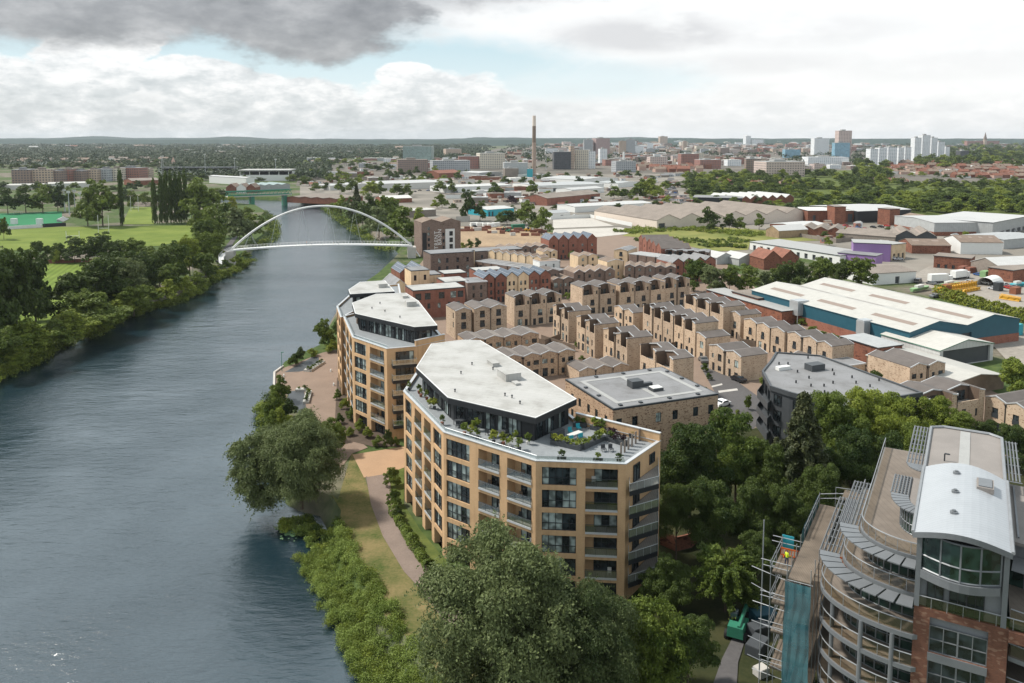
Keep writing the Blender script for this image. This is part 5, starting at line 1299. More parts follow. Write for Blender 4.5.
S_('white walled shed with grey ribbed roof behind the big tree', 873,274, 916,271.5, 4.6, 20, 1.2, 1, 'w', 'white', 'tarpaper', openings=((.52,.62,3),))
S_('dark grey shed at the right edge beyond the yard', 1004,240, 1040,237, 5, 24, 1.2, 1, 'w', 'sheet_grey', 'sheet_grey')
S_('red brick works building at the far right edge of the scrap yard', 1013,271, 1040,267, 5, 10, 0, 1, 'd', 'redold', 'tarpaper')
# purple and cream building
pu, _ = S_('purple rendered box with flat roof, main part of the purple and cream building', 853.5,243, 891,244.5, 8.5, 14, 0, 1, 'd', 'purple', 'membrane_pale', cat='health centre', name='office')
S_('low purple fronted wing left of the purple box', 838,253, 876,256.5, 4.8, 10, 0, 1, 'd', 'purple', 'membrane_grey', cat='health centre', name='office')
S_('cream rendered wing with tall dark windows right of the purple box', 891.5,245, 906,243.5, 7.5, 14, 0, 1, 'd', 'cream', 'membrane_pale', openings=((.15,.3,3),(.45,.6,3),(.75,.9,3)), cat='health centre', name='office')
# ---- chimney and the works round it
M['chimney_tan'] = plain('tan_chimney_concrete', (.31,.235,.19), .85)
ch = G(534, 178); chm = empty('chimney', (ch.x, ch.y, 0)); tag(chm, 'very tall slim chimney, tan below, grey above, with a cream top', 'chimney')
for z0, z1, m, r in ((0,52,'chimney_tan',3.0),(52.01,76,'tile_brown',2.75),(76.01,91,'cream_wall',2.6)):
    b = MB(); b.tube([(0,0,z0),(0,0,z1)], [r, r-.15], 12); b.build('shaft', M[m], chm)
# ---- skyline: simple slabs with regular windows
def fac(name, wall, gl, bw, bh, gap, rough=.7):
    m, nt, b = newmat(name); uv = node(nt, 'ShaderNodeUVMap'); t = node(nt, 'ShaderNodeTexBrick', Scale=1.0, offset=0.0)
    t.inputs['Color1'].default_value = c4(gl); t.inputs['Color2'].default_value = c4(tuple(x*1.6+.02 for x in gl)); t.inputs['Mortar'].default_value = c4(wall)
    t.inputs['Brick Width'].default_value = bw; t.inputs['Row Height'].default_value = bh; t.inputs['Mortar Size'].default_value = gap; t.inputs['Mortar Smooth'].default_value = 0
    lk(nt, uv.outputs[0], t.inputs['Vector']); lk(nt, t.outputs['Color'], b.inputs['Base Color']); b.inputs['Roughness'].default_value = rough; return m
M['f_red'] = fac('red_block_facade', (0.28,0.13,0.1), (0.05,0.05,0.05), 3.2, 3.2, .85)
M['f_brown'] = fac('brown_block_facade', (0.24,0.17,0.14), (0.06,0.06,0.06), 3.4, 3.2, .8)
M['f_cream'] = fac('cream_block_facade', (0.58,0.52,0.42), (0.08,0.08,0.085), 3.6, 3.2, .8)
M['f_white'] = fac('white_block_facade', (0.7,0.7,0.7), (0.2,0.24,0.27), 4.0, 3.0, .75)
M['f_grey'] = fac('grey_block_facade', (0.36,0.37,0.38), (0.09,0.1,0.11), 3.4, 3.2, .7)
M['f_glass'] = fac('green_glass_facade', (0.26,0.3,0.28), (0.1,0.16,0.15), 3.0, 3.3, .35, .3)
M['f_blue'] = fac('blue_glass_facade', (0.3,0.4,0.45), (0.08,0.2,0.28), 3.0, 3.3, .3, .3)
M['f_tan'] = fac('tan_block_facade', (0.45,0.34,0.26), (0.07,0.07,0.07), 3.4, 3.2, .8)
M['f_mauve'] = fac('mauve_block_facade', (0.36,0.26,0.25), (0.12,0.1,0.1), 3.4, 3.2, .8)
M['f_pink'] = fac('pinkish_block_facade', (0.5,0.4,0.36), (0.12,0.1,0.1), 4.2, 3.6, .9)
M['f_dark'] = fac('dark_block_facade', (0.06,0.065,0.07), (0.03,0.03,0.035), 3.4, 3.4, .5)
BELT = {}
def block(x0, x1, yt, yb, mat, d=None, label=None, belt=None, kind='block', roof=None, gable=0, rz=None, cat=None, name=None, word=None):
    L = G(x0, yb); Z = L.y; w = (x1-x0)*Z/805; h = (yb-yt)*Z/805*1.0
    d = d or max(12, min(w*.7, 30)); rz = random.Random(int(x0*7+yb)).uniform(-.15,.35) if rz is None else rz
    root = empty(name or ('house' if gable else 'city_block'), (L.x, L.y, 0), rz)
    b = MB(); b.prism([(0,0),(w,0),(w,d),(0,d)], 0, h, 0); b.build('wall', M[mat], root)
    r = MB()
    if gable:
        g = h*gable
        r.poly([(-.2,-.3,h),(w+.2,-.3,h),(w+.2,d/2,h+g),(-.2,d/2,h+g)]); r.poly([(-.2,d/2,h+g),(w+.2,d/2,h+g),(w+.2,d+.3,h),(-.2,d+.3,h)])
        r.poly([(0,d,h-.01),(0,0,h-.01),(0,d/2,h+g-.02)]); r.poly([(w,0,h-.01),(w,d,h-.01),(w,d/2,h+g-.02)])
        ro = r.build('roof', M[roof or 'tile_brown'], root)
        nc = max(1, int(w/9))
        for k in range(nc): c = MB(); x = w*(k+.5)/nc; c.box(x-.5,x+.5,d/2-.5,d/2+.5,h+g*.6,h+g+1.4); c.build('chimney', M['redold'], ro)
    else:
        r.prism([(.01,.01),(w-.01,.01),(w-.01,d-.01),(.01,d-.01)], h+.003, h+.5, 0); r.prism([(w*.3,d*.3),(w*.6,d*.3),(w*.6,d*.7),(w*.3,d*.7)], h+.503, h+min(3.5,h*.12+.6), 0)
        r.build('roof', M[roof or 'membrane_pale'], root)
    if label: tag(root, label, cat or 'city building')
    else: BELT.setdefault((belt, word, kind), []).append((x0, root, cat or kind))
    return root
T = lambda *a, **k: block(*a, **k)
T(403,432,146.5,163,'f_glass',label='broad pale green glass office block left of the chimney')
T(398,428,160,173,'f_brown',label='brown brick block below the green glass office block', roof='tarpaper')
T(433,471,161,172,'f_grey',label='long low grey block right of the brown brick block')
T(459,479,156.5,169,'f_red',label='dark red cubic block left of the cream grid block')
T(480,506,153.5,169,'f_cream',label='cream grid fronted block left of the incinerator')
T(504,528,163,178.5,'sheet_grey',label='tall grey incinerator hall at the foot of the chimney', cat='incinerator')
T(505,519,168.5,179,'tarpaper',label='brown tipping hall in front of the grey incinerator hall', cat='incinerator')
T(527,532.5,169,179,'teal',label='turquoise box left of the chimney foot', cat='incinerator')
T(446,462,149,157,'f_tan',label='tan building on the wooded rise left of the chimney')
T(554,571,152,169.5,'f_dark',label='dark glazed block with pale columns right of the chimney')
for k in range(4): pass
T(570.3,574.3,146,169.3,'f_tan',d=12,label='slim tan tower against the blue edged hotel')
T(574.6,588,150,169,'f_cream',label='cream and blue hotel slab behind the retail park')
T(588.3,596,151.5,168.6,'f_white',label='white wing of the cream and blue hotel')
T(596,611,138.5,158,'f_mauve',label='wide mauve slab on the skyline right of the chimney')
T(584,593,140,158,'f_grey',label='dark grey slab left of the mauve slab')
T(600,607.5,149,164,'f_white',label='slim white tower block below the mauve slab')
T(623.2,625,152,165,'white',d=3,label='thin white chimney stack among city blocks', cat='chimney')
T(616,637,161.5,172.5,'f_grey',label='grey and tan pair of blocks below the thin white stack')
T(619,626,141,155,'f_tan',label='tan skyline slab left of the grey twin slabs')
T(626,635,139.5,155,'f_grey',label='grey skyline slab, left of the white cluster')
T(631,644,146,153,'f_white',label='cluster of white blocks below the grey skyline slab')
T(647,653,143,153,'f_white',label='small white tower right of the white cluster')
T(683,686.5,141,152,'f_tan',d=10,label='stone church tower in the city centre', cat='church')
T(660,668,136.5,146,'f_tan',d=30,label='small castle like block on the skyline left of centre right')
T(745.8,751.5,136,147,'f_white',d=30,label='white tower of the long white civic building', roof='white')
T(752,763,139.5,147,'f_white',label='long white civic building on the skyline')
T(745.8,760,159,174.5,'f_brown',label='grey brown slab left of the long pink office', roof='membrane_pale')
T(760.5,765.5,158.5,174.5,'f_tan',label='tan stair tower between the grey brown slab and the pink office')
T(766,808,162,177,'f_pink',label='long pink office with many windows above the trees', d=40)
T(700,722,160,169,'f_red',label='long red block with pale roof above the green bank')
T(681,699,154,167,'f_red',label='red brick flats left of the long red block')
T(650,668,157,167,'f_pink',label='pale pink block above the brown terraces')
T(694,704,153,163,'f_cream',label='cream block behind the red brick flats')
T(808,847,157.5,165,'f_white',label='long low white arena with grey roof', d=60, roof='sheet_grey')
T(814,829,138.5,155,'f_white',label='pair of white slabs left of the tallest tower')
T(838,851,131,160,'f_pink',label='tallest tower on the skyline, pinkish slab above a blue base', d=25)
T(834.5,852.5,143,160.3,'f_blue',label='blue glass base in front of the tallest tower', d=12)
T(785,800,149.5,158,'f_blue',label='blue panelled block left of the white arena')
for k,(x0,x1,yt) in enumerate(((870,878,149),(878.6,887,148),(887.6,897,147.5),(898,904,148),(904.6,911,147.5))):
    T(x0,x1,yt,166-.3*k,'f_white',d=18,label='white tower block, %s of the five in the left white group' % number_word(k), rz=.1)
for k,(x0,x1,yt) in enumerate(((914,921,138),(921.6,930,135.5),(930.6,937,138),(937.6,944.5,142),(945,949.5,147))):
    T(x0,x1,yt,161-.3*k,'f_white',d=18,label='white tower block, %s of the five in the taller right white group' % number_word(k), rz=.1)
T(960,969.5,151,161,'f_dark',label='dark cube building among trees right of the white towers')
T(967,1000,141,147,'f_red',label='long red terrace on the far right hilltop', d=30)
sp0 = G(984.7, 147); r_ = empty('church', (sp0.x, sp0.y, 0)); tag(r_, 'far church with pointed spire on the right skyline', 'church')
hh = 13*sp0.y/805; b = MB(); b.prism([(-8,-8),(8,-8),(8,8),(-8,8)], 0, hh*.55); b.build('tower', M['f_tan'], r_)
b = MB()
for k in range(4): a = [(-8,-8),(8,-8),(8,8),(-8,8)]; b.poly([(*a[k],hh*.55+.01),(*a[(k+1)%4],hh*.55+.01),(0,0,hh*1.15)])
b.build('spire', M['tile_brown'], r_)
sp0 = G(173.5, 168); r_ = empty('church', (sp0.x, sp0.y, 0)); tag(r_, 'stone church spire rising from the trees left of the stadium', 'church')
b = MB(); b.prism([(-3,-3),(3,-3),(3,3),(-3,3)], 0, 12); b.build('tower', M['f_tan'], r_); b = MB()
for k in range(4): a = [(-3,-3),(3,-3),(3,3),(-3,3)]; b.poly([(*a[k],12.01),(*a[(k+1)%4],12.01),(0,0,22)])
b.build('spire', M['pink_brick'], r_)
# generic city fabric in belts
rnd = random.Random(11)
def belt(nm, xa, xb, ya, yb, n, hpx, wpx, mats, kind='block', gable=0, roofs=('membrane_pale','tarpaper','offwhite'), words=None):
    for i in range(n):
        x = xa + (xb-xa)*(i+rnd.random()*.9)/n; y = ya + (yb-ya)*rnd.random(); m = rnd.choice(mats)
        s = (y-137)/((ya+yb)/2-137)
        wd = {'f_red':'red','f_brown':'brown','f_cream':'cream','f_white':'white','f_grey':'grey','f_tan':'tan','f_pink':'pinkish','f_mauve':'mauve','redold':'red brick','red':'red','pink_brick':'pale brick','white':'white','offwhite':'white','f_glass':'green glass','f_dark':'dark','f_blue':'blue','sheet_grey':'grey','tarpaper':'brown'}[m]
        block(x, x+rnd.uniform(*wpx)*s, y-rnd.uniform(*hpx)*s, y, m, belt=nm, kind=kind, gable=gable, roof=rnd.choice(roofs), word=wd, cat='house' if gable else 'city building')
CITY = ['f_red','f_red','f_brown','f_cream','f_white','f_grey','f_tan','f_pink','f_brown']
belt('on the far city skyline right of the chimney', 560, 830, 144.5, 148, 34, (1.5,5), (5,12), CITY)
belt('in the city centre below the skyline', 545, 850, 150, 155, 44, (2,5.5), (5,13), CITY)
belt('along the near edge of the city', 600, 770, 159, 166, 26, (3,6.5), (8,18), ['f_red','f_red','f_brown','f_tan','f_pink','f_white'])
belt('on the skyline right of the tallest tower', 852, 1020, 145, 150, 18, (1.5,3.5), (5,12), CITY)
belt('along the road west of the chimney', 300, 480, 160, 168, 20, (2.5,5), (8,18), ['f_red','f_brown','f_white','f_grey','f_cream'])
belt('of the low industrial strip behind the river trees', 300, 540, 174, 183, 18, (2.5,4.5), (10,24), ['redold','white','offwhite','sheet_grey','tarpaper'])
belt('in the industrial streets around the turquoise shed', 440, 560, 189, 206, 18, (3,5), (10,20), ['redold','redold','white','tarpaper','sheet_grey'], kind='workshop', roofs=('tarpaper','tile_brown','sheet_white'))
belt('of the brown terraces above the green bank', 634, 706, 168, 173, 16, (3,4), (6,12), ['redold','pink_brick'], kind='house', gable=.7, roofs=('tile_brown','tile_red'))
belt('among trees on the far left plain', 0, 330, 146, 156, 34, (1.2,2.6), (5,16), ['f_white','f_cream','f_white','f_red','f_tan','f_brown'])
belt('of the brown suburb behind the left apartments', 0, 160, 161, 166, 26, (2.2,3.4), (5,11), ['redold','redold','pink_brick','white'], kind='house', gable=.6, roofs=('tile_brown','tarpaper'))
for row_, (y, n) in enumerate(((165.5,16),(168.5,17),(171.5,17),(174.5,16),(178,13),(183,10))):
    xa, xb = ((884,1024),(878,1010),(876,1024),(872,1024),(952,1024),(860,905))[row_]
    belt('in the %s line of the hillside terraces at right' % ('topmost second third fourth fifth lowest'.split()[row_]), xa, xb, y-.4, y+.4, n, (2.2,3.2), (6,10), ['redold','pink_brick','redold','white'], kind='house', gable=.8, roofs=('tile_brown','tile_red','tile_brown'))
belt('of the houses beside the railway bank', 690, 800, 182, 187, 12, (2.6,3.6), (6,11), ['redold','pink_brick'], kind='house', gable=.7, roofs=('tile_red','tile_brown'))
belt('of the hazy middle of the city', 560, 860, 146.5, 151, 34, (1.5,4), (4,10), CITY)
belt('by the railway below the white towers', 770, 870, 164, 171, 12, (2.5,4.5), (7,14), ['f_red','f_brown','f_white','f_pink'])
# rooftops beyond counting: one mass of small far buildings
FARB = {}
for xa, xb, ya, yb, n, hp in ((545,870,143,150,210,(1,2.6)),(560,760,150,166,170,(1.6,3.4)),(300,540,150,170,110,(1.2,2.6)),(870,1060,143,160,90,(1,2)),(440,690,174,206,190,(1.6,2.8)),(300,440,170,190,45,(1.6,3)),(0,320,141,150,70,(.7,1.4)),(800,1030,224,244,26,(3,5))):
    for i in range(n):
        g = G(rnd.uniform(xa, xb), rnd.uniform(ya, yb)); k = g.y/805; w = rnd.uniform(2.5,9)*k; d = w*rnd.uniform(.5,1.1); h = rnd.uniform(*hp)*k; a = rnd.uniform(.1,.6); ca, sa = math.cos(a), math.sin(a)
        m = rnd.choice(['f_red','redold','f_brown','f_white','f_grey','f_tan','f_pink','redold','redold','f_red','tarpaper']); b = FARB.setdefault(m, MB())
        rt = FARB.setdefault(rnd.choice(['membrane_pale','tarpaper','tile_brown','tile_brown','membrane_grey','tile_red','slate']), MB())
        pl = [(g.x+x*ca-y*sa, g.y+x*sa+y*ca) for x, y in ((0,0),(w,0),(w,d),(0,d))]; b.prism(pl, 0, h)
        if rnd.random() < .55: e0 = ((pl[0][0]+pl[3][0])/2, (pl[0][1]+pl[3][1])/2, h+.3*d*.8); e1 = ((pl[1][0]+pl[2][0])/2, (pl[1][1]+pl[2][1])/2, h+.3*d*.8); q = [(*p, h+.02) for p in pl]; rt.poly([q[0],q[1],e1,e0]); rt.poly([q[2],q[3],e0,e1]); rt.poly([q[3],q[0],e0]); rt.poly([q[1],q[2],e1])
        else: rt.prism(inset(pl, .05), h+.02, h+.4)
for m, b in FARB.items(): tag(b.build('far_buildings', M[m]), kind='stuff')
# left: riverside apartments, cream roofs, stadium, boathouses
for k,(x0,x1,yt,yb,m,t) in enumerate(((12,29,170,184.5,'f_brown','grey brown'),(30,51,170,184,'f_tan','tan'),(52,61,171,183.5,'f_brown','grey'),(61,70,169.5,183,'f_red','red and grey'),(70,83,171,182.5,'f_brown','white gabled'),(84,97,170,182,'f_tan','tan and cream'),(97,108,169,181.5,'f_grey','slate grey'),(109,116,168.5,181,'f_cream','cream'),(116.5,140,168,180,'f_red','red'),(141,149,169,179,'f_tan','tan end'))):
    T(x0,x1,yt,yb,m,d=24,label='%s apartment block, %s from the left in the row behind the playing fields' % (t, number_word(k)), cat='apartment block', roof='tarpaper' if k % 2 else 'membrane_grey')
S_('long low cream roofed hall behind the hockey pitch', -20,186, 42,185, 5, 30, 1, 1, 'w', 'offwhite', 'sheet_cream', cat='hall', name='hall')
S_('second low cream roofed hall behind the dark trees', 48,184, 90,183, 5, 30, 1.2, 1, 'w', 'offwhite', 'sheet_cream', cat='hall', name='hall')
S_('dark roofed shed left of the poplars', 132,181, 160,180, 6, 30, 2.5, 1, 'w', 'redold', 'tarpaper')
def stand(label, x0, x1, yt, yb, d, roofm):
    L = G(x0, yb); Z = L.y; w = (x1-x0)*Z/805; h = (yb-yt)*Z/805
    r = empty('stadium_stand', (L.x, L.y, 0), 0.05); tag(r, label, 'stadium stand')
    b = MB(); b.prism([(0,d*.6),(w,d*.6),(w,d),(0,d)], 0, h*.8); b.prism([(0,0),(w,0),(w,.8),(0,.8)], 0, h*.55); b.build('wall', M['white'], r)
    b = MB(); b.poly([(0,.9,h*.3),(w,.9,h*.3),(w,d*.6-.1,h*.78),(0,d*.6-.1,h*.78)]); b.build('seating', M['charcoal'], r)
    b = MB(); b.prism([(-2,-2),(w+2,-2),(w+2,d+1),(-2,d+1)], h*.92, h); b.build('roof', M[roofm], r)
    for k in range(6): c = MB(); x = w*k/5; c.box(x-.4,x+.4,.9,1.7,0,h*.92-.01); c.build('column', M['steel_white'], r)
stand('long black stadium stand with thin white roof edge', 159, 232, 167.5, 176, 30, 'charcoal')
stand('large white stadium stand with white roof and dark gap', 240, 288, 170, 181, 40, 'membrane')
S_('white outer wall of the stadium behind the boathouses', 209,176, 246,178, 9, 12, 1, 1, 'w', 'white', 'sheet_white', cat='stadium stand', name='stadium_stand')
for k,(x0,x1) in enumerate(((226,236),(236.5,246),(246.5,255))):
    S_('%s of three dark gabled boathouses at the truss bridge' % ['left one','middle one','right one'][k], x0,187.5, x1,187.5, 6, 18, 4, 1, 'd', ['redold','white','redold'][k], 'tile_brown', cat='boathouse', name='boathouse')
S_('glass roofed market hall beside the boathouses', 256,186, 290,184.5, 6, 40, 1.5, 4, 'd', 'sheet_grey', 'f_glass')
# ---- truss bridge, far bend of the river
tb0, tb1 = G(228, 196, 8), G(292, 193.5, 8)
ut, Lt = norm2((tb0.x,tb0.y),(tb1.x,tb1.y)); r_ = empty('truss_bridge', (tb0.x,tb0.y,0), math.atan2(ut[1],ut[0])); tag(r_, 'green lattice girder bridge across the far bend of the river', 'bridge')
b = MB(); b.box(0,Lt,0,9,6.6,7.4); b.build('deck', M['concrete'], r_)
for y in (0.3, 8.7):
    b = MB()
    for z in (7.6, 11.5): b.tube([(0,y,z),(Lt,y,z)], .4, 5)
    n = 16
    for k in range(n): b.tube([(Lt*k/n,y,7.6),(Lt*(k+.5)/n,y,11.5)], .22, 4); b.tube([(Lt*(k+.5)/n,y,11.5),(Lt*(k+1)/n,y,7.6)], .22, 4)
    b.build('girder', M['green_paint'], r_)
for f in (.38, .9): b = MB(); b.box(Lt*f-1.5,Lt*f+1.5,.5,8.5,-4,6.55); b.build('pier', M['green_paint'], r_)
# ---- white bowstring footbridge
A_, B_ = G(230.5, 249, 6.5), G(411.5, 244.5, 6.5)
ub_, Lb = norm2((A_.x,A_.y),(B_.x,B_.y)); fb = empty('footbridge', (A_.x,A_.y,0), math.atan2(ub_[1],ub_[0])); tag(fb, 'slender white arched footbridge over the river', 'footbridge')
n = 28; camber = lambda f: 6.2+1.5*4*f*(1-f)
arch = lambda f: 6.0 + 20.5*4*f*(1-f) if 0 < f < 1 else 6.0
b = MB()
for k in range(n):
    f0, f1 = k/n, (k+1)/n
    for s0, s1, m in ((-.45,0,0),):
        q = [(Lb*f0,-2.2,camber(f0)),(Lb*f1,-2.2,camber(f1)),(Lb*f1,2.2,camber(f1)),(Lb*f0,2.2,camber(f0))]
        b.poly(q); lo = [(x,y,z-.65) for x,y,z in q]; b.poly(lo[::-1]); b.poly([lo[0],lo[1],q[1],q[0]]); b.poly([lo[2],lo[3],q[3],q[2]])
dk = b.build('deck', M['steel_white'], fb)
for y in (-2.1, 2.1):
    b = MB(); b.tube([(Lb*k/n,y,camber(k/n)+1.2) for k in range(n+1)], .06, 4)
    for k in range(n*2+1): f = k/(n*2); b.tube([(Lb*f,y,camber(f)),(Lb*f,y,camber(f)+1.2)], .05, 4)
    b.build('railing', M['steel_white'], dk)
b = MB(); b.tube([(Lb*k/40, 2.5*(1-2*abs(k/40-.5))*0+0, arch(k/40)) for k in range(41)], .5, 8); b.build('arch', M['steel_white'], fb, smooth=True)
for k in range(2, 27, 2):
    for y in (-2.1, 2.1):
        f0 = k/n; f1 = min(.97, max(.03, f0+(.035 if (k//2) % 2 else -.035))); c = MB(); c.tube([(Lb*f0,y,camber(f0)),(Lb*f1,0,arch(f1))], .05, 4); c.build('hanger', M['galv'], fb)
for f, s in ((0, -1), (1, 1)):
    b = MB(); b.prism([(Lb*f-2,-3),(Lb*f+2,-3),(Lb*f+2,3),(Lb*f-2,3)], -4, 5.5); b.build('abutment', M['concrete'], fb)
    b = MB(); b.tube([(Lb*f,0,6),(Lb*f+4*s,-1.6,.5)], .35, 6); b.tube([(Lb*f,0,6.1),(Lb*f+4*s,1.6,.5)], .35, 6); b.build('strut', M['steel_white'], fb)
b = MB()
pa = [(0,-.5),(-2.5,-1.5),(-3.5,-4.5),(-3,-9),(-2,-13)]
for i in range(len(pa)-1):
    (x0,y0),(x1,y1) = pa[i], pa[i+1]; z0, z1 = 6.2-1.4*i, 6.2-1.4*(i+1)
    u, L = norm2((x0,y0),(x1,y1)); nx, ny = -u[1]*1.1, u[0]*1.1
    b.poly([(x0-nx,y0-ny,z0),(x1-nx,y1-ny,z1),(x1+nx,y1+ny,z1),(x0+nx,y0+ny,z0)]); b.poly([(x0+nx,y0+ny,z0-.5),(x1+nx,y1+ny,z1-.5),(x1-nx,y1-ny,z1-.5),(x0-nx,y0-ny,z0-.5)])
    for sg in (-1, 1):
        a, c = (x0+nx*sg,y0+ny*sg), (x1+nx*sg,y1+ny*sg); b.poly([(*a,z0-.5),(*c,z1-.5),(*c,z1+.1),(*a,z0+.1)]); b.tube([(*a,z0+1.2),(*c,z1+1.2)], .07, 4)
        for q in range(4): px_ = a[0]+(c[0]-a[0])*q/4; py_ = a[1]+(c[1]-a[1])*q/4; b.tube([(px_,py_,z0+(z1-z0)*q/4),(px_,py_,z0+(z1-z0)*q/4+1.2)], .05, 4)
b.build('ramp', M['steel_white'], fb)
# name the belts
for (nm, word, kind), lst in BELT.items():
    lst.sort(key=lambda t: t[0])
    for i, (x, o, c) in enumerate(lst):
        lab = '%s %s, %s from the left of the %s ones %s' % (word, kind, number_word(i), word, nm)
        if len(lst) == 1: lab = 'the only %s %s %s' % (word, kind, nm)
        tag(o, ' '.join(lab.split()[:16]), c, ('%ss %s' % (kind, nm)) if True else None)
# ------------------------------------------------------------------ trees
M['leaf_dark'] = leafmat('dark_green_leaves', (0.024,0.048,0.011), (0.07,0.1,0.02))
M['leaf_mid'] = leafmat('mid_green_leaves', (0.045,0.078,0.013), (0.125,0.165,0.026))
M['leaf_light'] = leafmat('light_green_leaves', (0.085,0.125,0.015), (0.2,0.24,0.034))
M['leaf_yellow'] = leafmat('yellow_green_leaves', (0.13,0.155,0.02), (0.24,0.26,0.035))
M['leaf_willow'] = leafmat('grey_green_willow_leaves', (0.046,0.07,0.022), (0.132,0.162,0.062))
M['leaf_conifer'] = leafmat('dark_conifer_needles', (0.024,0.036,0.012), (0.062,0.07,0.024), 0.15)
M['leaf_purple'] = leafmat('dark_purple_leaves', (0.018,0.01,0.014), (0.04,0.02,0.026))
M['leaf_bank'] = leafmat('fresh_bank_plants', (0.1,0.15,0.022), (0.21,0.27,0.06))
M['leaf_far'] = leafmat('distant_tree_leaves', (0.014,0.027,0.011), (0.036,0.055,0.02), 0.15)
NPR = np.random.default_rng(5)
def cards(P, N, S, asp=1.0):
    """diamond leaf cards at points P, normals N, sizes S -> verts, faces"""
    n = len(P)
    r = NPR.normal(size=(n,3)); t = np.cross(N, r); t /= np.linalg.norm(t, axis=1, keepdims=True)+1e-9
    b = np.cross(N, t)
    h = S[:,None]*0.5
    V = np.stack([P - t*h*asp, P - b*h*0.62 + N*h*0.12, P + t*h*asp, P + b*h*0.62 + N*h*0.12], 1).reshape(-1,3)
    Fc = np.arange(4*n).reshape(-1,4)
    return V, Fc
def cardmesh(name, V, Fc, mat):
    me = bpy.data.meshes.new(name); n = len(V); f = len(Fc)
    me.vertices.add(n); me.vertices.foreach_set('co', V.astype(np.float32).ravel())
    me.loops.add(f*4); me.loops.foreach_set('vertex_index', Fc.astype(np.int32).ravel())
    me.polygons.add(f); me.polygons.foreach_set('loop_start', np.arange(0, f*4, 4, dtype=np.int32)); me.polygons.foreach_set('loop_total', np.full(f, 4, dtype=np.int32))
    me.update(); me.validate(); me.materials.append(mat)
    return me
def sph(n):
    v = NPR.normal(size=(n,3)); return v/np.linalg.norm(v, axis=1, keepdims=True)
def blobs(centres, radii, n, size, up=0.25, jit=0.75, zs=0.85):
    """leaf cards over a heap of leaf clumps"""
    w = radii**2; w = w/w.sum(); idx = NPR.choice(len(radii), n, p=w)
    d = sph(n); d[:,2] = np.where(d[:,2] < -0.25, -d[:,2]*0.6, d[:,2]); d /= np.linalg.norm(d, axis=1, keepdims=True)
    rr = radii[idx]*(1-0.38*NPR.random(n)**2.2)
    rr *= 1 + 0.22*(NPR.random(n) < .1)*NPR.random(n)
    P = centres[idx] + d*rr[:,None]*np.array([1,1,zs])
    N = d + NPR.normal(size=(n,3))*jit; N[:,2] += up; N /= np.linalg.norm(N, axis=1, keepdims=True)
    return P, N, size*(0.6+0.8*NPR.random(n))
def crown_broad(n, leaf, K, seed, shape='round'):
    """unit crown: radius 1 across, height 0..2 (base of the crown at 0): big limbs carrying many small leaf clumps"""
    global NPR; NPR = np.random.default_rng(seed)
    C_ = [(0,0,.9)]; Rr = [.42]
    m = 8
    for k in range(m):
        a = 6.283*k/m*1.0 + NPR.random()*.7; t = NPR.random(); rad = (.62-.3*t)*(.8+.35*NPR.random())
        z = (.33+.32*NPR.random()) + t*(1.05 if shape == 'round' else .7); R_ = .3+.14*NPR.random()
        c = np.array([math.cos(a)*rad, math.sin(a)*rad, z]); C_.append(tuple(c)); Rr.append(R_*.78)
        for j in range(max(4, K//m)):
            d = sph(1)[0]; d[2] = d[2]*.8+.15; r = .075+.12*NPR.random(); C_.append(tuple(c+d*R_*(.85+.3*NPR.random()))); Rr.append(r)
    c = np.array([.08,-.05,1.5]); C_.append(tuple(c)); Rr.append(.3)
    for j in range(K//m+3): d = sph(1)[0]; C_.append(tuple(c+d*.36)); Rr.append(.08+.12*NPR.random())
    P, N, S = blobs(np.array(C_), np.array(Rr)*1.08, n, leaf, jit=.7)
    return cards(P, N, S)
def crown_willow(n, leaf, K, seed):
    """loose feathery crown of drooping and spraying shoots"""
    global NPR; NPR = np.random.default_rng(seed)
    C_ = []; Rr = []
    for k in range(K):
        d = sph(1)[0]; rad = 0.86*NPR.random()**0.3; C_.append((d[0]*rad, d[1]*rad, 0.95+d[2]*0.86*rad/0.86)); Rr.append(0.08+0.17*NPR.random()**1.7)
    C_.append((0,0,0.85)); Rr.append(0.42)
    P, N, S = blobs(np.array(C_), np.array(Rr), int(n*.6), leaf, jit=0.9, zs=0.85)
    # sprays
    m = int(n*.4)//14; Q = []; NN = []
    for k in range(m):
        i = NPR.integers(len(Rr)); d = sph(1)[0]; d[2] = abs(d[2])*.7+.1; o = np.array(C_[i]) + d*Rr[i]*.85
        dr = d + NPR.normal(size=3)*.35; dr /= np.linalg.norm(dr); L = .12+.16*NPR.random()
        t = np.linspace(0, 1, 14)[:,None]; pts = o + dr*L*t + np.array([0,0,-.16])*t**2
        Q.append(pts + NPR.normal(size=(14,3))*.012); NN.append(np.tile(dr,(14,1)) + NPR.normal(size=(14,3))*.9)
    Q = np.concatenate(Q); NN = np.concatenate(NN); NN /= np.linalg.norm(NN, axis=1, keepdims=True)
    P = np.concatenate([P,Q]); N = np.concatenate([N,NN]); S = np.concatenate([S, leaf*(.6+.6*NPR.random(len(Q)))])
    return cards(P, N, S, 1.3)
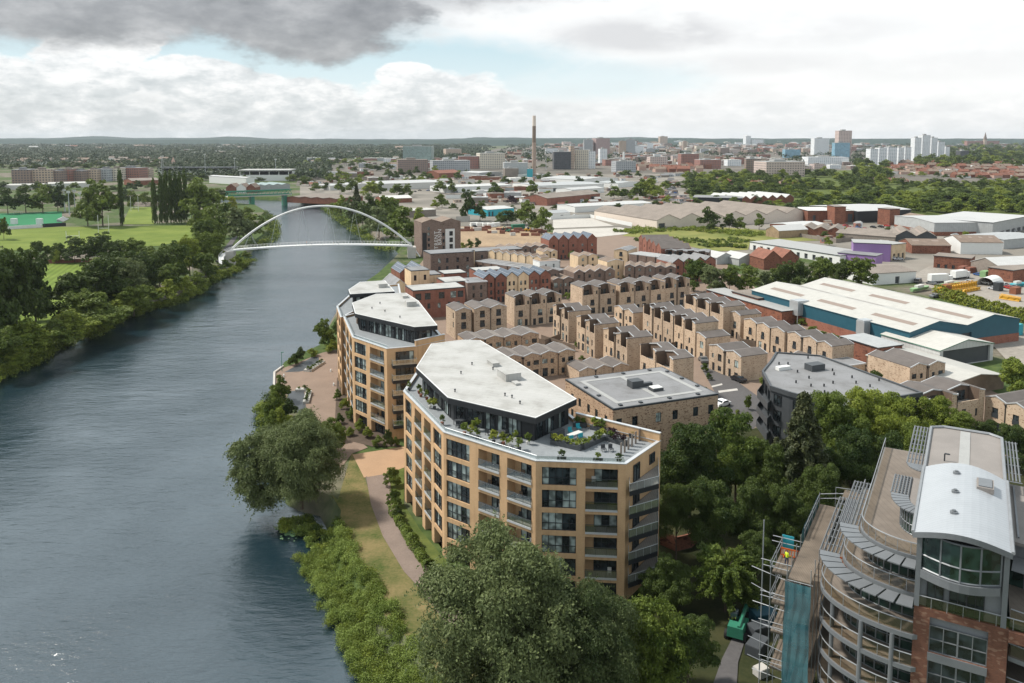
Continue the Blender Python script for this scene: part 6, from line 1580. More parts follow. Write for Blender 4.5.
def crown_conifer(n, leaf, seed, slim=1.0):
    global NPR; NPR = np.random.default_rng(seed)
    P = []; N = []
    tiers = 26
    for k in range(tiers):
        z = 0.04 + 1.94*k/tiers; r = (1-(k/tiers)**1.15)*1.0*slim + .03
        nb = max(5, int(13*r/slim))
        for j in range(nb):
            a = 6.28*j/nb + k*1.7 + NPR.random()*.4; L = r*(.75+.35*NPR.random())
            m = max(6, int(n/(tiers*6.5))); t = (NPR.random(m)**.7)[:,None]
            dirv = np.array([math.cos(a), math.sin(a), 0]); 
            pts = np.array([0,0,z]) + dirv*L*t + np.array([0,0,1])*(.07*t - .16*t*t)*1.0 + NPR.normal(size=(m,3))*np.array([.035,.035,.018])
            P.append(pts); nn = np.tile([0,0,1.0],(m,1)) + dirv*.4 + NPR.normal(size=(m,3))*.5; N.append(nn)
    P = np.concatenate(P); N = np.concatenate(N); N /= np.linalg.norm(N, axis=1, keepdims=True)
    return cards(P, N, leaf*(.6+.8*NPR.random(len(P))), 1.4)
def crown_poplar(n, leaf, seed):
    global NPR; NPR = np.random.default_rng(seed)
    C_ = []; Rr = []
    for k in range(22):
        z = 2*(k+.5)/22; r = .55*math.sin(math.pi*min(1, (z/2)*.8+.2))**.6
        a = NPR.random()*6.28; C_.append((math.cos(a)*r*.5, math.sin(a)*r*.5, z)); Rr.append(.3+.15*NPR.random())
    P, N, S = blobs(np.array(C_), np.array(Rr), n, leaf, zs=1.2); return cards(P, N, S)
def crown_spiky(n, leaf, seed):
    """open crown of long arching twigs"""
    global NPR; NPR = np.random.default_rng(seed); P = []; N = []
    nb = 150; m = n//nb
    for k in range(nb):
        d = sph(1)[0]; d[2] = abs(d[2])*.9+.05; L = .7+.4*NPR.random(); o = np.array([0,0,.35+.8*NPR.random()])
        t = (.15+.85*NPR.random(m))[:,None]; pts = o + d*L*t*np.array([1,1,.9]) + np.array([0,0,-.28])*t**2
        P.append(pts + NPR.normal(size=(m,3))*.03); N.append(np.tile([0,0,1.],(m,1)) + NPR.normal(size=(m,3))*.7)
    P = np.concatenate(P); N = np.concatenate(N); N /= np.linalg.norm(N, axis=1, keepdims=True)
    return cards(P, N, leaf*(.6+.8*NPR.random(len(P))), 1.5)
PROT = {}
def proto(kind, lod, var):
    key = (kind, lod, var)
    if key in PROT: return PROT[key]
    # leaf sizes are in unit crowns (radius 1)
    n, leaf, K = {'hero':(120000,.03,130),'near':(44000,.048,110),'mid':(9500,.09,64),'far':(1500,.19,32)}[lod]
    seed = hash_(kind)+var*13+len(lod)
    if kind == 'round': V, Fc = crown_broad(n, leaf, K, seed)
    elif kind == 'dome': V, Fc = crown_broad(n, leaf, K, seed, 'dome')
    elif kind == 'willow': V, Fc = crown_willow(n, leaf, K, seed)
    elif kind == 'conifer': V, Fc = crown_conifer(int(n*1.8), leaf*1.05, seed)
    elif kind == 'poplar': V, Fc = crown_poplar(n, leaf*1.1, seed)
    elif kind == 'spiky': V, Fc = crown_spiky(n, leaf*1.1, seed)
    PROT[key] = cardmesh('crown', V, Fc, M['leaf_mid']); return PROT[key]
def hash_(s): return sum(ord(c)*(i+3) for i, c in enumerate(s))
TRK = {}
def trunk_mesh(var):
    if var in TRK: return TRK[var]
    b = MB(); r_ = random.Random(var)
    b.tube([(0,0,-.02),(.01,.01,.3),(.03,-.02,.7),(0,0,1.25)], [.075,.055,.045,.02], 7)
    for k in range(6):
        a = k*1.05+r_.random(); z = .45+.1*k; L = .45+.3*r_.random()
        b.tube([(0.02,0,z),(math.cos(a)*L*.45,math.sin(a)*L*.45,z+.22),(math.cos(a)*L,math.sin(a)*L,z+.5)], [.03,.02,.008], 5)
    TRK[var] = b.mesh('trunk', M['bark'], uv=False); return TRK[var]
TB = {}
TR = random.Random(21)
def tree(x, yb, hpx, wpx, kind='round', mat='mid', label=None, belt=None, lod=None, clear=.03, cat='tree', z0=0.0, name=None, trunk=True):
    g = G(x, yb, z0); Z = g.y; h = hpx*Z/805; r = wpx*Z/805/2
    if lod is None: lod = 'near' if Z < 170 else 'mid' if Z < 420 else 'far'
    var = TR.randrange(3 if lod in ('mid','far') else 2)
    nm = name or {'conifer':'conifer_tree','poplar':'poplar_tree','willow':'willow_tree'}.get(kind, 'leafy_tree')
    root = empty(nm, (g.x, g.y, z0), TR.random()*6.28)
    c = link('crown', proto(kind, lod, var), root, (0,0,h*clear), 0, (r, r, h*(1-clear)/2*1.0/1.0))
    c.material_slots[0].link = 'OBJECT'; c.material_slots[0].material = M['leaf_'+mat]
    if Z < 900 and cat == 'tree' and trunk: link('trunk', trunk_mesh(var), root, (0,0,0), 0, (min(h*.25,r*.6), min(h*.25,r*.6), h*.5))
    if label: tag(root, label, cat)
    else: TB.setdefault((belt, mat, kind, cat), []).append((x, root, hpx*wpx))
    return root
# ---- foreground
tree(500,716,212,185,'willow','willow','very large feathery grey green tree in front of the nearest apartment block', lod='hero', clear=.06)
tree(592,722,160,112,'willow','willow','smaller feathery grey green tree right of the very large one', lod='hero', clear=.04)
tree(652,694,112,92,'willow','mid','drooping green tree at the foot of the right block corner', lod='near', clear=.02)
tree(598,690,70,70,'dome','mid','low dark bushy tree between the feathery trees and the block', lod='near', clear=.02)
tree(688,692,88,66,'round','dark','dark tree at the bottom beside the muddy track', lod='near', clear=.03)
tree(725,612,88,76,'spiky','mid','spiky arching tree behind the muddy track', lod='near', clear=.05)
tree(302,508,106,92,'willow','willow','broad riverside willow leaning over the water below the plaza', lod='hero', clear=.05, z0=-.3)
tree(264,510,92,76,'willow','willow','drooping willow clump that overhangs the river beside the big willow', lod='near', clear=.0, z0=-1.8, trunk=False)
tree(330,455,40,40,'dome','mid','rounded shrubby tree between the willow and the plaza', lod='near', clear=.02)
for x,yb,h,w,k,m in ((690,530,116,80,'round','dark'),(735,508,112,80,'round','mid'),(756,590,60,50,'round','dark'),(668,610,66,56,'dome','dark'),(766,522,92,60,'round','dark'),(712,566,92,66,'round','dark'),(676,560,84,52,'round','dark'),(752,560,90,62,'round','dark'),(786,560,80,52,'round','dark')):
    tree(x,yb,h,w,k,m,belt='in the dark belt right of the nearest block',lod='near',clear=.06)
tree(800,526,146,96,'conifer','conifer','tall dark conifer in front of the angular grey roof',lod='near',clear=.02)
tree(775,492,60,40,'conifer','conifer','shorter dark conifer left of the tall one',lod='near',clear=.02)
for x,yb,h,w,k,m in ((834,490,104,70,'round','mid'),(868,482,98,66,'round','light'),(900,474,90,66,'round','light'),(928,466,78,60,'round','light'),(850,520,96,66,'round','dark'),(885,520,98,66,'round','dark'),(915,500,84,60,'round','mid'),(955,454,50,50,'round','mid'),(985,462,46,40,'round','dark'),(1014,478,56,44,'round','dark'),(1040,470,60,50,'round','dark'),(815,545,88,58,'round','dark')):
    tree(x,yb,h,w,k,m,belt='in the belt below the angular grey roof',lod='near',clear=.06)
tree(1016,398,44,44,'round','light','round light green tree at the right edge beside the cream lean-to')
tree(876,388,20,16,'round','dark','small dark tree at the corner of the blank flank wall')
# shrubs by the water and the plaza
SH = lambda x,yb,h,w,m,belt,k='dome': tree(x,yb,h,w,k,m,belt=belt,clear=.0,cat='shrub',name='shrub',lod='mid' if dist(x,yb) < 260 else 'far')
for x,yb,h,w,m in ((281,402,30,24,'mid'),(274,420,34,26,'mid'),(281,436,34,26,'light'),(272,444,36,24,'mid'),(290,418,22,20,'dark'),(300,363,18,16,'dark'),(293,366,12,12,'mid'),(325,350,36,26,'mid'),(340,340,30,20,'dark'),(312,357,10,14,'light'),(333,352,14,18,'light')):
    SH(x,yb,h,w,m,'along the river edge of the plaza')
for x,yb,h,w,m in ((338,400,12,10,'mid'),(345,410,14,12,'light'),(352,420,16,14,'mid'),(360,432,14,14,'light'),(368,438,12,14,'light'),(378,446,12,14,'mid'),(388,448,22,12,'dark'),(340,424,12,12,'mid'),(350,436,10,12,'light'),(342,442,14,12,'light'),(396,446,10,10,'mid')):
    SH(x,yb,h,w,m,'in the planting bed beside the middle apartment block')
for x,yb,h,w,m in ((392,486,22,20,'mid'),(394,506,20,18,'mid'),(398,520,16,14,'dark')):
    SH(x,yb,h,w,m,'at the back left corner of the nearest block')
# estate
for x,yb,h,w,m in ((752,376,17,12,'light'),(765,390,15,14,'light'),(705,372,10,9,'mid'),(709,380,8,8,'mid'),(706,398,12,8,'light'),(713,405,7,8,'mid'),(748,410,16,9,'mid'),(738,418,9,8,'light'),(716,350,6,6,'light'),(500,360,6,6,'mid'),(577,348,7,8,'mid'),(584,346,5,6,'light'),(582,360,5,8,'mid')):
    SH(x,yb,h,w,m,'along the estate street','round')
for x,yb,h,w,m in ((571,300,9,9,'mid'),(566,298,6,8,'light'),(622,282,7,10,'light'),(612,283,5,8,'mid'),(572,262,12,10,'mid'),(596,268,12,12,'mid'),(588,266,8,8,'light'),(638,267,7,8,'mid'),(465,272,7,8,'mid'),(472,273,7,8,'mid'),(478,272,6,8,'light'),(470,249,10,9,'mid'),(478,248,10,9,'dark'),(463,249,7,8,'light'),(440,276,9,9,'mid'),(485,275,5,8,'light'),(834,341,8,14,'mid'),(822,338,8,12,'mid'),(812,334,9,14,'mid'),(802,325,8,14,'light'),(872,346,9,9,'light'),(906,336,6,8,'mid'),(866,350,5,6,'yellow')):
    SH(x,yb,h,w,m,'among the back gardens of the estate','round')
for x,yb,h,w,k,m in ((694,292,36,28,'round','mid'),(711,294,32,32,'round','willow'),(729,294,32,28,'round','mid'),(747,293,28,28,'round','mid'),(764,291,22,20,'round','willow'),(783,291,30,24,'round','dark'),(800,292,34,32,'round','dark'),(820,290,36,30,'round','mid'),(842,288,32,24,'round','dark'),(861,290,36,34,'round','mid'),(776,288,22,18,'round','mid'),(833,284,22,18,'round','light')):
    tree(x,yb,h,w,k,m,belt='of the belt between the estate and the school')
# right bank upstream of the footbridge
for x,yb,h,w,k,m in ((401,244,40,42,'round','mid'),(379,238,34,34,'round','willow'),(363,230,30,28,'round','dark'),(352,222,26,22,'willow','willow'),(341,216,20,16,'round','light'),(388,226,32,28,'round','mid'),(412,242,22,20,'round','light'),(372,218,24,22,'round','dark'),(396,222,26,26,'round','mid'),(333,213,11,12,'round','mid'),(420,226,20,16,'round','light')):
    tree(x,yb,h,w,k,m,belt='along the right bank above the footbridge')
tree(357,216,32,16,'conifer','conifer','dark pointed conifer on the right bank above the footbridge')
for x,yb,h,w,m in ((370,197,17,22,'light'),(379,196,14,16,'mid'),(397,197,13,20,'mid'),(407,197,13,14,'mid'),(340,194,14,14,'mid'),(352,192,14,16,'mid'),(316,192,9,14,'mid'),(326,190,8,12,'dark'),(440,193,12,18,'mid'),(452,193,10,12,'mid'),(442,208,15,16,'mid'),(435,209,10,10,'light'),(495,197,16,17,'mid'),(532,196,17,15,'mid'),(458,180,9,10,'mid'),(465,178,8,8,'dark')):
    tree(x,yb,h,w,'round',m,belt='scattered among the sheds left of and below the chimney')
for x,yb,h,w,m in ((468,221,31,20,'dark'),(480,221,20,16,'mid'),(507,225,16,24,'dark'),(524,225,26,24,'mid'),(542,234,28,24,'mid'),(500,222,10,12,'mid'),(534,230,20,16,'dark')):
    tree(x,yb,h,w,'round',m,belt='around the building site behind the riverside tower')
tree(512,204,9,14,'round','purple','dark purple leaved tree near the turquoise shed')
for x,yb,h,w,m in ((614,199,14,16,'mid'),(625,199,11,14,'dark'),(637,200,18,20,'mid'),(652,200,23,26,'light'),(645,198,20,18,'mid'),(628,208,5,10,'mid'),(640,207,5,12,'mid'),(655,206,6,13,'mid'),(709,231,24,24,'dark'),(729,231,19,18,'dark'),(740,231,15,14,'mid'),(759,230,18,12,'mid'),(734,209,13,14,'mid'),(722,206,8,10,'mid'),(791,219,16,22,'dark'),(798,208,9,12,'mid'),(828,246,10,10,'light')):
    tree(x,yb,h,w,'round',m,belt='around the multi gabled factory and the scrub')
def tbelt(nm, xa, xb, ya, yb, n, hpx, wpx, mats=('mid','mid','light','dark'), kind='round'):
    for i in range(n):
        f = (i+TR.random())/n; y = (ya[0]+(ya[1]-ya[0])*f) + TR.random()*yb
        tree(xa+(xb-xa)*f, y, TR.uniform(*hpx), TR.uniform(*wpx), kind, TR.choice(mats), belt=nm)
tbelt('on the front slope of the green railway bank', 800, 1030, (206,212), 5, 14, (11,16), (14,22))
tbelt('on the upper slope of the green railway bank', 850, 1030, (198,203), 4, 8, (9,12), (14,22))
tbelt('of the green bank right of the main road', 684, 800, (187,194), 5, 20, (8,13), (12,18))
tbelt('behind the showroom on the green bank', 684, 860, (177,188), 5, 24, (7,10), (10,16))
tbelt('below the white tower blocks', 852, 884, (172,182), 6, 9, (9,13), (10,16))
tbelt('between the white towers and the hillside terraces', 912, 1024, (163,163), 6, 20, (7,12), (10,18))
tbelt('on the far right hilltop', 935, 1024, (152,152), 4, 14, (4,7), (8,14))
tbelt('in the streets left of the riverside tower', 296, 440, (172,170), 22, 34, (6,10), (8,15))
tbelt('among the retail sheds', 440, 690, (176,176), 14, 30, (5,9), (7,13))
tbelt('among the industrial streets', 440, 690, (192,196), 18, 22, (5,9), (7,13))
tbelt('in the yards right of the school', 800, 1024, (226,240), 22, 12, (5,8), (7,12))
tbelt('along the foot of the railway bank', 690, 830, (200,206), 8, 16, (7,11), (10,16))
tbelt('behind the apartments of the left plain', 0, 160, (168,166), 3, 22, (5,8), (8,14), ('dark','dark','mid'))
tbelt('in front of the left plain apartments', 0, 160, (190,188), 4, 12, (6,10), (10,16), ('dark','dark','mid'))
tbelt('around the stadium', 160, 330, (176,176), 8, 24, (5,9), (8,14), ('dark','mid'))
tbelt('at the far end of the playing fields', 120, 230, (200,196), 6, 12, (9,14), (12,18), ('dark','mid'))
tbelt('dotted among the hillside terraces', 880, 1024, (170,182), 4, 14, (4,6), (6,10))
# left bank
for x,yb,h,w,m in ((-14,356,118,74,'dark'),(18,342,104,66,'dark'),(-2,330,90,60,'dark'),(36,322,74,42,'dark'),(74,322,56,60,'dark'),(108,314,62,58,'dark'),(92,306,46,44,'mid'),(129,306,48,44,'willow'),(142,298,46,42,'dark'),(160,290,44,40,'dark'),(120,290,34,40,'mid'),(176,282,44,38,'mid'),(190,276,44,34,'light'),(202,270,42,28,'mid'),(150,280,34,36,'mid'),(84,330,44,50,'mid'),(-25,345,118,60,'dark'),(118,304,50,46,'dark'),(166,297,36,38,'mid'),(134,316,34,40,'mid'),(206,280,30,28,'mid'),(216,262,34,24,'mid')):
    tree(x,yb,h,w,'round',m,belt='of the left bank riverside belt',clear=.0)
for x,yb,h,w,m in ((100,331,40,62,'mid'),(72,340,34,56,'light'),(30,354,40,60,'light'),(4,368,46,50,'mid'),(54,348,30,40,'mid'),(122,318,28,36,'light'),(150,308,24,34,'mid'),(168,301,24,28,'light'),(184,295,20,26,'light'),(198,287,17,24,'mid'),(213,277,14,22,'light'),(226,271,12,18,'mid'),(237,266,12,16,'light'),(246,259,9,12,'mid'),(16,366,22,30,'light'),(88,334,20,34,'light'),(138,311,16,24,'light')):
    SH(x,yb,h,w,m,'on the water edge of the left bank')
for x,yb,h,w,m in ((38,263,24,16,'dark'),(48,262,18,12,'mid'),(58,263,22,18,'mid'),(75,263,26,28,'dark'),(98,263,30,36,'dark'),(116,268,30,30,'dark'),(57,264,14,10,'light'),(134,268,32,34,'mid')):
    tree(x,yb,h,w,'round',m,belt='in the row between the two playing fields',clear=.05)
for i,x in enumerate((155,162,167,172,176.5,181,186)):
    tree(x,224-.2*i,44-(i==0)*4,9.5,'poplar','dark',belt='in the row beyond the playing field',clear=.03)
tree(122,226,48,10,'poplar','dark','single dark poplar beside the big round tree behind the posts',clear=.02)
for x,yb,h,w,m in ((103,227,46,44,'mid'),(88,226,40,28,'mid'),(204,225,46,44,'mid'),(192,223,38,26,'mid'),(8,214,28,24,'dark'),(26,213,29,26,'dark'),(43,213,28,26,'mid'),(58,212,29,22,'dark'),(70,209,22,14,'mid'),(134,209,18,16,'mid'),(146,206,15,14,'mid'),(80,218,16,14,'mid'),(4,240,24,14,'mid')):
    tree(x,yb,h,w,'round',m,belt='around the far playing field',clear=.04)
tree(231,214,19,16,'round','yellow','bright yellow green tree by the footbridge approach',clear=.04)
for x,yb,h,w,m in ((213,247,44,30,'mid'),(224,238,38,28,'mid'),(240,243,38,34,'willow'),(252,240,28,26,'mid'),(206,252,36,26,'mid'),(198,236,30,22,'mid'),(247,222,16,18,'mid'),(262,232,16,14,'mid'),(219,262,14,14,'light')):
    tree(x,yb,h,w,'round',m,belt='by the left end of the footbridge',clear=.04)
# hedges: one leafy thing each
def undergrowth(name, pts, h, w, leaf, n, mats, z0, dens=1.0):
    """loose heap of bank plants: many clumps of different size along a line"""
    global NPR; NPR = np.random.default_rng(int(abs(pts[0][0])*7+pts[0][1]))
    W_ = [G(x, y, z0) for x, y in pts]; CC = []; RR = []
    for a, b in zip(W_, W_[1:]):
        d = b-a; L = d.length; nx, ny = -d.y/L, d.x/L
        for k in range(max(3, int(L*dens*w/4))):
            f = NPR.random(); u = (NPR.random()*2-1)*w/2*(.7+.5*NPR.random()); r = h*(.16+.4*NPR.random()**2)
            x_, y_ = a.x+d.x*f+nx*u, a.y+d.y*f+ny*u; CC.append((x_, y_, max(WZ+.15, ground_z(x_, y_))+r*.4+h*.35*NPR.random()**2)); RR.append(r)
    CC = np.array(CC); RR = np.array(RR); grp = NPR.integers(len(mats), size=len(RR))
    for gi, m in enumerate(mats):
        k = grp == gi
        if k.sum() < 2: continue
        P, N, S = blobs(CC[k], RR[k]*1.1, int(n*k.mean()), leaf, up=.5, jit=1.3); P = P + NPR.normal(size=P.shape)*np.array([.2,.2,.13])*h
        V, Fc = cards(P, N, S); o = link(name, cardmesh(name, V, Fc, M['leaf_'+m])); tag(o, kind='stuff')
def hedge(label, pts, h, w, leaf, n, mat, name='hedge', z0=0.0, kind=None, cat='hedge', lump=.25):
    global NPR; NPR = np.random.default_rng(int(pts[0][0]*3+pts[0][1]))
    W_ = [G(x, y, z0) for x, y in pts]; seg = [(W_[i+1]-W_[i]).length for i in range(len(W_)-1)]; tot = sum(seg)
    o = empty(name, (W_[0].x, W_[0].y, z0)) if False else None
    s = NPR.random(n)*tot; P = np.zeros((n,3)); D = np.zeros((n,3)); acc = 0
    for i, L in enumerate(seg):
        k = (s >= acc) & (s < acc+L); f = ((s[k]-acc)/L)[:,None]; a = np.array(W_[i]-W_[0]); b = np.array(W_[i+1]-W_[0]); P[k] = a+(b-a)*f; d = (b-a)/L; D[k] = np.array([-d[1], d[0], 0]); acc += L
    u = NPR.random(n)*2-1; ph = np.sin(s*1.7)*lump+np.sin(s*.61+1)*lump+np.sin(s*4.3)*lump*.4
    top = NPR.random(n) < .6
    zz = np.where(top, h*(1+ph)*(1-.12*NPR.random(n))*(1-.35*np.abs(u)**2), h*(1+ph)*NPR.random(n)*.8); uu = np.where(top, u, np.sign(u)*(.85+.2*NPR.random(n)))
    P = P + D*(uu*w/2*(1+ph*.5))[:,None]; P[:,2] += zz
    N = D*uu[:,None]*.6 + NPR.normal(size=(n,3))*.55 + np.array([0,0,.7]); N /= np.linalg.norm(N, axis=1, keepdims=True)
    V, Fc = cards(P, N, leaf*(.6+.8*NPR.random(n)))
    me = cardmesh(name, V, Fc, M['leaf_'+mat]); o = link(name, me, None, (W_[0].x, W_[0].y, z0))
    tag(o, label, cat, None, kind); return o
hedge('clipped hedge along the foot of the nearest block', [(393,512),(402,528),(414,548),(430,572)], 1.4, 1.3, .28, 6000, 'mid')
hedge('bright yellow green hedge along the scrap yard', [(938,296),(960,303),(990,312),(1030,323)], 3.6, 4.5, .8, 5000, 'yellow', lump=.15)
undergrowth('bank_undergrowth', [(322,545),(330,565),(348,595),(366,626),(385,655),(400,684),(415,712)], 1.3, 7.0, 0.17, 200000, ('bank','light','bank','mid'), -1.5, 9)
undergrowth('bank_undergrowth', [(318,520),(326,532),(323,548)], 1.05, 5, 0.3, 12000, ('bank','light','bank','mid'), -.8, 3.0)
undergrowth('bank_undergrowth', [(286,512),(300,517),(316,519)], 1.26, 5, 0.3, 12000, ('mid','bank','light'), -.8, 3.0)
undergrowth('bank_undergrowth', [(276,470),(272,440),(270,415),(270,395)], 2.31, 4.5, 0.36, 16000, ('mid','dark','light'), -1, 2.5)
undergrowth('bank_undergrowth', [(-30,386),(0,371),(28,357),(56,342),(94,331),(112,318),(150,305),(187,295),(210,278),(232,269),(249,258)], 2.52, 6, 0.6, 40000, ('light','mid','light'), -1.2, 1.5)
undergrowth('bank_undergrowth', [(326,208),(345,221),(357,229),(366,236),(380,245),(392,249)], 3.15, 8, 0.90, 5950, ('mid','dark','light'), -1.2, 1.0)
undergrowth('bank_undergrowth', [(258,246),(271,237),(274,226),(268,214)], 3.15, 8, 0.90, 4250, ('mid','dark','light'), -1.2, 1.0)
undergrowth('scrub', [(622,233),(650,230),(690,229),(730,233),(760,236)], 2.31, 22, 0.83, 11900, ('light','mid','light'), 0, .7)
undergrowth('scrub', [(640,242),(680,240),(700,243),(745,240)], 1.68, 20, 0.75, 6800, ('mid','dark','light'), 0, .7)
undergrowth('scrub', [(700,247),(720,246),(745,248)], 2.10, 10, 0.75, 4250, ('mid','dark','light'), 0, .7)
hedge('long low hedge below the school', [(838,228),(880,238),(905,241)], 1.2, 3, .8, 1500, 'light')
# far woodland: reads as one mass
def wood(name, regions, mat, seed):
    global NPR; NPR = np.random.default_rng(seed); VV = []; FF = []; k0 = 0
    for (xa, xb, ya, yb, n, hh, keep) in regions:
        for i in range(n):
            x = xa+(xb-xa)*NPR.random(); y = ya+(yb-ya)*NPR.random()**1.0
            g = G(x, y); Z = g.y; s = min(4.0, max(1.0, Z/1500)); r = (5+4*NPR.random())*s; h = (8+7*NPR.random())
            m = 26; d = sph(m); d[:,2] = np.abs(d[:,2]); P = np.array([g.x, g.y, h*.35]) + d*np.array([r, r, h*.6])
            N = d + NPR.normal(size=(m,3))*.5; N[:,2] += .3; N /= np.linalg.norm(N, axis=1, keepdims=True)
            V, Fc = cards(P, N, np.full(m, r*.6)*(.6+.6*NPR.random(m))); VV.append(V); FF.append(Fc+k0); k0 += len(V)
    o = link(name, cardmesh(name, np.concatenate(VV), np.concatenate(FF), M['leaf_'+mat])); tag(o, kind='stuff')
wood('far_woodland', [(-60,340,140.2,146,1500,0,0),(-60,330,146,160,2300,0,0),(-60,160,156,168,500,0,0),(160,330,156,180,900,0,0),(330,480,140.2,160,1300,0,0)], 'far', 3)
wood('far_woodland', [(480,1080,140.2,145,700,0,0),(480,860,145,165,420,0,0),(860,1080,142,160,500,0,0)], 'far', 4)
# far hills
def hill(name, Zc, dep, xs, hts, mat):
    b = MB(); n = len(xs)
    rows = ((-1,0),(-.6,.45),(-.2,.9),(0,1),(.5,.7),(1,0)); grid = [[(x, Zc+dep*t, h*f-1) for x, h in zip(xs, hts)] for t, f in rows]
    for j in range(len(rows)-1):
        for i in range(n-1): b.poly([grid[j][i], grid[j][i+1], grid[j+1][i+1], grid[j+1][i]])
    o = b.build(name, mat, uv=False, smooth=True); tag(o, kind='structure')
M['hill'] = plain('wooded_hill', (0.03,0.05,0.042), 0.95, var=0.35, scale=0.01, fine=0.06, spec=0.05)
def hills(Zc, dep, prof, seed):
    xs = []; hts = []; r_ = random.Random(seed)
    for k in range(121):
        px = -100+1230*k/120; xs.append((px-512)/805*Zc)
        y = 140
        for (x0, y0), (x1, y1) in zip(prof, prof[1:]):
            if x0 <= px <= x1: y = y0+(y1-y0)*(px-x0)/(x1-x0)
        hts.append(max(3, 60-(y+r_.uniform(-.35,.35)-137)/805*Zc))
    hill('hills', Zc, dep, xs, hts, M['hill'])
hills(8800, 1500, [(-100,138.5),(60,138),(85,136.3),(110,136.5),(130,138),(215,137.8),(225,136.6),(245,136.6),(262,138.4),(420,139),(465,138.2),(478,137.2),(500,137.4),(560,138),(640,137.2),(700,138.2),(1130,138.6)], 1)
hills(6500, 1100, [(-100,139.5),(40,139),(150,139.6),(300,140),(480,140),(530,139.2),(600,139.4),(660,138.8),(760,139.6),(860,139),(980,139.4),(1130,139)], 2)
# dense tree cover of the railway bank and hill foot: reads as one mass
MERGE = {}
def massed(xa, xb, ya, yb, n, hpx, wpx, mats):
    for i in range(n):
        x = xa+(xb-xa)*(i+TR.random())/n; y = TR.uniform(ya, yb); g = G(x, y); k = g.y/805
        MERGE.setdefault(TR.choice(mats), []).append((proto('round','far',TR.randrange(3)), Matrix.Translation(g) @ Matrix.Rotation(TR.random()*6.28, 4, 'Z') @ Matrix.Diagonal((wpx*k/2*TR.uniform(.7,1.2), wpx*k/2*TR.uniform(.7,1.2), hpx*k/2*TR.uniform(.7,1.15), 1))))
for a_ in ((800,1060,200,214,84,11,18),(850,1060,192,201,64,7,14),(800,1060,186,193,56,5,12),(688,810,183,197,52,9,15),(690,870,174,186,60,8,13),(855,890,166,182,22,9,14),(915,1060,153,164,60,8,13),(930,1060,146,153,40,5,10),(868,1030,184,187,30,7,12),(300,440,164,170,26,6,11),(440,560,160,170,16,5,9)):
    massed(*a_, ('mid','mid','light','dark'))
big = sorted([(sz, x, r, key) for key, l in TB.items() if key[3] == 'tree' for x, r, sz in l], key=lambda t: -t[0])
for sz, x, r, key in big[260:]:
    c = r.children[0] if r.children[0].name.startswith('crown') else r.children[1]
    MERGE.setdefault(key[1], []).append((c.data, r.matrix_basis @ c.matrix_basis))
    TB[key] = [t for t in TB[key] if t[1] is not r]
    for ch in list(r.children): bpy.data.objects.remove(ch)
    bpy.data.objects.remove(r)
for m, lst in MERGE.items():
    VV = []; FF = []; k0 = 0
    for me, mw in lst:
        n = len(me.vertices); co = np.empty(n*3, dtype=np.float32); me.vertices.foreach_get('co', co); co = co.reshape(-1,3)
        A = np.array(mw); co = co @ A[:3,:3].T + A[:3,3]; f = np.arange(n).reshape(-1,4)+k0; k0 += n; VV.append(co); FF.append(f)
    o = link('far_woodland', cardmesh('far_woodland', np.concatenate(VV), np.concatenate(FF), M['leaf_'+m])); tag(o, kind='stuff')
for (belt, mat, kind, cat), lst in TB.items():
    lst.sort(key=lambda t: t[0]); sh = {'dark':'dark green','mid':'mid green','light':'light green','willow':'grey green','yellow':'yellow green','conifer':'dark'}[mat]
    kd = {'willow':'willow like','poplar':'slim poplar'}.get(kind, '')
    nn = 'shrub' if cat == 'shrub' else 'tree'
    for i, (x, o, sz) in enumerate(lst):
        lab = '%s %s%s, %s of its colour from the left %s' % (sh, kd+' ' if kd else '', nn, number_word(i), belt) if len(lst) > 1 else 'the only %s %s%s %s' % (sh, kd+' ' if kd else '', nn, belt)
        tag(o, ' '.join(lab.split()[:16]), nn, '%ss %s' % (nn, belt))
# ------------------------------------------------------------------ ground sheets
def turf(name, lo, hi, stripe=None, scale=.25):
    m, nt, b = newmat(name); p = pos(nt); n = noise(nt, p, scale, 5); n2 = noise(nt, p, 2.5, 2)
    a = node(nt, 'ShaderNodeMath', operation='MULTIPLY_ADD'); lk(nt, n2, a.inputs[0]); a.inputs[1].default_value = .35; lk(nt, n, a.inputs[2])
    col = ramp(nt, a.outputs[0], [(.45, lo), (.85, hi)])
    if stripe:
        w = node(nt, 'ShaderNodeTexWave', Scale=stripe[0], Distortion=.3); mp = node(nt, 'ShaderNodeMapping'); mp.inputs['Rotation'].default_value = (0,0,stripe[1]); lk(nt, p, mp.inputs[0]); lk(nt, mp.outputs[0], w.inputs[0])
        col = mixc(nt, 1.0, col, ramp(nt, w.outputs['Fac'], [(.4,(.9,.9,.9)),(.6,(1.12,1.12,1.12))]), 'MULTIPLY')
    lk(nt, col, b.inputs['Base Color']); b.inputs['Roughness'].default_value = .95; b.inputs['Specular IOR Level'].default_value = .1; return m
M['pitch'] = turf('mown_playing_field', (0.085,0.125,0.022), (0.155,0.19,0.042), (.09, .4), .05)
M['pitch2'] = turf('mown_pitch_striped', (0.085,0.13,0.022), (0.14,0.185,0.038), (.12, -.3), .08)
M['hockey'] = turf('green_artificial_pitch', (0.025,0.14,0.06), (0.035,0.17,0.08), None, .02)
M['lawn'] = turf('worn_bank_grass', (0.05,0.075,0.018), (0.19,0.15,0.07), None, .2)
M['lawn2'] = turf('green_verge', (0.045,0.07,0.018), (0.11,0.13,0.035), None, .3)
M['meadow'] = turf('rough_meadow_grass', (0.105,0.13,0.034), (0.22,0.21,0.07), None, .05)
M['shade_lawn'] = turf('shady_undergrowth_floor', (0.018,0.026,0.01), (0.05,0.05,0.022), None, .2)
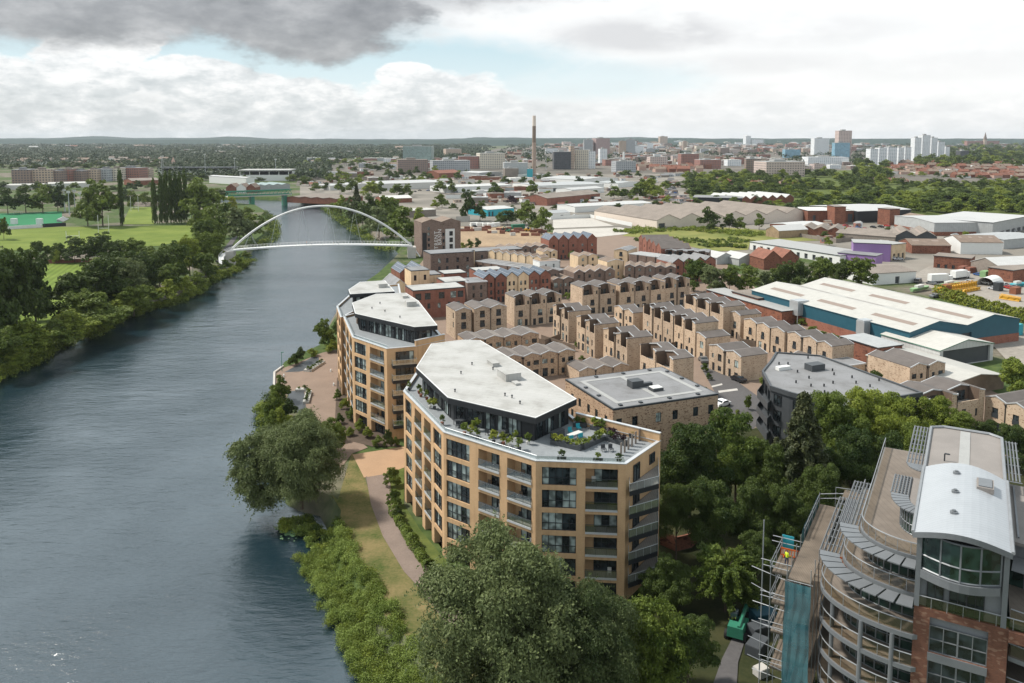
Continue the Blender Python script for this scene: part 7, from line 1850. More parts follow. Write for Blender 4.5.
M['citygr'] = turf('mixed_town_ground', (0.07,0.068,0.058), (0.17,0.15,0.13), None, .012)
M['plot'] = turf('mixed_industrial_ground', (0.11,0.105,0.09), (0.25,0.225,0.195), None, .02)
sheet('town_ground', [(296,186),(300,166),(430,158),(520,146),(1200,146),(1200,186),(850,182),(684,182),(684,176)], M['citygr'])
sheet('industrial_ground', [(300,200),(300,184),(440,174),(684,174),(700,196),(860,214),(1060,222),(1060,262),(900,276),(800,256),(700,252),(640,245),(555,230),(440,232),(425,214),(330,204)], M['plot'])
sheet('grass_bank', [(690,199),(684,174),(860,170),(880,183),(1080,184),(1080,216),(930,216),(800,208)], M['lawn2'])
sheet('estate_paving', [(392,296),(425,258),(470,240),(560,232),(640,236),(712,252),(770,300),(850,330),(900,352),(1060,420),(1060,470),(900,430),(760,425),(712,455),(640,440),(500,420),(430,350)], M['paving'])
sheet('estate_road', [(700,366),(706,362),(724,372),(760,398),(764,420),(740,440),(716,452),(716,430),(722,405)], M['asphalt'])
for q in ([(711.5,386),(722,383.5),(722.5,385),(712,387.5)], [(718,391),(737,388.5),(738,390.5),(719,393)]): sheet('parking_marking', q, M['concrete'])
sheet('garden_lawn', [(985,440),(1040,430),(1060,446),(1000,452)], M['pitch'])
sheet('garden_lawn', [(498,357),(512,355),(514,362),(500,364)], M['lawn2'])
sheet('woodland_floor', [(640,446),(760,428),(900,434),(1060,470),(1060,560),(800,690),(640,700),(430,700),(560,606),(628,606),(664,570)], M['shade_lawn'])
sheet('bank_grass', [(p.x, p.y) for p in gr[2:10]] + [P2(x, y) for x, y in ((338,500),(352,452),(362,470),(372,500),(392,545),(426,600),(470,640),(520,720))] + [(gr[1].x+3, gr[1].y+20)], M['lawn'], world=True)
sheet('verge', [(386,474),(404,466),(404,505),(420,530),(470,590),(440,596),(418,556),(396,512)], M['lawn2'])
sheet('riverside_path', [(366,477),(388,473),(391,500),(405,535),(424,566),(452,600),(480,640),(455,640),(428,598),(404,572),(383,537),(371,505)], M['gravelpath'])
pk = MB(); lft = [(366,477),(371,505),(383,537),(404,572),(428,598)]; rgt = [(388,473),(391,500),(405,535),(424,566),(452,600)]
for i, line in enumerate((lft, rgt)):
    W_ = [G(x, y) for x, y in line]; b = MB()
    for a, c in zip(W_, W_[1:]): u, L = norm2((a.x,a.y),(c.x,c.y)); b.obox((a.x,a.y), u, (-u[1],u[0]), L, .18, 0.002, .13)
    o = b.build('path_kerb', M['gravelpath']); tag(o, kind='structure')
sheet('resin_forecourt', [(352.5,455),(400,447.5),(416,446),(404,468),(388,474),(364,478)], M['resin'])
sheet('plaza_paving', [(275,392),(275.6,374),(284,368),(300,362),(322,353),(336,350),(346,360),(344,376),(352,400),(352,436),(368,448),(352,454),(340,470),(326,448),(318,424),(310,410)], M['paving'])
sheet('slate_paving', [(284.5,372.5),(314,356.5),(319,358),(318,366),(310,370),(299,372)], M['anthracite'])
sheet('slate_paving', [(287,392),(304,390),(306,408),(300,414),(288,410)], M['anthracite'])
sheet('planting_bed', [(337,378),(344,378),(350,402),(356,420),(392,440),(402,447),(372,447),(344,440),(335,420)], M['soil'])
sheet('pale_slab', [(553,219),(592,218.5),(614,226),(553,228.5)], M['slab_pale'])
sheet('pale_slab', [(553,229.8),(620,227.5),(642,232.5),(600,237),(553,238.5)], M['slab_pale'])
sheet('building_site', [(455,227),(500,226),(552,233),(557,246),(462,247)], M['dirt'])
sheet('meadow', [(622,236),(640,229),(700,226),(762,230),(838,240),(750,243),(748,250),(712,252),(664,240)], M['meadow'])
sheet('scrap_yard', [(905,280),(930,266),(1060,255),(1060,315),(1020,314),(945,293)], M['yard'])
sheet('yard', [(992,345),(1019,336),(1060,330),(1060,372),(1008,362)], M['yard'])
sheet('main_road', [(663,203),(666,183),(668,178),(674,178),(677,190),(680,197),(702,207),(694,209),(676,203)], M['asphalt'])
sheet('playing_field', [(8,340),(38,264.5),(116,261),(96,286),(70,312),(30,345)], M['pitch2'])
sheet('playing_field', [(-60,252),(100,249),(160,246),(196,238),(196,225.5),(60,227),(-60,234)], M['pitch'])
sheet('playing_field', [(122,224.5),(154,224.5),(154,207),(130,208)], M['pitch'])
sheet('hockey_pitch', [(-60,228.5),(62,225),(62,211.5),(-60,216)], M['hockey'])
sheet('riverside_track', [(216,262),(222,262),(232,246),(238,236),(234,236),(226,246)], M['asphalt'])
sheet('muddy_track', [(708,700),(722,660),(738,628),(748,632),(738,664),(736,700)], M['asphalt'])
# ------------------------------------------------------------------ air
hz = MB(); hz.box(-15500, 15500, -150, 11500, -5.5, 118)
hm = bpy.data.materials.new('haze'); hm.use_nodes = True; nt = hm.node_tree; nt.nodes.clear()
o_ = node(nt, 'ShaderNodeOutputMaterial'); v_ = node(nt, 'ShaderNodeVolumePrincipled'); v_.inputs['Density'].default_value = 3.4e-5; v_.inputs['Color'].default_value = (0.86,0.93,1.0,1); v_.inputs['Anisotropy'].default_value = 0.2
lk(nt, v_.outputs[0], o_.inputs['Volume'])
ho = hz.build('haze', hm, uv=False); tag(ho, kind='stuff')
# ------------------------------------------------------------------ small things
ZT_ = HP-.42+.004
def leafball(n, leaf, seed, K=9): V, Fc = crown_broad(n, leaf, K, seed); return cardmesh('foliage', V, Fc, M['leaf_mid'])
LB_ = [leafball(420, .3, 70+k) for k in range(3)]
def potted(x, y, z, label, s=.5, hgt=.9, mat='mid', pot='anthracite', world=None):
    p = world or P2(x, y, z); r = empty('potted_plant', (*p, z)); tag(r, label, 'potted plant', 'potted plants on the roof terraces')
    b = MB(); b.tube([(0,0,0),(0,0,.45)], [.2,.28], 8); b.build('pot', M[pot], r)
    f = link('foliage', TR.choice(LB_), r, (0,0,.36), TR.random()*6, (s,s,hgt/2)); f.material_slots[0].link = 'OBJECT'; f.material_slots[0].material = M['leaf_'+mat]
def planter(a, c, z, label, w=.8, h=.6, mats=('mid','light'), dens=1.0, world=False, box='anthracite', grp='planters on the roof terraces'):
    A = a if world else P2(*a, z); B = c if world else P2(*c, z); u, L = norm2(A, B)
    r = empty('planter', (*A, z), math.atan2(u[1], u[0])); tag(r, label, 'planter', grp)
    b = MB(); b.box(0,L,-w/2,w/2,0,h); b.build('trough', M[box], r)
    k = max(1, int(L*dens/.9))
    for i in range(k):
        s = .4+.3*TR.random(); f = link('foliage', TR.choice(LB_), r, (L*(i+.5)/k, TR.uniform(-.1,.1), h-.1), TR.random()*6, (s*1.1,s*1.1,s*(.7+.5*TR.random()))); f.material_slots[0].link = 'OBJECT'; f.material_slots[0].material = M['leaf_'+TR.choice(mats)]
q = lambda x, y: (520+x/6.83, 390+y/6.83)
planter(q(365,245), q(455,255), ZT_, 'dark planter against the penthouse end of the roof terrace')
planter(q(485,265), q(585,285), ZT_, 'dark planter of dense shrubs along the back parapet')
planter(q(600,300), q(640,345), ZT_, 'short dark planter behind the two terrace chairs', mats=('mid','purple'))
planter(q(215,365), q(420,412), ZT_, 'long planter of yellow shrubs, near arm of the angled bed', mats=('yellow','mid','light'))
planter(q(425,405), q(575,335), ZT_, 'long planter of mixed shrubs, far arm of the angled bed', mats=('yellow','mid','dark'))
planter(q(590,340), q(730,380), ZT_, 'planter of tall shrubs beside the terrace screens', mats=('mid','purple','light'), w=.9)
planter(q(745,320), q(845,330), ZT_, 'planter in the back right corner of the terrace', mats=('mid','yellow'))
planter(q(255,475), q(315,480), ZT_, 'small trough hugging the glass rail, left one', w=.5, h=.45, mats=('dark','mid'))
planter(q(500,485), q(565,490), ZT_, 'small trough hugging the glass rail, middle one', w=.5, h=.45, mats=('dark','mid'))
planter(q(660,490), q(690,490), ZT_, 'small trough hugging the glass rail, right one', w=.5, h=.45, mats=('dark','mid'))
z = ZT_
t = empty('table', (*P2(*q(375,330), z), z), YA+.35); tag(t, 'long teal terrace table with pale top beside the angled bed', 'table')
b = MB(); b.box(-1.2,1.2,-.45,.45,.7,.76); b.build('tabletop', M['offwhite'], t)
for x in (-1.1,1.02):
    for y in (-.4,.32): b = MB(); b.box(x,x+.08,y,y+.08,0,.699); b.build('leg', M['teal'], t)
def chair(p, z, rz, label, mat='darkmetal', grp='chairs on the roof terrace'):
    r = empty('chair', (*p, z), rz); tag(r, label, 'chair', grp)
    b = MB(); b.box(-.3,.3,-.3,.3,.38,.46); b.build('seat', M[mat], r); b = MB(); b.box(-.3,.3,.24,.3,.461,.95); b.build('backrest', M[mat], r)
    for x in (-.28,.23):
        for y in (-.28,.23): b = MB(); b.box(x,x+.05,y,y+.05,0,.379); b.build('leg', M[mat], r)
for k, (x, y) in enumerate(((572,420),(622,420))): chair(P2(*q(x,y), z), z, .3, 'grey terrace armchair, %s of the two facing the glass rail' % ('left','right')[k], 'anthracite')
for k, (x, y) in enumerate(((345,300),(400,275),(345,350),(410,335))): chair(P2(*q(x,y), z), z, YA+(0 if k < 2 else math.pi), 'teal chair at the long terrace table, %s place' % ('back left','back right','front left','front right')[k], 'teal')
b = MB(); b.box(-1.1,1.1,-.4,.4,0,.95); b.box(-1.15,1.15,-.45,.45,.952,1.0); o = b.build('outdoor_kitchen', M['anthracite']); o.location = (*P2(*q(255,322), z), z); o.rotation_euler = (0,0,YA+.4); tag(o, 'grey outdoor kitchen cabinet against the penthouse windows', 'cabinet')
for k in range(6):
    p = P2(*q(690+k*25, 445-k*20), z); b = MB(); b.box(-.25,.25,-.03,.03,0,1.7); o = b.build('timber_screen', M['tarpaper']); o.location = (*p, z); o.rotation_euler = (0,0,1.0); tag(o, 'slim timber screen panel, %s from the front of the terrace edge' % number_word(k), 'screen', 'timber screens on the roof terrace')
q2 = lambda x, y: (400+x/6.83, 380+y/6.83)
for k, (x, y, m, s) in enumerate(((62,70,'mid',.4),(130,92,'mid',.5),(143,115,'light',.4),(183,135,'mid',.5),(205,195,'yellow',.55),(235,200,'yellow',.7),(288,308,'mid',.5),(440,375,'mid',.8),(485,385,'yellow',.6),(520,345,'light',.8),(525,402,'mid',.5),(640,432,'yellow',.8),(705,445,'yellow',.7),(750,462,'light',.5),(790,420,'light',.5),(815,480,'mid',.7),(875,440,'mid',.6))):
    potted(*q2(x, y), z, 'terrace pot plant, %s along the rail counting from the river end' % number_word(k), s, 1.0+s*.8, m, TR.choice(['anthracite','redold','offwhite']))
for k, (x, y) in enumerate(((395,325),(425,330),(600,375),(630,395),(700,400),(735,385))): chair(P2(*q2(x,y), z), z, k*1.3, 'dark chair on the narrow front terrace, %s from the river end' % number_word(k))
def tbl(x, y, lab):
    r = empty('table', (*P2(*q2(x,y), z), z), .5); tag(r, lab, 'table'); b = MB(); b.box(-.9,.9,-.45,.45,.68,.74); b.build('tabletop', M['anthracite'], r)
    for xx in (-.85,.77):
        for yy in (-.4,.32): b = MB(); b.box(xx,xx+.08,yy,yy+.08,0,.679); b.build('leg', M['darkmetal'], r)
tbl(410, 305, 'pale cluttered table on the front terrace by the dark window'); tbl(680, 385, 'dark table on the front terrace between pot plants')
b = MB(); b.box(-1.2,1.2,-.4,.4,0,1.2); o = b.build('timber_store', M['timber']); o.location = (*P2(362,323,z), z); o.rotation_euler = (0,0,.5); tag(o, 'brown timber store on the roof terrace of the middle block', 'store')
# ---- plaza
pz = .03
for k, ((a, c), lab) in enumerate(zip((((309,372),(323,363)),((305,371),(311,371.5)),((296,391),(308,391)),((309,393),(306,404))), ('long timber edged raised bed by the upper slate paving','short arm of the timber edged raised bed','timber edged raised bed with dark shrubs','raised bed running down beside the lower slate paving'))):
    planter(a, c, pz, lab, 1.4, .6, ('dark','mid'), .7, box='sheet_cream', grp='raised beds on the plaza')
bol = MB(); bol.tube([(0,0,0),(0,0,.7)], .22, 8); bol.tube([(0,0,.7),(0,0,.8)], [.2,.08], 8); bm_ = bol.mesh('bollard', M['white'])
for k, (x, y) in enumerate(((284,377),(285,383),(285.5,389),(331,372),(334,386),(331,421),(339,440),(322,455))):
    o = link('bollard', bm_, None, (*P2(x, y, pz), pz)); tag(o, 'stubby white bollard, %s counting from the river corner of the plaza' % number_word(k), 'bollard', 'white bollards on the plaza')
def lamp(x, y, h, label, mat='green_paint', z=0.02, grp=None, arm=True):
    p = P2(x, y, z); r = empty('street_lamp', (*p, z)); tag(r, label, 'street lamp', grp)
    b = MB(); b.tube([(0,0,0),(0,0,h)], [.09,.06], 6); b.build('pole', M[mat], r); b = MB(); b.box(-.15,.6 if arm else .15,-.1,.1,h+.001,h+.14); b.build('lamp_head', M[mat], r)
lamp(282, 371.5, 5, 'dark green lamp post at the river corner of the plaza')
for k, (x, y, h) in enumerate(((211.5,242,9),(199,222,8),(206,232,8),(193,276,8))): lamp(x, y, h, 'grey lamp post on the left riverside track, %s counting from the playing fields' % number_word(k), 'galv')
for k, (x, yt, yb) in enumerate(((205.6,155,179),(162,157,176),(163.5,157,176),(235,159,176),(276,160,178),(65,191,212),(75,192,210),(81,194,212),(69.5,193,215),(546,150,170))):
    g = G(x, yb); h = (yb-yt)*g.y/805; r = empty('floodlight', (g.x,g.y,0)); tag(r, 'tall thin floodlight mast, %s in the list from the stadium to the hockey pitch' % number_word(k) if False else ['floodlight mast with bright head in front of the stadium','left of two close masts by the church spire','right of two close masts by the church spire','mast rising behind the white stand','mast at the right end of the white stand','leftmost mast behind the hockey pitch','second mast behind the hockey pitch','rightmost mast behind the hockey pitch','mast at the near corner of the hockey pitch','thin mast by the long retail shed'][k], 'floodlight')
    b = MB(); b.tube([(0,0,0),(0,0,h)], [.5,.3], 6); b.build('mast', M['galv'], r); b = MB(); b.box(-1.4,1.4,-.3,.3,h+.01,h+1.8); b.build('lamp_head', M['offwhite'], r)
# ---- playing fields
def goal(x0, x1, yb, h, label):
    A, B = G(x0, yb), G(x1, yb); u, L = norm2((A.x,A.y),(B.x,B.y)); r = empty('goal', (A.x,A.y,.05), math.atan2(u[1],u[0])); tag(r, label, 'goal')
    b = MB(); b.tube([(0,0,0),(0,0,h),(L,0,h),(L,0,0)], .12, 5); b.tube([(0,0,h),(0,2,h*.9),(0,2.5,0)], .08, 4); b.tube([(L,0,h),(L,2,h*.9),(L,2.5,0)], .08, 4); b.tube([(0,2,h*.9),(L,2,h*.9)], .08, 4); b.build('frame', M['steel_white'], r)
goal(82, 100, 262.5, 2.8, 'white football goal between the two rows of trees')
goal(14, 21, 214.5, 2.4, 'white goal at the back of the green hockey pitch')
def posts(x0, x1, yb, yt, label):
    A, B = G(x0, yb), G(x1, yb); u, L = norm2((A.x,A.y),(B.x,B.y)); h = (yb-yt)*A.y/805; r = empty('rugby_posts', (A.x,A.y,.05), math.atan2(u[1],u[0])); tag(r, label, 'rugby posts')
    for x in (0, L): b = MB(); b.tube([(x,0,0),(x,0,h)], .14, 5); b.build('post', M['steel_white'], r)
    b = MB(); b.tube([(.15,0,3),(L-.15,0,3)], .1, 5); b.build('crossbar', M['steel_white'], r)
posts(98.5, 109, 233, 215, 'white rugby posts in front of the big round tree'); posts(131, 138.5, 211.5, 196, 'far white rugby posts beside the poplars'); posts(66.5, 79.5, 241, 231, 'white rugby posts at the near side of the playing field')
def run(name, label, pts, h, th, mat, cat, z0=0.0):
    W_ = [G(x, y) for x, y in pts]; b = MB()
    for a, c in zip(W_, W_[1:]): u, L = norm2((a.x,a.y),(c.x,c.y)); b.obox((a.x,a.y), u, (-u[1],u[0]), L, th, z0, h)
    o = b.build(name, M[mat]); tag(o, label, cat); return o
run('wall', 'low red brick wall behind the near playing field', [(42,263.5),(62,263),(98,262)], 1.7, .4, 'red', 'wall')
run('pitch_board', 'white boards along the near side of the hockey pitch', [(8,229.5),(42,227.5)], 2.2, .3, 'white', 'pitch boards')
run('pitch_board', 'black boards along the near side of the hockey pitch', [(43,227.4),(66,226)], 2.4, .3, 'charcoal', 'pitch boards')
for k, x in enumerate((10.5, 36)): 
    b = MB(); b.box(0,4,0,2,0,4); o = b.build('dugout', M['white']); g = G(x, 224.5); o.location = (g.x,g.y,.06); tag(o, 'white cube shelter on the hockey pitch, %s one' % ('left','right')[k], 'shelter')
seat = MB()
for k in range(4): seat.box(0,22,k*1.0,k*1.0+.98,0,.5+.5*k)
o = seat.build('spectator_stand', M['sheet_grey']); g = G(63, 222); o.location = (g.x,g.y,0); o.rotation_euler = (0,0,1.9); tag(o, 'small grey stepped stand beside the hockey pitch', 'spectator stand')
# ---- cars
M['tyre'] = plain('tyre_rubber', (.02,.02,.02), .9); PAINT = {'white':(.75,.75,.75),'silver':(.42,.43,.45),'black':(.015,.015,.018),'grey':(.12,.125,.13),'red':(.35,.03,.025),'blue':(.03,.08,.22)}
for k, c in PAINT.items(): M['car_'+k] = plain('car_paint_'+k, c, .25, var=.03, spec=.6)
def car_meshes(van):
    b = MB(); L = 4.9 if van else 4.2; w = .92
    pr = [(-L/2,.35),(-L/2,.85),(-L/2+.15,1.0),(-.9 if not van else -L/2+.2,1.05),(-.5 if not van else -L/2+.35,2.0 if van else 1.45),(.8 if not van else 1.3,2.0 if van else 1.45),(1.35 if not van else 1.9,1.0),(L/2-.1,.9),(L/2,.6),(L/2,.35)]
    n = len(pr); b.poly([(x,-w,z) for x,z in pr]); b.poly([(x,w,z) for x,z in reversed(pr)])
    for i in range(n): (x0,z0),(x1,z1) = pr[i], pr[(i+1)%n]; b.poly([(x0,-w,z0),(x0,w,z0),(x1,w,z1),(x1,-w,z1)])
    body = b.mesh('body', M['car_white']); g = MB()
    zt = 1.85 if van else 1.38; xr = (.2 if van else -.75); xf = 1.6 if van else 1.0
    for s in (-1, 1):
        pts = [(xr,s*(w+.01),1.06),(xf+.15,s*(w+.01),1.06),(xf-.25,s*(w+.01),zt),(xr+.25,s*(w+.01),zt)]; g.poly(pts if s < 0 else pts[::-1])
    x1, z1, x0, z0 = (1.9,1.0,1.3,2.0) if van else (1.35,1.0,.8,1.45)
    off = .015; g.poly([(x1+off,-.8,z1+.08+off),(x1+off,.8,z1+.08+off),(x0+off+.05,.75,z0-.08+off),(x0+off+.05,-.75,z0-.08+off)])
    if not van: g.poly([(-.9-off,.8,1.1+off),(-.9-off,-.8,1.1+off),(-.55-off,-.75,1.4+off),(-.55-off,.75,1.4+off)])
    gl = g.mesh('windows', M['glass']); t = MB(); t.tube([(0,-.1,0),(0,.1,0)], .33, 10); return body, gl, t.mesh('wheel', M['tyre'])
CARM = {False: car_meshes(False), True: car_meshes(True)}
def car(x, y, col, label, rz=None, van=False, z=.06, grp=None, world=None):
    p = world or P2(x, y, z); r = empty('parked_van' if van else 'parked_car', (*p, z), rz if rz is not None else YA+TR.choice([0,1.57,3.14])); tag(r, label, 'van' if van else 'car', grp)
    bm2, gl, wh_ = CARM[van]; o = link('body', bm2, r); o.material_slots[0].link = 'OBJECT'; o.material_slots[0].material = M['car_'+col]; link('window', gl, r)
    for xx in (-1.35, 1.35):
        for yy in (-.86, .86): link('wheel', wh_, r, (xx, yy, .33))
car(703.5,362,'grey','dark grey car parked by the buff pair on the estate street', YA+1.2)
car(722,406,'white','white car parked behind the grey roofed brick block', YA+.2)
car(738.5,381,'black','black car under the small street tree', YA+1.6)
car(890,352,'white','white car parked near the brick boiler house', YA+.3); car(858.5,344,'white','white van half hidden behind the sawtooth row', YA, True)
car(1016,420,'black','black car under the canopy near the right edge lawn', YA)
car(433,308,'white','white car beside the red block with white roof', YA); car(757,331,'black','black car behind the buff houses by the white parasol', YA)
car(907,281,'silver','silver van parked in front of the white walled shed', YA+.4, True); car(918,283,'black','black van right of the silver van', YA+.4, True)
car(935,297.5,'grey','grey car beside the yellow hedge', YA); car(1000,262,'red','red car by the tan shed', YA)
lots = (('in the retail car park', 560, 604, 190.5, 193.5, 12), ('on the main road', 665, 676, 183, 197, 9), ('at the junction of the main road', 680, 700, 200, 206, 7), ('outside the purple building', 845, 905, 259.5, 262, 9), ('in the works yard behind the school', 842, 900, 226, 230, 8), ('in front of the pale blue grey warehouse', 996, 1022, 226, 234, 9), ('beside the building site', 470, 495, 226, 227.5, 7), ('around the scrap yard', 930, 1022, 270, 290, 12), ('by the turquoise shed', 470, 545, 211, 214, 8), ('on the pale slab lane', 560, 640, 216, 218, 6), ('in the left retail lot', 380, 440, 188, 192, 8))
for nm, xa, xb, ya, yb, n in lots:
    for i in range(n): car(xa+(xb-xa)*(i+TR.random()*.7)/n, TR.uniform(ya, yb), TR.choice(['white','white','silver','black','grey','red','blue']), '%s parked vehicle from the left %s' % (number_word(i), nm), grp='vehicles '+nm)
# ---- scrap yard and building site
def box_thing(name, label, x, y, l, w, h, mat, rz, cat, ribs=True, grp=None):
    r = empty(name, (*P2(x, y), .05), rz); tag(r, label, cat, grp); b = MB(); b.box(-l/2,l/2,-w/2,w/2,.1,h)
    if ribs:
        for k in range(int(l/.6)): xx = -l/2+.2+k*.6; b.box(xx,xx+.25,-w/2-.05,-w/2-.002,.2,h-.1)
    b.build('body', M[mat], r); b = MB(); b.box(-l/2+.05,l/2-.05,-w/2+.05,w/2-.05,h+.002,h+.06); b.build('lid', M[mat], r); return r
def lorry(x, y, label, rz, mat='white'):
    r = empty('lorry', (*P2(x, y), .05), rz); tag(r, label, 'lorry'); b = MB(); b.box(-5,3,-1.25,1.25,1.0,3.8); b.build('box_body', M[mat], r)
    b = MB(); b.box(3.2,5,-1.2,1.2,.6,3.0); b.build('cab', M['steel_white'], r); b = MB(); b.poly([(5.01,-1,1.7),(5.01,1,1.7),(5.01,1,2.7),(5.01,-1,2.7)]); b.build('windscreen', M['glass'], r); b = MB(); b.box(-5,4.8,-1,1,.5,.98); b.build('chassis', M['darkmetal'], r)
    for xx in (-4,-2.8,4):
        for yy in (-1.1,1.1): t = MB(); t.tube([(xx,yy-.15,.5),(xx,yy+.15,.5)], .5, 10); t.build('wheel', M['tyre'], r)
lorry(940,283,'white box lorry at the back of the scrap yard', YA-.2); lorry(960,279,'second white lorry behind the first in the scrap yard', YA+.1)
M['crane_yellow'] = plain('yellow_machine_paint', (.55,.3,.02), .5, var=.12); M['rust'] = plain('rusty_metal', (.2,.075,.04), .85, var=.3); M['leafgreen_paint'] = plain('faded_green_paint', (.2,.33,.16), .6, var=.15)
def boom(x0, y0, x1, y1, z, label):
    A, B = G(x0, y0), G(x1, y1); u, L = norm2((A.x,A.y),(B.x,B.y)); r = empty('crane_boom', (A.x,A.y,.05), math.atan2(u[1],u[0])); tag(r, label, 'crane boom'); b = MB()
    for yy in (-.9,.9):
        for zz in (.3,z): b.tube([(0,yy,zz),(L,yy,zz*.8)], .16, 5)
        n = int(L/1.8)
        for k in range(n): b.tube([(L*k/n,yy,.3),(L*(k+.5)/n,yy,z*.9)], .1, 4); b.tube([(L*(k+.5)/n,yy,z*.9),(L*(k+1)/n,yy,.3)], .1, 4)
    b.build('lattice', M['crane_yellow'], r); b = MB(); b.box(0,L,-.75,.75,.4,z*.7); b.build('core', M['crane_yellow'], r)
boom(936,293,975,286,2.6,'long yellow crane boom lying in the scrap yard'); boom(955,294,978,290,1.6,'shorter yellow boom beside the long one'); boom(1000,299,1020,302,1.8,'orange yellow boom near the right edge of the yard')
def boat(x, y, l, label, mat, rz):
    r = empty('boat', (*P2(x, y), .3), rz); tag(r, label, 'boat'); b = MB(); sec = [(-l/2,.9),(-l/4,1.2),(l/4,1.1),(l/2-.6,.6),(l/2,.05)]
    top = [(x_,-w,1.2+.1*i) for i,(x_,w) in enumerate(sec)]; 
    for i in range(len(sec)-1):
        (xa,wa),(xb,wb) = sec[i],sec[i+1]
        for s in (-1,1): qd = [(xa,s*wa*.4,0),(xb,s*wb*.4,.1),(xb,s*wb,1.3),(xa,s*wa,1.2)]; b.poly(qd if s < 0 else qd[::-1])
        b.poly([(xa,-wa,1.2),(xb,-wb,1.3),(xb,wb,1.3),(xa,wa,1.2)]); b.poly([(xa,wa*.4,0),(xb,wb*.4,.1),(xb,-wb*.4,.1),(xa,-wa*.4,0)])
    b.poly([(-l/2,-.36,0),(-l/2,-.9,1.2),(-l/2,.9,1.2),(-l/2,.36,0)]); b.build('hull', M[mat], r); b = MB(); b.box(-l/4,l/8,-.7,.7,1.25,2.2); b.build('cabin', M['offwhite'], r)
boat(920,291,12,'pale green barge nearer the warehouse roof', 'leafgreen_paint', YA+.2); boat(950,287,12,'pale green barge behind the yellow boom', 'leafgreen_paint', YA+.1); boat(1018,287,8,'blue sheeted boat by the right edge', 'teal', YA)
g = G(990, 285); r = empty('polytunnel', (g.x,g.y,0), YA+.3); tag(r, 'white barrel shaped cover in the scrap yard with dark open end', 'cover'); b = MB(); n = 10
for k in range(n): a0, a1 = math.pi*k/n, math.pi*(k+1)/n; b.poly([(-5,-3.5*math.cos(a0),3.6*math.sin(a0)),(-5,-3.5*math.cos(a1),3.6*math.sin(a1)),(5,-3.5*math.cos(a1),3.6*math.sin(a1)),(5,-3.5*math.cos(a0),3.6*math.sin(a0))][::-1])
b.build('sheet', M['white'], r); b = MB(); b.poly([(4.8,-3.5*math.cos(math.pi*k/n),3.6*math.sin(math.pi*k/n)) for k in range(n+1)]); b.build('end_panel', M['rust'], r)
for k,(x,y,l,m,lab) in enumerate(((963,272,6,'red','dark red container left of the tan shed'),(972,273,6,'red','second dark red container left of the tan shed'),(985,277,5,'leafgreen_paint','lime green container in the yard'),(1008,281,6,'rust','rusty container right of the barrel cover'),(1015,294,4,'rust','rusty skip near the right edge'),(998,291,3,'darkmetal','black heap box in the yard'),(1010,333,3,'teal','left blue green tank behind the warehouse'),(1016,335,3,'teal','right blue green tank behind the warehouse'),(946,291,4,'rust','rusty skip by the boom'),(1003,275,6,'tarpaper','grey container behind the barrel cover'))): box_thing('container', lab, x, y, l, 2.4, 2.6 if l > 3 else 3.4, m, YA+TR.uniform(-.2,.3), 'container')
rr2 = random.Random(4)
for k in range(26): box_thing('site_barrier', 'red plastic site barrier, %s from the left on the building site' % number_word(k), 461+k*3.4+rr2.uniform(-1,1), rr2.choice([229.5,231,233.5]) + (2 if k > 14 else 0)+rr2.uniform(-.6,.6), rr2.uniform(3,6), 1.2, rr2.uniform(1.2,2.2), 'red' if k % 5 else 'offwhite', rr2.uniform(-.2,.4), 'site barrier', False, 'red barriers on the building site')
for k,(x,y) in enumerate(((474,226.5),(480,226.8),(486,227),(491,227.2),(496,226.6))): box_thing('site_cabin', 'white site cabin, %s from the left behind the red barriers' % number_word(k), x, y, 5, 2.5, 2.6, 'white', YA, 'cabin', False, 'white cabins of the building site')
box_thing('container', 'green and white container on the building site', 518, 229, 9, 2.6, 3, 'green_paint', YA, 'container')
def digger(x, y, rz, label, mat, tele=False):
    r = empty('telehandler' if tele else 'excavator', (*P2(x, y), .04), rz); tag(r, label, 'telehandler' if tele else 'excavator'); b = MB(); b.box(-2,1.6,-.95,.95,.6,1.3); b.box(-2,-.6,-.9,.9,1.302,1.9); b.build('body', M[mat], r)
    b = MB(); b.box(-.4,.9,.1,.9,1.31,2.7); b.build('cab', M['glass'], r); b = MB()
    b.tube([(-1.8,-.4,1.9),(2.6,-.4,2.3),(3.8,-.4,1.0)] if tele else [(.8,-.4,1.4),(3.0,-.4,3.6),(4.6,-.4,1.6)], .24, 6); b.build('boom', M[mat], r)
    b = MB(); b.box(3.6,4.2,-1,.3,.2,.9) if tele else b.box(4.3,5.0,-.8,0,.9,1.58); b.build('bucket', M['darkmetal'], r)
    for xx in (-1.4,1.2):
        for yy in (-1.1,1.1): t = MB(); t.tube([(xx,yy-.2,.55),(xx,yy+.2,.55)], .55, 12); t.build('wheel', M['tyre'], r)
digger(738,634,1.1,'green telehandler parked on the muddy track','leafgreen_paint2' if 'leafgreen_paint2' in M else 'green_bright' if 'green_bright' in M else 'green_paint', True)
digger(528,231.5,.2,'yellow excavator on the building site','crane_yellow'); digger(508,232,2.5,'dark green excavator on the building site','green_paint'); digger(958,300,.5,'yellow excavator at the edge of the scrap yard','crane_yellow')
box_thing('pallet_stack','stack of sheeted building materials beside the telehandler',758,637,2.4,1.6,1.5,'anthracite',.4,'pallet stack',False); box_thing('pallet_stack','blue sheeted stack left of the netted scaffold',763,622,3,2,1.4,'petrol',.2,'pallet stack',False); box_thing('pallet_stack','pale bagged stack at the bottom of the muddy track',761,676,1.4,1.2,1.0,'concrete',.5,'pallet stack',False); box_thing('skip','dark grey skip behind the telehandler',757,652,3,1.8,1.3,'anthracite',.9,'skip',False)
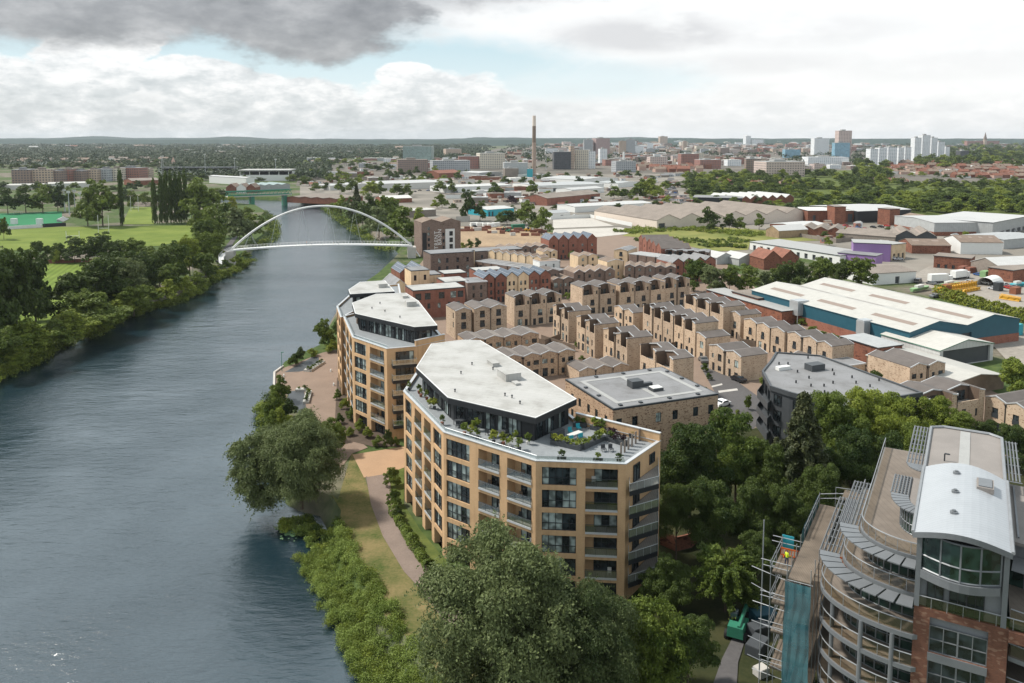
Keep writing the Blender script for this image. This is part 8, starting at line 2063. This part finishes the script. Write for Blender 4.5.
# ---- fences and walls
for k, pts in enumerate((((500,338),(545,346),(560,340)),((541,341),(575,352)),((664,350),(700,345)),((740,345),(786,352),(810,356)),((736,338),(742,346)),((869,349),(884,356),(905,358)),((786,343),(800,352)),((610,322),(640,318)))):
    run('garden_fence', ['timber fence behind the low buff row','timber fence between the two low buff rows','timber fence behind the roof terrace pair','long timber fence behind the two sawtooth rows','short timber fence by the white parasol','timber fence round the brick boiler house','short timber fence between the sawtooth rows','timber fence below the two storey buff pair'][k], pts, 1.9, .08, 'fence', 'fence')
run('garden_wall', 'brown brick wall running behind the right end of the nearest block', [(660,545),(676,552),(692,548),(700,540)], 2.2, .3, 'redold', 'wall')
run('palisade_fence', 'tall grey fence along the back of the school field', [(792,236),(836,243),(862,240)], 2.4, .06, 'tarpaper', 'fence')
run('site_hoarding', 'white hoarding round the pale slabs', [(553,219.5),(590,217.8),(632,226.5)], 2.6, .15, 'white', 'hoarding')
run('site_hoarding', 'pale hoarding behind the red barriers', [(456,222),(470,221.5)], 4, .2, 'slab_pale', 'hoarding')
run('river_wall', 'pale river wall at the corner of the plaza', [(275,391),(275.4,373.5),(284,367.3)], .5, .5, 'concrete', 'wall', -3.4)
g = G(762, 336, 2.2); r = empty('parasol', (g.x,g.y,0)); tag(r, 'white garden parasol behind the buff sawtooth rows', 'parasol'); b = MB(); b.tube([(0,0,0),(0,0,2.2)], .05, 6); b.build('pole', M['steel_white'], r); b = MB()
for k in range(8): a0, a1 = k*.7854, (k+1)*.7854; b.poly([(2*math.cos(a0),2*math.sin(a0),2.21),(2*math.cos(a1),2*math.sin(a1),2.21),(0,0,2.9)])
b.build('canopy', M['white'], r)
# posters of the retail shed
for k in range(11):
    g = G(454+k*5.3, 185.6-k*.17, 4); b = MB(); b.box(-2.4,2.4,-.35,-.15,2.0,5.0); o = b.build('poster_board', M[['petrol','rust','red','anthracite','crane_yellow','red','petrol','anthracite','purple','charcoal','red'][k]]); o.location = (g.x, g.y-1.2, 0); tag(o, 'coloured poster board, %s from the left on the white retail shed' % number_word(k), 'poster board', 'poster boards on the retail shed')
# ---- people
def person_mesh(top, legs, seed, reach=0):
    jt = [(0,0,.98),(0,.0,1.2),(0,.0,1.42),(0,0,1.53),(0,-.01,1.66),(0,0,1.74), (-.1,0,.94),(-.11,-.06,.5),(-.11,.02,.09),(-.11,-.14,.04), (.1,0,.94),(.11,.08,.5),(.11,.12,.09),(.11,-.03,.04), (-.19,0,1.4),(-.25,.03,1.13),(-.24,-.12-.2*reach,.92+.15*reach),(-.24,-.2-.2*reach,.86+.16*reach), (.19,0,1.4),(.25,.05,1.13),(.25,-.08,.9),(.25,-.14,.84)]
    ed = [(0,1),(1,2),(2,3),(3,4),(4,5),(0,6),(6,7),(7,8),(8,9),(0,10),(10,11),(11,12),(12,13),(2,14),(14,15),(15,16),(16,17),(2,18),(18,19),(19,20),(20,21)]
    rad = [.14,.13,.15,.055,.095,.07,.095,.065,.042,.035,.095,.065,.042,.035,.065,.045,.035,.03,.065,.045,.035,.03]
    me = bpy.data.meshes.new('person_base'); me.from_pydata(jt, ed, []); o = bpy.data.objects.new('person_tmp', me); C.objects.link(o)
    sk = o.modifiers.new('s','SKIN'); ss = o.modifiers.new('d','SUBSURF'); ss.levels = ss.render_levels = 1
    for i, v in enumerate(me.skin_vertices[0].data): v.radius = (rad[i], rad[i]*.85 if i < 3 else rad[i]); v.use_root = i == 0
    bpy.context.view_layer.update(); dg = bpy.context.evaluated_depsgraph_get(); m2 = bpy.data.meshes.new_from_object(o.evaluated_get(dg)); bpy.data.objects.remove(o)
    m2.name = 'person'; m2.materials.clear()
    for mm in (M['skin'], top, legs, M['hair'], M['charcoal']): m2.materials.append(mm)
    for p in m2.polygons:
        c = p.center; p.material_index = 4 if c.z < .1 else 2 if c.z < .98 and abs(c.x) < .2 else 3 if c.z > 1.7 or (c.z > 1.6 and c.y > .02) else 0 if c.z > 1.5 or (abs(c.x) > .2 and c.z < 1.0) else 1
        p.use_smooth = True
    return m2
M['skin'] = plain('skin', (.45,.28,.2), .6, var=.05); M['hair'] = plain('brown_hair', (.05,.03,.02), .7); M['hivis'] = plain('hi_vis_yellow', (.55,.65,.03), .7, var=.05); M['navy'] = plain('navy_cloth', (.02,.03,.07), .8); M['beige'] = plain('beige_cloth', (.4,.33,.25), .8)
pm = [person_mesh(M['hivis'], M['navy'], 1, 1), person_mesh(M['navy'], M['beige'], 2), person_mesh(M['offwhite'], M['navy'], 3), person_mesh(M['orange'], M['charcoal'], 4)]
o = link('person', pm[0], None, (*rc(-12.6,10.5), 14.602), 2.0); tag(o, 'worker in a yellow hi-vis jacket on the scaffold tower platform', 'person')
for k, (f, y, m, rz, lab) in enumerate(((.26,-.8,1,1.5,'walker in navy on the footbridge, nearest its left end'),(.41,.6,3,-1.5,'walker in an orange top near the left of mid footbridge'),(.44,-.9,2,1.4,'walker in a pale top beside the one in orange'),(.56,.4,1,1.6,'walker in navy just right of the footbridge middle'),(.585,-.5,2,-1.5,'walker in a pale top right of the footbridge middle'),(.72,.5,1,1.5,'walker in navy towards the right end of the footbridge'))):
    A3 = Vector((A_.x+ub_[0]*Lb*f-ub_[1]*y, A_.y+ub_[1]*Lb*f+ub_[0]*y, camber(f)+.01)); o = link('person', pm[m], None, A3, math.atan2(ub_[1],ub_[0])+rz); tag(o, lab, 'person')
# ---- water lilies in the little bay
b = MB(); r_ = random.Random(8)
for k in range(70):
    g = G(r_.gauss(292,6), r_.gauss(532,3.5), WZ+.03); ra = r_.uniform(.12,.3); b.poly([(g.x+ra*math.cos(a*.785), g.y+ra*math.sin(a*.785), WZ+.03+k*.0004) for a in range(8)])
o = b.build('water_lilies', M['leafgreen_paint']); tag(o, kind='stuff')
